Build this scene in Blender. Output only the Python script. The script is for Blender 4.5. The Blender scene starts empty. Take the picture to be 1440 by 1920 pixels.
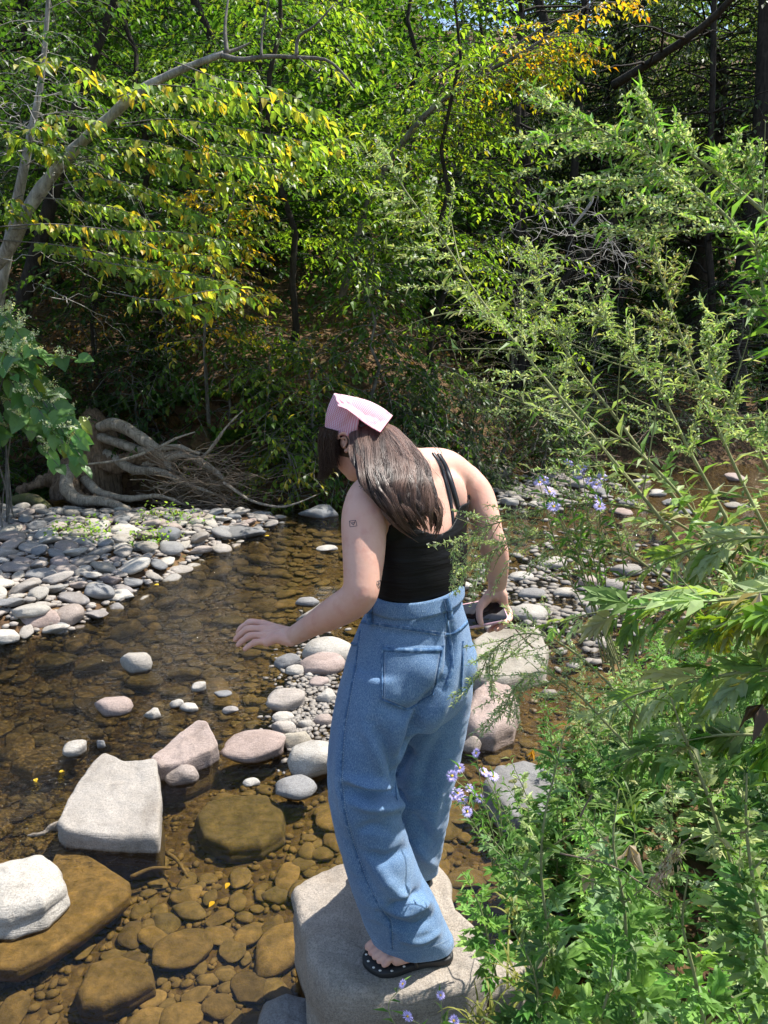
import bpy, bmesh, math, random
import numpy as np
from mathutils import Vector, Matrix, noise
from mathutils.bvhtree import BVHTree

random.seed(7)
RNG = np.random.default_rng(7)
R = math.radians
SC = bpy.context.scene
COL = SC.collection

# ------------------------------------------------------------------ camera, sky, sun, exposure
CAMP = Vector((0.0, 0.0, 1.95))
PITCH = R(14.4)
F = 1400.0                                   # focal length in photo pixels (photo 1440 x 1920)
cam = bpy.data.cameras.new('camera')
camo = bpy.data.objects.new('camera', cam)
COL.objects.link(camo)
camo.location = CAMP
camo.rotation_euler = (R(90) - PITCH, 0, 0)
cam.sensor_fit = 'VERTICAL'
cam.angle = 2 * math.atan(960 / F)
cam.clip_start = 0.05
cam.clip_end = 400
SC.camera = camo

SUN = Vector((0.64, 0.32, 1.32)).normalized()        # towards the sun
W = bpy.data.worlds.new('World'); SC.world = W
W.use_nodes = True
wn = W.node_tree.nodes; wl = W.node_tree.links
wn.clear()
sky = wn.new('ShaderNodeTexSky'); sky.sky_type = 'NISHITA'; sky.sun_disc = False
sky.sun_elevation = math.asin(SUN.z)
sky.sun_rotation = math.atan2(SUN.x, SUN.y)
bg = wn.new('ShaderNodeBackground'); bg.inputs[1].default_value = 0.135
wo = wn.new('ShaderNodeOutputWorld')
wl.new(sky.outputs[0], bg.inputs[0]); wl.new(bg.outputs[0], wo.inputs[0])
sun = bpy.data.lights.new('sun', 'SUN'); sun.energy = 5.0; sun.angle = R(0.55); sun.color = (1.0, 0.955, 0.88)
suno = bpy.data.objects.new('sun', sun); COL.objects.link(suno)
suno.rotation_euler = SUN.to_track_quat('Z', 'Y').to_euler()
suno.location = SUN * 30
SC.view_settings.view_transform = 'Standard'
SC.view_settings.look = 'None'
SC.view_settings.exposure = 0.92
SC.view_settings.gamma = 1.0
SC.view_settings.use_curve_mapping = False
SC.render.engine = 'CYCLES'
cy = SC.cycles
cy.max_bounces = 7; cy.diffuse_bounces = 3; cy.glossy_bounces = 3; cy.transmission_bounces = 5; cy.transparent_max_bounces = 10
cy.caustics_reflective = False; cy.caustics_refractive = False
cy.use_denoising = True
cy.sample_clamp_indirect = 6.0
cy.use_adaptive_sampling = True
cy.adaptive_threshold = 0.02

# ------------------------------------------------------------------ placing helpers
FW = Vector((0, math.cos(PITCH), -math.sin(PITCH)))
UP = Vector((0, math.sin(PITCH), math.cos(PITCH)))
def ray(px, py):
    return (FW + Vector((1, 0, 0)) * ((px - 720) / F) + UP * ((960 - py) / F)).normalized()
def at(px, py, Y):
    d = ray(px, py); return CAMP + d * (Y / d.y)
def gp(px, py, z=0.0):
    d = ray(px, py)
    t = (z - CAMP.z) / d.z
    return CAMP + d * t
def mpp(p):                                   # metres per photo pixel at a point
    return (Vector(p) - CAMP).dot(FW) / F

# ------------------------------------------------------------------ object helpers
def tag(o, label=None, cat=None, group=None, kind=None):
    if label: o['label'] = label
    if cat: o['category'] = cat
    if group: o['group'] = group
    if kind: o['kind'] = kind
    return o
def link(name, me, mat=None, parent=None, loc=None):
    o = bpy.data.objects.new(name, me); COL.objects.link(o)
    if mat is not None:
        me.materials.clear(); me.materials.append(mat)
    if parent is not None: o.parent = parent
    if loc is not None: o.location = loc
    return o
def thing(name, label, cat, loc=(0, 0, 0), group=None, rz=0.0):
    o = bpy.data.objects.new(name, None); COL.objects.link(o)
    o.location = loc; o.rotation_euler = (0, 0, rz)
    o.empty_display_size = 0.1
    return tag(o, label, cat, group)
def copy_tree(o, parent=None):
    c = o.copy(); COL.objects.link(c)
    if parent is not None: c.parent = parent
    for ch in KIDS.get(o.name, []): copy_tree(ch, c)
    return c
KIDS = {}
def np_mesh(name, V, T, smooth=True, tint=None, uv=None):
    """V (n,3) floats; T (m,3) or (m,4) int faces; tint (n,3) colour per vertex"""
    V = np.asarray(V, dtype=np.float32); T = np.asarray(T, dtype=np.int32)
    me = bpy.data.meshes.new(name)
    k = T.shape[1]
    me.vertices.add(len(V)); me.vertices.foreach_set('co', V.ravel())
    me.loops.add(T.size); me.loops.foreach_set('vertex_index', T.ravel())
    me.polygons.add(len(T)); me.polygons.foreach_set('loop_start', np.arange(0, T.size, k, dtype=np.int32))
    me.update(calc_edges=True)
    me.polygons.foreach_set('use_smooth', np.full(len(T), smooth))
    if tint is not None:
        a = me.attributes.new('tint', 'FLOAT_COLOR', 'POINT')
        c = np.ones((len(V), 4), dtype=np.float32); c[:, :3] = tint
        a.data.foreach_set('color', c.ravel())
    if uv is not None:
        l = me.uv_layers.new(name='UVMap')
        l.data.foreach_set('uv', np.asarray(uv, dtype=np.float32)[T.ravel()].ravel())
    return me

class MB:
    """collects quads/tris of several shapes into ONE mesh"""
    def __init__(s): s.v = []; s.f = []; s.n = 0
    def add(s, V, Fc):
        V = np.asarray(V, dtype=float)
        s.v.append(V)
        for q in Fc: s.f.append(tuple(int(i) + s.n for i in q))
        s.n += len(V)
    def tube(s, pts, rad, sides=6, cap=True):
        V, Q = tube_arr(pts, rad, sides)
        s.add(V, Q)
        if cap:
            o = s.n - len(V)
            s.f.append(tuple(range(o, o + sides))[::-1])
            e = s.n - sides
            s.f.append(tuple(range(e, e + sides)))
    def mesh(s, name, smooth=True):
        me = bpy.data.meshes.new(name)
        me.from_pydata(np.concatenate(s.v).tolist() if s.v else [], [], s.f)
        me.polygons.foreach_set('use_smooth', np.full(len(me.polygons), smooth))
        return me
    def build(s, name, mat, parent=None, smooth=True, loc=None):
        return link(name, s.mesh(name, smooth), mat, parent, loc)

def tube_arr(pts, rad, sides=6):
    P = np.asarray([tuple(p) for p in pts], dtype=float)
    n = len(P)
    rad = np.broadcast_to(np.asarray(rad, dtype=float), (n,))
    Tn = np.gradient(P, axis=0); Tn /= np.linalg.norm(Tn, axis=1)[:, None] + 1e-9
    ref = np.array([0.0, 0, 1]) if abs(Tn[0, 2]) < 0.9 else np.array([1.0, 0, 0])
    u = np.cross(Tn[0], ref); u /= np.linalg.norm(u)
    U = np.zeros_like(P)
    for i in range(n):
        u = u - Tn[i] * np.dot(u, Tn[i]); u /= np.linalg.norm(u) + 1e-9; U[i] = u
    Bn = np.cross(Tn, U)
    a = np.arange(sides) * 2 * math.pi / sides
    V = P[:, None, :] + rad[:, None, None] * (np.cos(a)[None, :, None] * U[:, None, :] + np.sin(a)[None, :, None] * Bn[:, None, :])
    i = np.arange(n - 1)[:, None]; j = np.arange(sides)[None, :]; k = (j + 1) % sides
    Q = np.stack([i * sides + j, i * sides + k, (i + 1) * sides + k, (i + 1) * sides + j], -1).reshape(-1, 4)
    return V.reshape(-1, 3), Q
def smoothline(pts, n=24):
    """Catmull-Rom through control points (any dimension)"""
    P = np.asarray([tuple(p) for p in pts], dtype=float)
    P = np.vstack([2 * P[0] - P[1], P, 2 * P[-1] - P[-2]])
    m = len(P) - 3
    t = np.linspace(0, m - 1e-6, n); i = t.astype(int); f = (t - i)[:, None]
    a, b, c, d = P[i], P[i + 1], P[i + 2], P[i + 3]
    return 0.5 * (2 * b + (c - a) * f + (2 * a - 5 * b + 4 * c - d) * f ** 2 + (3 * b - a - 3 * c + d) * f ** 3)
def evald(ob):
    dg = bpy.context.evaluated_depsgraph_get(); dg.update()
    return bpy.data.meshes.new_from_object(ob.evaluated_get(dg))
def remesh(mb_or_me, voxel, smooth_iter=4, fac=0.5):
    me = mb_or_me.mesh('tmp') if isinstance(mb_or_me, MB) else mb_or_me
    ob = bpy.data.objects.new('tmp', me); COL.objects.link(ob)
    m = ob.modifiers.new('r', 'REMESH'); m.mode = 'VOXEL'; m.voxel_size = voxel; m.use_smooth_shade = True
    if smooth_iter:
        s = ob.modifiers.new('s', 'SMOOTH'); s.factor = fac; s.iterations = smooth_iter
    out = evald(ob)
    bpy.data.objects.remove(ob); bpy.data.meshes.remove(me)
    out.polygons.foreach_set('use_smooth', np.full(len(out.polygons), True))
    return out
def get_co(me):
    a = np.empty(len(me.vertices) * 3, dtype=np.float32); me.vertices.foreach_get('co', a); return a.reshape(-1, 3).astype(float)
def get_no(me):
    a = np.empty(len(me.vertices) * 3, dtype=np.float32); me.vertices.foreach_get('normal', a); return a.reshape(-1, 3).astype(float)
def set_co(me, V):
    me.vertices.foreach_set('co', np.asarray(V, dtype=np.float32).ravel()); me.update()

# cheap vectorised value noise
def _h(ix, iy, iz, s):
    n = (ix * 374761393 + iy * 668265263 + iz * 2147483647 % 1000003 * 97 + iz * 1274126177 + s * 69069) & 0xffffffff
    n = ((n ^ (n >> 13)) * 1274126177) & 0xffffffff
    return ((n ^ (n >> 16)) & 0xffff) / 65535.0
def vnoise(P, s=0):
    P = np.asarray(P, dtype=float)
    i = np.floor(P).astype(np.int64); f = P - i; f = f * f * (3 - 2 * f)
    r = 0
    for dx in (0, 1):
        for dy in (0, 1):
            for dz in (0, 1):
                w = (f[..., 0] if dx else 1 - f[..., 0]) * (f[..., 1] if dy else 1 - f[..., 1]) * (f[..., 2] if dz else 1 - f[..., 2])
                r = r + w * _h(i[..., 0] + dx, i[..., 1] + dy, i[..., 2] + dz, s)
    return r * 2 - 1
def fbm(P, o=4, s=0):
    P = np.asarray(P, dtype=float); a = 1.0; r = 0; t = 0
    for k in range(o):
        r = r + a * vnoise(P * 2 ** k + 17.3 * k, s + k); t += a; a *= .5
    return r / t

# ------------------------------------------------------------------ materials
class NT:
    def __init__(s, name):
        s.m = bpy.data.materials.new(name); s.m.use_nodes = True
        s.t = s.m.node_tree; s.t.nodes.clear()
        s.out = s.t.nodes.new('ShaderNodeOutputMaterial')
    def n(s, typ, _ins=None, **kw):
        d = s.t.nodes.new('ShaderNode' + typ)
        for k, v in kw.items(): setattr(d, k, v)
        for k, v in (_ins or {}).items():
            if isinstance(v, bpy.types.NodeSocket): s.t.links.new(v, d.inputs[k])
            else: d.inputs[k].default_value = v
        return d
    def noise(s, vec, scale, detail=4, rough=.55, dist=0):
        return s.n('TexNoise', {'Vector': vec, 'Scale': scale, 'Detail': detail, 'Roughness': rough, 'Distortion': dist}).outputs['Fac']
    def ramp(s, fac, stops, interp='LINEAR'):
        r = s.n('ValToRGB', {'Fac': fac}); e = r.color_ramp.elements; r.color_ramp.interpolation = interp
        while len(e) < len(stops): e.new(0.5)
        for i, (p, c) in enumerate(stops):
            e[i].position = p; e[i].color = (c, c, c, 1) if isinstance(c, (int, float)) else (*c, 1)
        return r.outputs['Color']
    def mix(s, fac, a, b, mode='MIX'):
        d = s.n('Mix', data_type='RGBA', blend_type=mode)
        for k, v in ((0, fac), (6, a), (7, b)):
            if isinstance(v, bpy.types.NodeSocket): s.t.links.new(v, d.inputs[k])
            else: d.inputs[k].default_value = v if k == 0 else (*v, 1) if len(v) == 3 else v
        return d.outputs[2]
    def math(s, op, a, b=0.0, clamp=False):
        d = s.n('Math', operation=op, use_clamp=clamp)
        for k, v in ((0, a), (1, b)):
            if isinstance(v, bpy.types.NodeSocket): s.t.links.new(v, d.inputs[k])
            else: d.inputs[k].default_value = v
        return d.outputs[0]
    def bump(s, h, strength=.5, dist=.01, normal=None):
        d = s.n('Bump', {'Height': h, 'Strength': strength, 'Distance': dist})
        if normal is not None: s.t.links.new(normal, d.inputs['Normal'])
        return d.outputs[0]
    def pri(s, col, rough=.6, normal=None, **ins):
        d = s.n('BsdfPrincipled')
        for k, v in {'Base Color': col, 'Roughness': rough, **ins}.items():
            if isinstance(v, bpy.types.NodeSocket): s.t.links.new(v, d.inputs[k])
            else: d.inputs[k].default_value = (*v, 1) if isinstance(v, tuple) and len(v) == 3 and d.inputs[k].type == 'RGBA' else v
        if normal is not None: s.t.links.new(normal, d.inputs['Normal'])
        return d.outputs[0]
    def done(s, sh):
        s.t.links.new(sh, s.out.inputs['Surface']); return s.m
    def pos(s): return s.n('NewGeometry').outputs['Position']
    def obj(s): return s.n('TexCoord').outputs['Object']
    def rnd(s): return s.n('ObjectInfo').outputs['Random']
    def z(s): return s.n('SeparateXYZ', {0: s.pos()}).outputs[2]
    def vscale(s, vec, sc):
        return s.n('Mapping', {'Vector': vec, 'Scale': sc}).outputs[0]

def rock_mat(name, cols, speck=1.0, waterline=True, bumpy=1.0, wet=0.0, algae=(0.078, 0.059, 0.030)):
    g = NT(name)
    p = g.pos(); ob = g.n('VectorMath', {0: p, 1: g.n('CombineXYZ', {0: g.math('MULTIPLY', g.rnd(), 37.0), 1: g.math('MULTIPLY', g.rnd(), 11.0), 2: 0.0}).outputs[0]}, operation='ADD').outputs[0]
    big = g.noise(ob, 5.5, 5, .6)
    fine = g.noise(ob, 170, 3, .7)
    mid = g.noise(ob, 34, 5, .65, .3)
    vein = g.noise(g.vscale(ob, (3, 9, 22)), 2.4, 6, .6, 1.2)
    base = g.ramp(g.rnd(), cols)
    c = g.mix(g.math('MULTIPLY', g.ramp(big, [(.38, 0.0), (.66, 1.0)]), .5), base, g.mix(1.0, base, (.66, .62, .56), 'MULTIPLY'))
    c = g.mix(g.math('MULTIPLY', g.ramp(g.noise(ob, 420, 2, .6), [(.5, 0.), (.62, 1.)]), .5 * speck), c, g.mix(1.0, c, (.42, .41, .40), 'MULTIPLY'))
    c = g.mix(g.math('MULTIPLY', g.ramp(g.noise(ob, 2.6, 7, .68, .6), [(.52, 0.), (.60, 1.)]), .45), c, g.mix(1.0, c, (.60, .56, .52), 'MULTIPLY'))
    c = g.mix(g.math('MULTIPLY', g.ramp(fine, [(.44, 0.0), (.62, 1.0)]), .5 * speck), c, g.mix(1.0, c, (.48, .47, .46), 'MULTIPLY'))
    c = g.mix(g.math('MULTIPLY', g.ramp(mid, [(.5, 0.0), (.66, 1.0)]), .35), c, g.mix(1.0, c, (1.35, 1.33, 1.3), 'MULTIPLY'))
    c = g.mix(g.math('MULTIPLY', g.ramp(vein, [(.56, 0.0), (.64, 1.0)]), .3 if waterline != 'u' else 0.0), c, g.mix(1.0, c, (.6, .58, .56), 'MULTIPLY'))
    rough = .85
    if waterline:
        zz = g.math('ADD', g.z(), g.math('MULTIPLY', g.math('SUBTRACT', mid, .5), .022))
        w = g.ramp(g.math('ADD', g.math('MULTIPLY', zz, 20), .5), [(.52, 1.0), (.74, 0.0)])        # wet just above the waterline
        alg = g.mix(1.0, g.mix(g.ramp(mid, [(.35, 0.), (.7, 1.)]), algae, (algae[0] * 1.75, algae[1] * 1.75, algae[2] * 2.0)), g.mix(.85, (1, 1, 1), g.ramp(g.rnd(), [(0, (.45, .45, .5)), (.3, (1.12, 1.08, .98)), (.55, (.7, .78, .85)), (.8, (1.35, 1.3, 1.25)), (1, (.75, .72, .62))])), 'MULTIPLY')
        under = g.ramp(g.math('ADD', g.math('MULTIPLY', zz, 20), .5), [(.40, 1.0), (.52, 0.0)])
        c = g.mix(g.math('MULTIPLY', w, .75), c, g.mix(1.0, c, (.30, .26, .21), 'MULTIPLY'))
        c = g.mix(under, c, alg)
        c = g.mix(g.math('MULTIPLY', under, .55), c, g.mix(1.0, c, g.ramp(g.noise(ob, 14, 6, .7, .5), [(.36, (.45, .48, .45)), (.5, (1, 1, 1)), (.66, (1.7, 1.6, 1.35))]), 'MULTIPLY'))
        rough = g.math('SUBTRACT', .92, g.math('MULTIPLY', g.math('SUBTRACT', w, under, True), .55))
    h = g.math('ADD', g.math('MULTIPLY', mid, .7), g.math('ADD', g.math('MULTIPLY', fine, .25), g.math('MULTIPLY', vein, .8 if waterline != 'u' else 0.0)))
    nb = g.bump(h, .55 * bumpy, .012)
    return g.done(g.pri(c, rough, nb, **{'Specular IOR Level': .35}))
PALE = [(0, (.36, .33, .29)), (.22, (.29, .265, .24)), (.42, (.41, .375, .335)), (.6, (.34, .28, .245)), (.78, (.25, .245, .24)), (.9, (.38, .34, .27)), (1, (.33, .315, .295))]
M = {}
M['rock'] = rock_mat('river_rock', PALE)
M['rock_pale'] = rock_mat('pale_rock', [(0, (.47, .44, .39)), (.5, (.41, .385, .345)), (1, (.50, .465, .41))], 1.0)
M['rock_pink'] = rock_mat('pinkish_rock', [(0, (.39, .305, .27)), (1, (.36, .295, .265))], 1.1)
M['rock_grey'] = rock_mat('grey_rock', [(0, (.21, .215, .22)), (1, (.27, .265, .26))], 1.0)
M['rock_big'] = rock_mat('sandstone_boulder', [(0, (.37, .325, .275)), (1, (.37, .325, .275))], 1.1, True, 1.2)
M['rock_under'] = rock_mat('submerged_rock', [(0, (.24, .18, .09)), (1, (.3, .22, .12))], .7, 'u', 1.0, algae=(.082, .062, .031))
M['slab_under'] = rock_mat('smooth_sunken_slab', [(0, (.3, .22, .12)), (1, (.32, .24, .13))], .9, 'u', .9, algae=(.092, .068, .034))
def bark(name, a, b, sc=(14, 14, 2.0), bump=.8, moss=0.0):
    g = NT(name); p = g.vscale(g.obj(), sc)
    n1 = g.noise(p, 1.6, 8, .7, .8); n2 = g.noise(g.obj(), 9, 5, .6)
    c = g.ramp(n1, [(.32, a), (.62, b)])
    c = g.mix(g.math('MULTIPLY', g.ramp(n2, [(.5, 0.), (.68, 1.)]), .5), c, tuple(min(1, x * 1.6) for x in b))
    if moss: c = g.mix(g.math('MULTIPLY', g.ramp(g.noise(g.obj(), 5, 4), [(.45, 0.), (.6, 1.)]), moss), c, (.09, .11, .025))
    return g.done(g.pri(c, .9, g.bump(n1, bump, .02), **{'Specular IOR Level': .2}))
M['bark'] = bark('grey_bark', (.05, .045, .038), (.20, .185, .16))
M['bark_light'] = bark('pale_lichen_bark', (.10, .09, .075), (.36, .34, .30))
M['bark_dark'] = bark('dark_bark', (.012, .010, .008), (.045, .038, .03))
M['stump'] = bark('weathered_stump_wood', (.06, .038, .024), (.26, .18, .12), (26, 26, 1.6), 1.2)
M['driftwood'] = bark('bleached_driftwood', (.10, .078, .055), (.40, .34, .27), (30, 30, 2.0), 1.0)
M['driftwood_moss'] = bark('mossy_driftwood', (.05, .04, .025), (.2, .16, .1), (30, 30, 2.0), 1.0, .7)
M['twig'] = bark('dry_twig', (.09, .065, .045), (.26, .2, .145), (6, 6, 6), .2)
M['twig_grey'] = bark('dry_grey_twig', (.16, .15, .13), (.38, .36, .33), (6, 6, 6), .2)

def leaf_mat(name, trans=.42, rough=.45, spec=.35, var=.35, tcol=(1.75, 1.75, .75)):
    g = NT(name)
    t = g.n('Attribute', attribute_name='tint').outputs['Color']
    oc = g.n('ObjectInfo').outputs['Color']
    c = g.mix(1.0, t, oc, 'MULTIPLY')
    nz = g.noise(g.pos(), 60, 3, .6)
    c = g.mix(var, c, g.mix(1.0, c, g.ramp(nz, [(.3, (.6, .62, .6)), (.7, (1.35, 1.3, 1.2))]), 'MULTIPLY'))
    a = g.pri(c, rough, **{'Specular IOR Level': spec})
    tc = g.mix(1.0, c, tcol, 'MULTIPLY')
    b = g.n('BsdfTranslucent', {'Color': tc}).outputs[0]
    ms = g.n('MixShader', {0: trans, 1: a, 2: b}).outputs[0]
    return g.done(ms)
M['leaf'] = leaf_mat('leaf', .55, .4, .35)
M['leaf_dull'] = leaf_mat('dull_leaf', .35, .55, .25)
M['mugwort'] = leaf_mat('mugwort_leaf', .36, .5, .3, .3, (1.65, 1.7, .75))
M['knot'] = leaf_mat('knotweed_leaf', .35, .4, .4, .2)
M['dry_leaf'] = leaf_mat('dry_leaf', .2, .7, .15)
# ================================================================== ground, water, sky-side terrain
def sstep(a, b, x):
    t = np.clip((x - a) / (b - a), 0, 1); return t * t * (3 - 2 * t)
def ground_h(x, y):
    """height of the stream bed and its banks (water level is z = 0)"""
    x = np.asarray(x, dtype=float); y = np.asarray(y, dtype=float)
    P = np.stack([x, y, x * 0], -1)
    n = fbm(P * 1.3, 4, 3)
    h = -0.13 + .035 * n
    # shallow riffle of stones in mid stream
    h = h + .085 * np.exp(-(((x + .15) / .75) ** 2 + ((y - 3.25) / .8) ** 2))
    h = h + .10 * np.exp(-(((x - .75) / .6) ** 2 + ((y - 3.6) / .9) ** 2))
    # deeper pool on the left
    h = h - .10 * np.exp(-(((x + 1.3) / .9) ** 2 + ((y - 3.9) / .9) ** 2))
    # gravel bar on the left (edge runs from (-2.0,4.2) to (-1.1,6.9))
    e = (-1.75 + (y - 4.6) * .36) - x
    bar = sstep(-.15, .75, e) * sstep(3.9, 4.6, y + .15 * n) * (1 - sstep(7.1, 7.9, y))
    h = h + bar * (.24 + .03 * n)
    # far bank
    by = 8.2 + .5 * np.sin(x * .9) + .30 * np.clip(x, 0, 8) ** 1.1 + .25 * n
    up = sstep(0, 1.5, y - by)
    left = 1 - sstep(-.5, 2.2, x)
    h = h + up * (.35 + 1.15 * left) + np.clip(y - by - 1.0, 0, 30) * (.17 + .13 * left) + np.clip(y - 17, 0, 20) * .48
    # right bank beside the camera
    r = x - (.40 + .10 * (y - 1.5) + .10 * n + .50 * np.clip(y - 2.3, 0, 3))
    h = h + sstep(0, .5, r) * (.25 + .05 * n) * (1 - sstep(6.5, 8, y)) + np.clip(r - .5, 0, 6) * .07 * (1 - sstep(4.5, 6.5, y)) - .12 * sstep(6.0, 7.5, y) * sstep(2, 4, x) * (1 - up)
    return h
def grid(name, xs, ys, fn, mat, z0=None):
    X, Y = np.meshgrid(xs, ys, indexing='ij')
    Z = fn(X, Y)
    V = np.stack([X, Y, Z], -1).reshape(-1, 3)
    nx, ny = len(xs), len(ys)
    i = np.arange(nx - 1)[:, None]; j = np.arange(ny - 1)[None, :]
    Q = np.stack([i * ny + j, (i + 1) * ny + j, (i + 1) * ny + j + 1, i * ny + j + 1], -1).reshape(-1, 4)
    return link(name, np_mesh(name, V, Q), mat)
def axis(lo, mid0, mid1, hi, dfine, g=1.12):
    a = list(np.arange(mid0, mid1, dfine)); d = dfine; x = mid0
    while x > lo: d *= g; x -= d; a.insert(0, x)
    d = dfine; x = a[-1]
    while x < hi: d *= g; x += d; a.append(x)
    return np.array(a)
g = NT('ground')
p = g.pos(); zz = g.z()
n1 = g.noise(p, 3, 6, .6); n2 = g.noise(p, 28, 6, .7); n3 = g.noise(p, 120, 3, .6)
peb = g.n('TexVoronoi', {'Vector': p, 'Scale': 26.0}, feature='F1')
pc = g.ramp(g.n('SeparateColor', {0: peb.outputs['Color']}).outputs[0], [(0, (.048, .031, .014)), (.5, (.088, .059, .027)), (1, (.125, .09, .045))])
bed = g.mix(g.ramp(n2, [(.4, 0.), (.62, 1.)]), pc, (.050, .036, .018))
soil = g.ramp(n2, [(.3, (.035, .022, .013)), (.5, (.085, .05, .028)), (.7, (.13, .085, .05))])
lit = g.n('TexVoronoi', {'Vector': g.vscale(p, (1, 1, .6)), 'Scale': 16.0}, feature='F1')
litc = g.ramp(g.n('SeparateColor', {0: lit.outputs['Color']}).outputs[1], [(0, (.05, .028, .014)), (.45, (.12, .065, .03)), (.8, (.20, .12, .05)), (1, (.06, .07, .02))])
soil = g.mix(.55, soil, litc)
fac = g.ramp(g.math('ADD', g.math('MULTIPLY', zz, 8), .5), [(.40, 0.), (.62, 1.)])
c = g.mix(fac, bed, soil)
h = g.math('ADD', g.math('MULTIPLY', g.ramp(peb.outputs['Distance'], [(0, 1.), (.6, 0.)]), .8), g.math('MULTIPLY', n2, .6))
M['ground'] = g.done(g.pri(c, .9, g.bump(h, .8, .02), **{'Specular IOR Level': .2}))
gr = grid('stream_bed_ground', axis(-60, -4.5, 4.5, 60, .07, 1.15), axis(-30, .5, 10.5, 90, .07, 1.15), ground_h, M['ground'])
tag(gr, kind='structure')

# water: real surface, rippled, tinted brown by tannin
g = NT('stream_water')
p = g.pos()
sx = g.n('SeparateXYZ', {0: p})
fast = g.ramp(g.math('MULTIPLY', g.math('ADD', sx.outputs[0], 3.0), .2), [(.0, 2.8), (.30, 2.4), (.46, .40), (.55, .22), (1, .5)])
calm = g.ramp(g.math('MULTIPLY', sx.outputs[1], .2), [(.44, .16), (.60, 1.0)])
fast = g.math('MULTIPLY', fast, calm)
w1 = g.noise(g.vscale(p, (5.0, 11.0, 1)), 1.3, 4, .5, .4)
w2 = g.noise(g.vscale(p, (9.0, 20.0, 1)), 2.4, 3, .6, .8)
w3 = g.noise(g.vscale(p, (1, 1.6, 1)), 3.0, 2, .5, .5)
hh = g.math('MULTIPLY', g.math('ADD', g.math('MULTIPLY', w1, .5), g.math('ADD', g.math('MULTIPLY', w2, .35), g.math('MULTIPLY', w3, .6))), fast)
nb = g.bump(hh, 1.0, .075)
fr = g.n('Fresnel', {'IOR': 1.33, 'Normal': nb}).outputs[0]
tr = g.n('BsdfTransparent', {'Color': (.90, .82, .60, 1)}).outputs[0]
gl = g.n('BsdfGlossy', {'Color': (1, 1, 1, 1), 'Roughness': .03, 'Normal': nb}).outputs[0]
M['water'] = g.done(g.n('MixShader', {0: fr, 1: tr, 2: gl}).outputs[0])
wt = grid('stream_water', np.linspace(-9, 12, 60), np.linspace(-3, 14, 50), lambda X, Y: .0035 * fbm(np.stack([X * 3, Y * 4, X * 0], -1), 2, 9), M['water'])
tag(wt, kind='structure')
# ================================================================== stones
def ico(sub):
    bm = bmesh.new(); bmesh.ops.create_icosphere(bm, subdivisions=sub, radius=1)
    V = np.array([v.co[:] for v in bm.verts]); T = np.array([[v.index for v in f.verts] for f in bm.faces]); bm.free()
    return V, T
ICO = {k: ico(k) for k in (1, 2, 3, 4, 5)}
def stone_shape(seed, sub=3, angular=.5, flat=.55, rough=.05, elong=1.3):
    V, T = ICO[sub]; V = V.copy(); rs = np.random.default_rng(seed)
    # clip by random planes: pebbles with worn flats
    for k in range(int(5 + 9 * angular)):
        nrm = rs.normal(size=3); nrm /= np.linalg.norm(nrm)
        d = rs.uniform(.62, .92) if angular > .5 else rs.uniform(.76, .97)
        s = V @ nrm - d
        V = V - np.clip(s, 0, None)[:, None] * nrm * (.9 if angular > .5 else .75)
    V = V * (1 + rough * 1.6 * fbm(V * 1.3 + seed * 3.1, 3, seed)[:, None]) 
    V = V + .35 * rough * fbm(V * 5 + seed, 3, seed + 5)[:, None] * V
    V = V * np.array([elong, 1, flat])
    ext = V.max(0) - V.min(0)
    V = (V - (V.max(0) + V.min(0)) / 2) / np.array([ext[0], ext[0], ext[0]])         # x extent 1
    return V, T
COB = [np_mesh('cobble', *stone_shape(i, 3, .45 + .09 * (i % 5), .36 + .04 * (i % 6), .08, 1.15 + .07 * (i % 5))) for i in range(14)]
COBA = [np_mesh('angular_cobble', *stone_shape(40 + i, 3, 1.3, .34 + .05 * (i % 4), .10, 1.2 + .1 * (i % 4)), smooth=True) for i in range(8)]
for m_ in COB + COBA: m_.materials.append(M['rock'])
def mesh_variant(me, mat):
    c = me.copy(); c.materials.clear(); c.materials.append(mat); return c
COBU = [mesh_variant(m_, M['rock_under']) for m_ in COB + COBA]
VAR = {'pale': [mesh_variant(m_, M['rock_pale']) for m_ in COB[:6] + COBA[:4]],
       'pink': [mesh_variant(m_, M['rock_pink']) for m_ in COB[:4] + COBA[:4]],
       'grey': [mesh_variant(m_, M['rock_grey']) for m_ in COB[:6] + COBA[:4]],
       'rock': COB + COBA}
def put(me, name, loc, s, rz=0, tilt=(0, 0)):
    o = bpy.data.objects.new(name, me); COL.objects.link(o)
    o.location = loc; o.scale = s if isinstance(s, tuple) else (s, s, s)
    o.rotation_euler = (tilt[0], tilt[1], rz)
    return o

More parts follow.
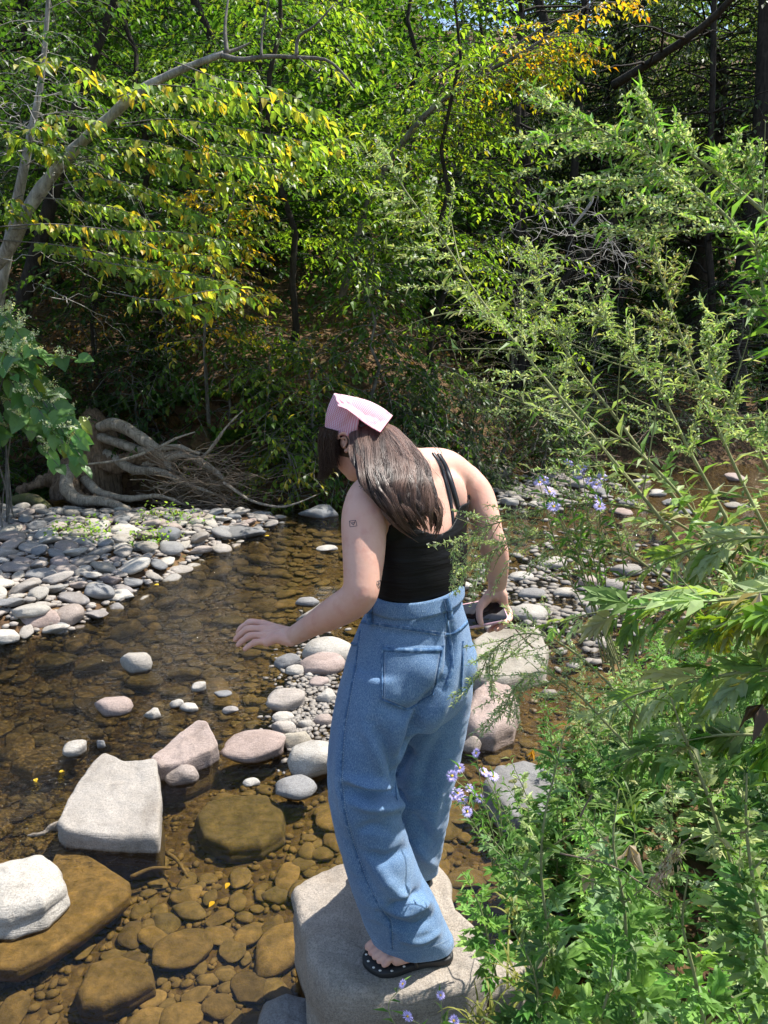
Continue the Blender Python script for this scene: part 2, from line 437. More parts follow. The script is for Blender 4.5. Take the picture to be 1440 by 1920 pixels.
# individually placed stones that stand out of the water: px,py of the middle of the visible top, width px, visible height px, rotation, kind, variant, label
EM = [
 (250,1237,60,50,.3,'pale',1,'white topped rounded stone breaking the rippled water at the left'),
 (205,1325,75,38,.1,'pink',1,'low mauve grey domed stone alone in the rippled water'),
 (283,1336,34,26,.2,'pale',6,'small pale triangular stone tip between the mauve domed stone and the paired white stones'),
 (330,1318,30,20,-.2,'pale',2,'left one of two small white stones touching in the stream'),
 (352,1327,38,17,-.4,'pale',3,'right one of two small white stones touching in the stream'),
 (371,1286,28,22,.7,'pale',7,'small pointed white stone tilted up out of the water above the paired white stones'),
 (415,1303,36,10,0,'grey',1,'thin flat wet grey stone barely above the water near the pointed white stone'),
 (470,1468,34,16,0,'pale',2,'small white domed stone tip above the large oval submerged stone'),
 (430,1332,32,15,.1,'rock',4,'small pale stone in the shallows left of the cobble riffle'),
 (537,1237,52,34,.5,'grey',2,'rounded grey stone with dark vein standing just below the outstretched hand'),
 (560,1190,30,14,0,'pale',8,'small white wet stone under the wrist of the outstretched arm'),
 (598,1150,95,50,.1,'rock',14,'broad pale block of stone behind the forearm'),
 (575,1128,46,18,.0,'grey',3,'small grey stone at the back of the block behind the forearm'),
 (612,1215,98,60,.2,'pale',5,'large smooth cream stone beside the left hip of the jeans'),
 (603,1245,90,44,.5,'pink',0,'long slanted pinkish stone in front of the large cream stone by the hip'),
 (553,1256,40,24,0,'pale',0,'small cream stone left of the long slanted pinkish stone'),
 (580,1265,17,16,.4,'pale',3,'tiny round white pebble in front of the slanted pinkish stone'),
 (597,1279,38,20,.2,'pink',5,'small flat pink pebble lying before the slanted pinkish stone'),
 (533,1312,74,44,.1,'rock',15,'pale pinkish stone with broken right end at the left of the riffle'),
 (610,1303,45,34,.2,'pale',6,'angular white stone close to the jeans at hip height'),
 (530,1345,44,20,.0,'pale',2,'thin pale pebble edge between two pools of the riffle'),
 (607,1350,44,28,-.2,'rock',3,'smooth tan stone touching the jeans above the big white boulder'),
 (530,1364,48,34,.2,'rock',1,'round speckled grey stone left of the diamond shaped stone'),
 (572,1357,30,22,.5,'pale',1,'small white stone between the speckled round stone and the jeans'),
 (556,1387,56,42,.6,'rock',16,'diamond shaped pinkish stone leaning on the big white boulder'),
 (512,1377,26,14,.0,'grey',4,'small dark grey pebble at the foot of the round speckled stone'),
 (470,1408,120,42,-.1,'pink',5,'long low flat topped stone between the pink slab and the white boulder'),
 (590,1420,112,80,.2,'pale',4,'big white rounded boulder against the left leg of the jeans'),
 (552,1480,82,38,-.1,'grey',0,'dark wet sided oval stone with white top standing alone below the white boulder'),
 (335,1450,66,46,.4,'rock',7,'greenish grey wedge stone in the water between the two big slabs'),
 (58,1158,92,60,.2,'pink',2,'large pinkish round stone at the lower left edge of the gravel bar'),
 (28,1140,85,60,.7,'rock',2,'long tan stone leaning on the large pinkish stone at the picture edge'),
 (112,1172,26,20,0,'grey',5,'small blue grey stone just right of the large pinkish stone'),
 (12,1190,32,26,0,'grey',3,'small grey stone half hidden at the picture edge below the pinkish stone'),
 (208,1119,72,18,.3,'pale',6,'thin white flat stone breaking the surface off the gravel bar'),
 (165,1112,56,20,.1,'rock',9,'flat brownish stone beside the thin white one off the bar'),
 (135,1402,44,34,.9,'pale',7,'white quartz edged fragment tilted out of the left rapids'),
 (188,1392,16,24,.3,'grey',8,'tiny wet stone splashed by water in the left rapids'),
 (612,1028,42,12,0,'pale',2,'thin white stone tip in the dark water left of the upper arm'),
 (595,957,78,30,.1,'grey',6,'large blue grey domed stone by the far bank left of the shoulder'),
 (437,1000,112,26,.05,'grey',9,'long flat grey slab at the far tip of the gravel bar'),
 (995,1148,74,36,.1,'pale',0,'smooth oval white stone in the water right of the hand with the phone'),
 (935,878,56,34,.2,'rock',17,'angular brown boulder on the far bank behind the right shoulder'),
 (957,938,36,20,.0,'pale',1,'rounded white stone in the far shallows right of the shoulder'),
 (1000,1112,54,22,.1,'rock',5,'flat pale stone in the right channel above the oval white stone'),
 (980,1080,50,20,.2,'pale',5,'pale low stone in the right channel level with the forearm'),
 (1040,1052,56,30,.1,'rock',6,'large round cobble amid the right channel stones'),
 (1108,1088,44,28,.2,'pink',3,'pinkish round cobble in the right channel behind the mugwort'),
 (1155,1095,52,32,-.1,'rock',8,'grey mottled cobble right of the pinkish round cobble'),
 (1062,1110,46,20,.3,'pale',3,'pale flat cobble below the large round cobble'),
 (1130,1140,60,34,.2,'pale',4,'pale broad stone behind the silver leaves in the right channel'),
 (1180,1068,60,26,.2,'rock',1,'tan stone behind the mugwort stems in the right channel'),
 (870,1098,40,20,.2,'pale',4,'white stone seen between the waist and the right forearm'),
 (925,1150,60,28,.1,'rock',3,'low pale stone behind the phone'),
 (1010,895,40,14,.1,'rock',2,'flat grey stone on the far shingle right of the brown boulder'),
 (1090,905,44,20,.1,'rock',10,'grey stone in front of the dark far bank'),
 (885,1390,44,44,.2,'rock',11,'stone at the water edge touching the back of the right leg'),
 (900,1335,40,52,.5,'pink',4,'leaning wedge stone in front of the hollowed pink boulder'),
]
for (px, py, w, hgt, rz, kind, vi, lab) in EM:
    base = gp(px, py + hgt * .5, 0.0)
    sc = w * mpp(base)
    me = VAR[kind][vi % len(VAR[kind])]
    ez = max(v.co.z for v in me.vertices) * 2 
    up = hgt * mpp(base) * .62                     # height over the water
    sz = max(up * 1.55 / ez, sc * .55)
    c = Vector((base.x, base.y + sc * .32, up - sz * ez * .5))
    o = put(me, 'river_stone', c, (sc, sc * .9, sz), rz * .5, (0, (random.random() - .5) * .15))
    tag(o, lab, 'stone')

# angular hero rocks built from their outline at its real size
def slab(name, outline, zt, thick, mat, seed=0, tilt=(0, 0), edge=.06, rough=.012, flare=.08, parent=None, dome=0.0, nA=190, nR=26, dents=()):
    P = np.array(outline, dtype=float)              # world xy outline of the top
    cx_, cy_ = P.mean(0)
    a = np.linspace(0, 2 * math.pi, nA, endpoint=False)
    d = np.stack([np.cos(a), np.sin(a)], 1)
    r = np.full(nA, .05)
    Q = P - [cx_, cy_]
    for i in range(len(Q)):
        A, B = Q[i], Q[(i + 1) % len(Q)]
        e = B - A
        den = d[:, 0] * (-e[1]) + d[:, 1] * e[0]
        den = np.where(abs(den) < 1e-9, 1e-9, den)
        t = (A[0] * (-e[1]) + A[1] * e[0]) / den
        u = (d[:, 0] * A[1] - d[:, 1] * A[0]) / den
        ok = (u >= -.001) & (u <= 1.001) & (t > 0)
        r = np.where(ok, np.maximum(r, t), r)
    for _ in range(1): r = .5 * r + .25 * (np.roll(r, 1) + np.roll(r, -1))
    size = r.mean()
    rings = []; edge_ = edge
    ts = list(np.linspace(0.02, 1, nR))
    for t in ts:                                    # top
        rr = r * t * (1 - 0) ; k = np.clip((t - (1 - edge_ / size)) / (edge_ / size), 0, 1)
        z = zt - edge_ * (1 - np.sqrt(np.clip(1 - k * k, 0, 1))) - dome * t * t
        rings.append(np.stack([cx_ + d[:, 0] * rr, cy_ + d[:, 1] * rr, np.full(nA, z)], 1))
    for s in np.linspace(.08, 1, 12):               # side
        rr = r * (1 + flare * math.sin(s * 2.2) - .25 * s ** 3)
        rings.append(np.stack([cx_ + d[:, 0] * rr, cy_ + d[:, 1] * rr, np.full(nA, zt - edge_ - dome - (thick - edge_) * s)], 1))
    V = np.concatenate(rings); n = len(rings)
    i = np.arange(n - 1)[:, None]; j = np.arange(nA)[None, :]; k = (j + 1) % nA
    Tq = np.stack([i * nA + k, i * nA + j, (i + 1) * nA + j, (i + 1) * nA + k], -1).reshape(-1, 4)
    V[:, 2] += (V[:, 0] - cx_) * tilt[0] + (V[:, 1] - cy_) * tilt[1]
    nn = np.stack([fbm(V * 5 + seed, 4, seed), fbm(V * 5 + 31 + seed, 4, seed + 9), fbm(V * 4 + 77 + seed, 4, seed + 4)], 1)
    lam = np.abs(fbm(V * [1.5, 1.5, 14] + seed, 3, seed + 2))
    V = V + nn * rough * 1.5 * np.array([1, 1, 1.2])
    V = V + np.stack([V[:, 0] * 0, V[:, 1] * 0, fbm(V * 17 + seed, 3, seed + 6) - 1.3 * np.clip(.10 - np.abs(fbm(V * [4, 7, 5] + seed * 2.0, 3, seed + 8)), 0, 1)], 1) * rough * .9
    side = np.zeros(len(V)); side[nR * nA:] = 1
    rad = V[:, :2] - [cx_, cy_]; rad /= np.linalg.norm(rad, axis=1)[:, None] + 1e-6
    V[:, :2] -= rad * (lam * rough * 2.2 * side)[:, None]
    for (dx, dy, dr, da) in dents:
        V[:, 2] -= da * np.exp(-((V[:, 0] - dx) ** 2 + (V[:, 1] - dy) ** 2) / dr ** 2) * (1 - side)
    me = np_mesh(name, V, Tq)
    bm = bmesh.new(); bm.from_mesh(me)
    bm.verts.ensure_lookup_table()
    bmesh.ops.contextual_create(bm, geom=[bm.verts[q] for q in range(nA)])
    bmesh.ops.recalc_face_normals(bm, faces=bm.faces[:]); bm.to_mesh(me); bm.free()
    me.polygons.foreach_set('use_smooth', np.full(len(me.polygons), True))
    loc = Vector((cx_, cy_, 0))
    me.transform(Matrix.Translation(-loc))
    return link(name, me, mat, parent, loc)
def px_outline(pts, z): return [tuple(gp(x, y, z))[:2] for x, y in pts]
ST = .30      # top of the boulder the woman stands on
o = slab('standing_boulder', px_outline([(548,1655),(600,1618),(655,1605),(740,1590),(815,1598),(845,1640),(860,1700),(905,1745),(925,1800),(880,1850),(790,1862),(700,1870),(620,1868),(578,1790),(565,1735)], ST),
         ST, .62, M['rock_big'], 3, edge=.022, rough=.016, flare=.05)
tag(o, 'large flat topped sandstone boulder under the woman in jeans', 'boulder')
o = slab('river_rock', px_outline([(104,1540),(125,1500),(165,1452),(198,1424),(235,1438),(292,1436),(303,1500),(298,1560),(200,1556),(120,1552)], .09),
         .10, .30, M['rock'], 5, edge=.014, rough=.010, flare=.08, tilt=(0, .12))
tag(o, 'big flat topped pale angular rock rising from the brown shallows', 'rock')
o = slab('river_rock', px_outline([(280,1422),(318,1392),(372,1358),(388,1362),(412,1400),(395,1412),(345,1430),(300,1437)], .07),
         .085, .26, M['rock_pink'], 6, edge=.012, rough=.011, tilt=(.02, .10))
tag(o, 'pink tinted triangular slab of rock next to the greenish wedge stone', 'rock')
o = slab('river_rock', px_outline([(-60,1640),(-20,1612),(30,1606),(88,1600),(112,1620),(126,1655),(85,1692),(20,1712),(-50,1716)], .09),
         .125, .19, M['rock_pale'], 8, edge=.03, rough=.014, flare=.1, dome=.03, tilt=(.04, .05))
tag(o, 'white boulder with dark shaded face on the broad brown slab', 'rock')
o = slab('sunken_slab', px_outline([(112,1572),(150,1590),(205,1625),(246,1652),(242,1676),(160,1740),(80,1790),(30,1815),(-60,1812),(-160,1740),(-120,1640),(-20,1600),(105,1640)], -.01),
         -.012, .10, M['slab_under'], 9, edge=.010, rough=.003, flare=.02)
tag(o, 'broad smooth brown slab of rock lying just under the water', 'rock')
o = slab('sunken_slab', px_outline([(20,1430),(70,1400),(150,1380),(165,1395),(120,1430),(60,1445)], -.02), -.018, .08, M['slab_under'], 10, edge=.012, rough=.006)
tag(o, 'narrow olive slab under the water left of the big pale rock', 'rock')
o = slab('sunken_rock', px_outline([(365,1530),(385,1500),(440,1487),(500,1490),(532,1515),(530,1560),(490,1585),(430,1592),(380,1570)], -.04), -.035, .1, M['rock_under'], 11, edge=.03, rough=.006)
tag(o, 'large oval submerged stone ringed by pebbles in mid pool', 'rock')
o = slab('sunken_rock', px_outline([(140,1850),(165,1795),(225,1778),(285,1800),(290,1835),(240,1862),(190,1882),(150,1880)], -.04), -.045, .1, M['rock_under'], 12, edge=.03, rough=.006)
tag(o, 'broad rounded submerged stone near the bottom edge of the picture', 'rock')
o = slab('river_rock', px_outline([(480,1890),(495,1850),(540,1835),(590,1850),(612,1900),(600,1960),(520,1975),(480,1940)], .05),
         .06, .22, M['rock_grey'], 13, edge=.05, rough=.012, dome=.05)
tag(o, 'dark grey rounded rock at the foot of the boulder she stands on', 'rock')
cA = gp(925, 1345, 0.05)
o = slab('river_rock', px_outline([(868,1330),(885,1290),(915,1270),(960,1276),(975,1310),(965,1350),(930,1365),(890,1360)], .12),
         .14, .3, M['rock_pink'], 14, edge=.05, rough=.014, dome=.03, dents=[(cA.x, cA.y + .08, .035, .03), (cA.x + .05, cA.y, .03, .03)])
tag(o, 'pinkish hollowed boulder right of the hips', 'boulder')
o = slab('river_rock', px_outline([(885,1190),(930,1165),(1010,1168),(1030,1200),(1020,1250),(950,1268),(892,1262)], .10),
         .08, .22, M['rock'], 15, edge=.04, rough=.01)
tag(o, 'broad pale flat rock behind the wispy mugwort under the phone hand', 'rock')
o = slab('river_rock', px_outline([(905,1470),(930,1440),(985,1430),(1040,1450),(1050,1500),(1040,1530),(985,1545),(945,1520)], .10),
         .11, .3, M['rock_grey'], 16, edge=.03, rough=.012, tilt=(.02, .06))
tag(o, 'grey flat rock on the bank beside the purple asters', 'rock')
o = slab('river_rock', px_outline([(900,1790),(930,1765),(960,1755),(1000,1790),(985,1850),(920,1860)], .16),
         .17, .35, M['rock_big'], 17, edge=.04, rough=.012)
tag(o, 'low tan rock half buried beneath drooping mugwort by her heel', 'rock')

# the gravel bar: 300 cobbles that show largest, the rest as stuff
rs = np.random.default_rng(5)
placed = []
def on_bar(x, y):
    e = (-1.72 + (y - 4.6) * .36) - x
    return e > -.08 and 4.25 < y < 7.6
cells = {}
def clash(x, y, r, k=.72):
    cx_, cy_ = int(x // .2), int(y // .2)
    for i in (-1, 0, 1):
        for j in (-1, 0, 1):
            for (qx, qy, qr) in cells.get((cx_ + i, cy_ + j), ()):
                if (qx - x) ** 2 + (qy - y) ** 2 < ((r + qr) * k) ** 2: return True
    cells.setdefault((cx_, cy_), []).append((x, y, r)); return False
cand = []
for _ in range(16000):
    y = rs.uniform(4.2, 7.6); x = rs.uniform(-4.6, -.7)
    if not on_bar(x, y): continue
    if abs(x / y) > .56: continue
    s = float(rs.choice([.26, .20, .165, .14, .11, .09], p=[.03, .08, .16, .24, .26, .23])) * rs.uniform(.72, 1.0)
    if y > 6.6: s = min(s, .17)
    cand.append((s, x, y))
cand.sort(reverse=True)
bar = []
for s, x, y in cand:
    if len(bar) < 900 and not clash(x, y, s * .5): bar.append((s, x, y))
bar.sort(key=lambda q: -q[0] / q[2])
def bar_col():
    return
SML = MB()
V2, T2 = stone_shape(91, 2, .4, .55, .05, 1.25)
small_variants = [stone_shape(90 + i, 2, .5 + .15 * (i % 4), .42, .08, 1.3) for i in range(6)]
tiny_variants = [stone_shape(190 + i, 1, .6, .50, .07, 1.3) for i in range(6)]
def stuff_stones(name, items, variants, mat, label):
    Vs = []; Ts = []; n = 0; tints = []
    for (x, y, z, s, sz, rz, ta, tb) in items:
        V, T = variants[int(rs.integers(len(variants)))]
        c, sn = math.cos(rz), math.sin(rz)
        W_ = V * [s, s * .9, s * sz]
        W_[:, 2] += ta * W_[:, 0] + tb * W_[:, 1]
        X = W_[:, 0] * c - W_[:, 1] * sn + x; Y = W_[:, 0] * sn + W_[:, 1] * c + y
        Vs.append(np.stack([X, Y, W_[:, 2] + z], 1)); Ts.append(T + n); n += len(V)
    o = link(name, np_mesh(name, np.concatenate(Vs), np.concatenate(Ts)), mat)
    return tag(o, label, None, None, 'stuff')
rest = []
for i, (s, x, y) in enumerate(bar):
    z = float(ground_h(x, y)) + s * rs.uniform(.05, .24)
    if i < 300:
        k = rs.random(); kind = 'rock' if k < .55 else 'pale' if k < .82 else 'pink' if k < .88 else 'grey'
        lst = VAR[kind]
        o = put(lst[int(rs.integers(len(lst)))], 'cobble', (x, y, z), (s, s, s * rs.uniform(.85, 1.25)), rs.uniform(0, 6.3), (rs.uniform(-.3, .3), rs.uniform(-.3, .3)))
        nm = {'rock': 'tan grey', 'pale': 'whitish', 'pink': 'pinkish', 'grey': 'blue grey'}[kind]
        e_ = (-1.72 + (y - 4.6) * .36) - x
        wh = 'at the water edge of the gravel bar' if e_ < .3 else 'at the back of the gravel bar by the driftwood' if y > 6.5 else 'in the near part of the gravel bar' if y < 5.3 else 'in the middle of the gravel bar'
        sz_ = 'large' if s > .19 else 'middle sized' if s > .13 else 'small'
        tag(o, sz_ + ' ' + nm + ' worn cobble ' + wh, 'cobble', sz_ + ' ' + nm + ' cobbles ' + wh)
    else: rest.append((x, y, z, s, 1.0, rs.uniform(0, 6.3), rs.uniform(-.2, .2), rs.uniform(-.2, .2)))
for _ in range(5200):
    y = rs.uniform(4.1, 7.7); x = rs.uniform(-4.6, -.6)
    if on_bar(x - .1, y) and abs(x / y) < .56:
        rest.append((x, y, float(ground_h(x, y)) + .01, rs.uniform(.03, .085), 1.0, rs.uniform(0, 6.3), 0, 0))
stuff_stones('bar_gravel', rest, tiny_variants, M['rock'], 'small pebbles filling the gaps between the gravel bar cobbles')

# submerged stones: 300 single ones, then pebbles as stuff
cells.clear()
for ob in list(COL.objects):
    if ob.name.startswith(('river_', 'sunken_', 'standing_')):
        bb = [ob.matrix_basis @ Vector(c) for c in ob.bound_box]
        cx_ = sum(b.x for b in bb) / 8; cy_ = sum(b.y for b in bb) / 8
        rr = min(max(b.x for b in bb) - min(b.x for b in bb), max(b.y for b in bb) - min(b.y for b in bb)) / 2
        for ii in np.arange(cx_ - rr, cx_ + rr + .01, .12):
            for jj in np.arange(cy_ - rr, cy_ + rr + .01, .12):
                cells.setdefault((int(ii // .2), int(jj // .2)), []).append((ii, jj, .07))
sub = []; tries = 0
while len(sub) < 1500 and tries < 90000:
    tries += 1
    y = 1.15 + 6.2 * rs.random() ** 1.7
    x = rs.uniform(-.60, .62) * (y + .35)
    hg = float(ground_h(x, y))
    if hg > -.03 or on_bar(x, y): continue
    s = float(rs.choice([.24, .17, .12, .09, .065], p=[.08, .20, .27, .26, .19])) * rs.uniform(.85, 1.2)
    if clash(x, y, s * .5, .54): continue
    sub.append((s, x, y, hg))
sub.sort(key=lambda q: -q[0] / q[2])
rest = []
for i, (s, x, y, hg) in enumerate(sub):
    fl = rs.uniform(.55, .95)
    z = min(hg + s * .10, -.012 - s * .21 * fl)
    if i < 300:
        o = put(COBU[int(rs.integers(6, len(COBU)))], 'submerged_stone', (x, y, z), (s, s * .95, s * fl), rs.uniform(0, 6.3), (rs.uniform(-.12, .12), rs.uniform(-.12, .12)))
        o['label'] = 'brown algae coated stone on the bed under clear shallow water'; o['category'] = 'stone'; o['group'] = 'submerged stones on the stream bed'
    else: rest.append((x, y, z, s, fl, rs.uniform(0, 6.3), 0, 0))
stuff_stones('bed_stones', rest, small_variants, M['rock_under'], 'brown stones scattered over the stream bed')
rest = []
for _ in range(9000):
    y = 1.1 + 5.5 * rs.random() ** 1.9; x = rs.uniform(-.60, .62) * (y + .35)
    hg = float(0); rest.append([x, y])
A = np.array(rest); H = ground_h(A[:, 0], A[:, 1])
rest = [(x, y, h + .004, rs.uniform(.016, .05), 1.0, rs.uniform(0, 6.3), 0, 0) for (x, y), h in zip(A, H) if h < .02]
stuff_stones('bed_pebbles', rest, tiny_variants, M['rock_under'], 'small brown pebbles covering the stream bed')
# dry pebbles and small cobbles of the riffle and right channel
rest = []; rp = 0
for _ in range(2400):
    k = rs.random()
    if k < .40: q = gp(rs.normal(585, 30), rs.normal(1290, 50), 0); s = rs.uniform(.015, .05)
    elif k < .55: q = gp(rs.normal(560, 30), rs.normal(1370, 25), 0); s = rs.uniform(.015, .04)
    elif k < .88: q = gp(rs.normal(1060, 110), rs.normal(1110, 60), 0); s = rs.uniform(.03, .10)
    else: q = gp(rs.normal(1000, 90), rs.normal(915, 20), 0); s = rs.uniform(.06, .16)
    rest.append((q.x, q.y, rs.uniform(-.012, .012), s, .9, rs.uniform(0, 6.3), 0, 0))
rest = [r for r in rest if r[1] > 1.2]
stuff_stones('riffle_pebbles', rest, tiny_variants, M['rock'], 'loose pale pebbles standing out of the shallow riffles')
# single cobbles along the right channel and far shingle
for i in range(70):
    if i < 40: q = gp(rs.uniform(950, 1420), rs.uniform(1020, 1170), 0); s = rs.uniform(.10, .24)
    else: q = gp(rs.uniform(880, 1420), rs.uniform(885, 985), 0); s = rs.uniform(.14, .38)
    kk = ['rock', 'pale', 'rock', 'pink', 'grey'][i % 5]
    if clash(q.x, q.y, s * .5, .8): continue
    o = put(VAR[kk][i % len(VAR[kk])], 'channel_cobble', (q.x, q.y, rs.uniform(-.01, .02)), (s, s * .9, s), rs.uniform(0, 6.3))
    if i < 40: tag(o, 'pale rounded cobble in the right hand channel behind the green stems', 'cobble', 'cobbles of the right channel')
    else: tag(o, 'rounded cobble on the far shingle beyond the woman', 'cobble', 'cobbles of the far shingle')
# ================================================================== the woman
g = NT('skin'); p = g.obj()
n1 = g.noise(p, 9, 4, .6); n2 = g.noise(p, 140, 3, .6); n3 = g.noise(p, 30, 4, .6)
c = g.mix(g.ramp(n1, [(.35, 0.), (.7, 1.)]), (.66, .365, .275), (.73, .44, .335))
c = g.mix(g.math('MULTIPLY', g.ramp(n3, [(.48, 0.), (.68, 1.)]), .42), c, (.58, .26, .20))
nb = g.bump(n2, .12, .004)
M['skin'] = g.done(g.pri(c, .52, nb, **{'Subsurface Weight': .12, 'Subsurface Scale': .02, 'Subsurface Radius': (1.0, .35, .2), 'Specular IOR Level': .4}))
g = NT('denim'); p = g.obj()
tw = g.noise(g.vscale(p, (700, 700, 160)), 1.0, 2, .6); n2 = g.noise(p, 620, 3, .75); n3 = g.noise(p, 7, 5, .6); n4 = g.noise(g.vscale(p, (60, 60, 9)), 1.0, 4, .6)
c = g.ramp(g.math('ADD', g.math('MULTIPLY', n2, .55), g.math('MULTIPLY', tw, .45)), [(.34, (.045, .10, .21)), (.5, (.105, .195, .345)), (.68, (.30, .42, .57))])
c = g.mix(g.math('MULTIPLY', g.ramp(n3, [(.4, 0.), (.65, 1.)]), .6), c, g.mix(1.0, c, (1.5, 1.38, 1.25), 'MULTIPLY'))
c = g.mix(g.math('MULTIPLY', g.ramp(n4, [(.5, 0.), (.7, 1.)]), .35), c, g.mix(1.0, c, (1.3, 1.25, 1.15), 'MULTIPLY'))
M['denim'] = g.done(g.pri(c, .9, g.bump(g.math('ADD', g.math('MULTIPLY', tw, .5), g.math('ADD', n2, n4)), .5, .0025), **{'Specular IOR Level': .15, 'Sheen Weight': .2}))
g = NT('denim_seam'); p = g.obj()
n2 = g.noise(p, 420, 3, .75); n4 = g.noise(p, 90, 3, .6)
c = g.ramp(n4, [(.36, (.06, .13, .26)), (.55, (.12, .22, .38)), (.68, (.26, .38, .54))])
M['denim_seam'] = g.done(g.pri(c, .9, g.bump(g.math('ADD', n2, n4), .7, .003), **{'Specular IOR Level': .15}))
def flat(name, col, rough=.6, **k):
    g = NT(name); return g.done(g.pri(col, rough, **k))
M['stitch'] = flat('stitch_thread', (.42, .50, .60), .8)
M['tank'] = None
g = NT('black_jersey'); p = g.obj()
n = g.noise(g.vscale(p, (4, 4, 34)), 1.0, 4, .55, .6); n2 = g.noise(p, 500, 2)
M['tank'] = g.done(g.pri((.004, .004, .005), .5, g.bump(g.math('ADD', n, g.math('MULTIPLY', n2, .05)), .22, .02), **{'Specular IOR Level': .22}))
M['strap'] = flat('black_elastic', (.008, .008, .01), .4)
g = NT('hair'); t = g.n('Attribute', attribute_name='tint').outputs['Color']
M['hair'] = g.done(g.pri(t, .38, **{'Specular IOR Level': .5}))
M['ink'] = flat('tattoo_ink', (.05, .05, .06), .6)
M['gold'] = flat('earring_metal', (.8, .66, .42), .25, **{'Metallic': 1.0})
M['rubber'] = flat('black_rubber', (.012, .012, .013), .6)
M['white_dot'] = flat('white_dots', (.75, .73, .68), .6)
M['phone_case'] = flat('pink_phone_case', (.68, .40, .47), .4)
M['glass'] = flat('phone_glass', (.008, .008, .01), .06, **{'Specular IOR Level': .6})
g = NT('gingham')
uv = g.n('TexCoord').outputs['UV']
s_ = g.n('SeparateXYZ', {0: uv})
def stripe(v): return g.math('GREATER_THAN', g.math('FRACT', g.math('MULTIPLY', v, 1.0)), .5)
fx = stripe(s_.outputs[0]); fy = stripe(s_.outputs[1])
sm = g.math('MULTIPLY', g.math('ADD', fx, fy), .5)
c = g.ramp(sm, [(0, (.86, .70, .73)), (.5, (.80, .46, .52)), (1, (.70, .20, .27))])
wv = g.noise(g.pos(), 300, 2)
c = g.mix(.15, c, g.mix(1.0, c, (1.2, 1.2, 1.2), 'MULTIPLY'))
aa = g.pri(c, .9, g.bump(wv, .3, .001), **{'Specular IOR Level': .1})
bb = g.n('BsdfTranslucent', {'Color': c}).outputs[0]
M['gingham'] = g.done(g.n('MixShader', {0: .25, 1: aa, 2: bb}).outputs[0])

woman = thing('person', 'woman seen from behind in black tank top, wide blue jeans and pink checked headscarf', 'person', gp(770, 1740, ST))
WL = Vector(woman.location)
HD = R(40); FD = np.array([-math.sin(HD), math.cos(HD), 0.]); RT = np.array([math.cos(HD), math.sin(HD), 0.])   # facing, her right
def A3(px, py, Y): return np.array(at(px, py, Y))
def child(name, me, mat, parent=None):
    """mesh given in world coordinates, made a child of the woman"""
    me.transform(Matrix.Translation(-WL))
    return link(name, me, mat, parent or woman)
def ell_loft(mb, rings, sides=32, cap=True):
    """rings: (centre, axisA, axisB) world vectors"""
    V = []; a = np.linspace(0, 2 * math.pi, sides, endpoint=False)
    for c_, A_, B_ in rings: V.append(np.asarray(c_) + np.cos(a)[:, None] * np.asarray(A_) + np.sin(a)[:, None] * np.asarray(B_))
    n = len(V); V = np.concatenate(V); Fc = []
    for i in range(n - 1):
        for j in range(sides):
            k = (j + 1) % sides
            Fc.append((i * sides + j, i * sides + k, (i + 1) * sides + k, (i + 1) * sides + j))
    if cap: Fc.append(tuple(range(sides))[::-1]); Fc.append(tuple(range((n - 1) * sides, n * sides)))
    mb.add(V, Fc)
def dense(rows, n):
    """interpolate rows of numbers smoothly"""
    return smoothline(rows, n)
def capsule(mb, pts, rad, n=20, sides=18, flat_=None):
    P = smoothline(pts, n); r = smoothline([(x,) for x in rad], n)[:, 0]
    # rounded ends
    d0 = P[0] - P[1]; d0 /= np.linalg.norm(d0); d1 = P[-1] - P[-2]; d1 /= np.linalg.norm(d1)
    P2 = [P[0] + d0 * r[0] * k for k in (.98, .8, .5)] + list(P) + [P[-1] + d1 * r[-1] * k for k in (.5, .8, .98)]
    r2 = [r[0] * k for k in (.18, .6, .87)] + list(r) + [r[-1] * k for k in (.87, .6, .18)]
    mb.tube(P2, r2, sides)
def ellipsoid(mb, c_, r_, rot=None, sub=3):
    V, T = ICO[sub]; V = V * np.asarray(r_)
    if rot is not None: V = V @ np.array(rot).T
    mb.add(V + np.asarray(c_), T)

# ---- body core -----------------------------------------------------------------
body = MB()
# torso rings: px, py, Y, half width, half depth
tor = dense([(768, 1290, 1.745, .115, .080), (770, 1215, 1.745, .125, .088), (783, 1140, 1.74, .114, .086), (786, 1095, 1.745, .116, .090),
             (783, 1040, 1.755, .126, .095), (778, 980, 1.765, .143, .098), (778, 930, 1.79, .152, .090), (780, 895, 1.80, .135, .075), (776, 872, 1.815, .085, .060)], 22)
rings = []
for px, py, Y, a, b in tor:
    rings.append((A3(px, py, Y), RT * a, FD * b))
ell_loft(body, rings)
SHL = A3(690, 938, 1.665); SHR = A3(868, 902, 1.915)
# shoulder girdle and shoulder blades
capsule(body, [SHL, A3(730, 905, 1.71), A3(780, 888, 1.79), A3(830, 880, 1.86), SHR], [.052, .056, .060, .053, .048])
ellipsoid(body, A3(728, 962, 1.675), (.055, .05, .075)); ellipsoid(body, A3(835, 935, 1.80), (.055, .05, .075))
# neck
capsule(body, [A3(775, 885, 1.81), A3(745, 862, 1.83), A3(715, 835, 1.855)], [.060, .050, .048])
# left arm: shoulder, elbow, wrist
ELB = A3(678, 1108, 1.545); WRI = A3(552, 1191, 1.665)
capsule(body, [SHL, A3(683, 975, 1.63), A3(682, 1040, 1.585), ELB], [.052, .053, .048, .040], 26)
capsule(body, [A3(680, 1095, 1.552), A3(668, 1122, 1.552), A3(628, 1148, 1.59), A3(585, 1172, 1.635), WRI], [.040, .0405, .0375, .0285, .0235], 26)
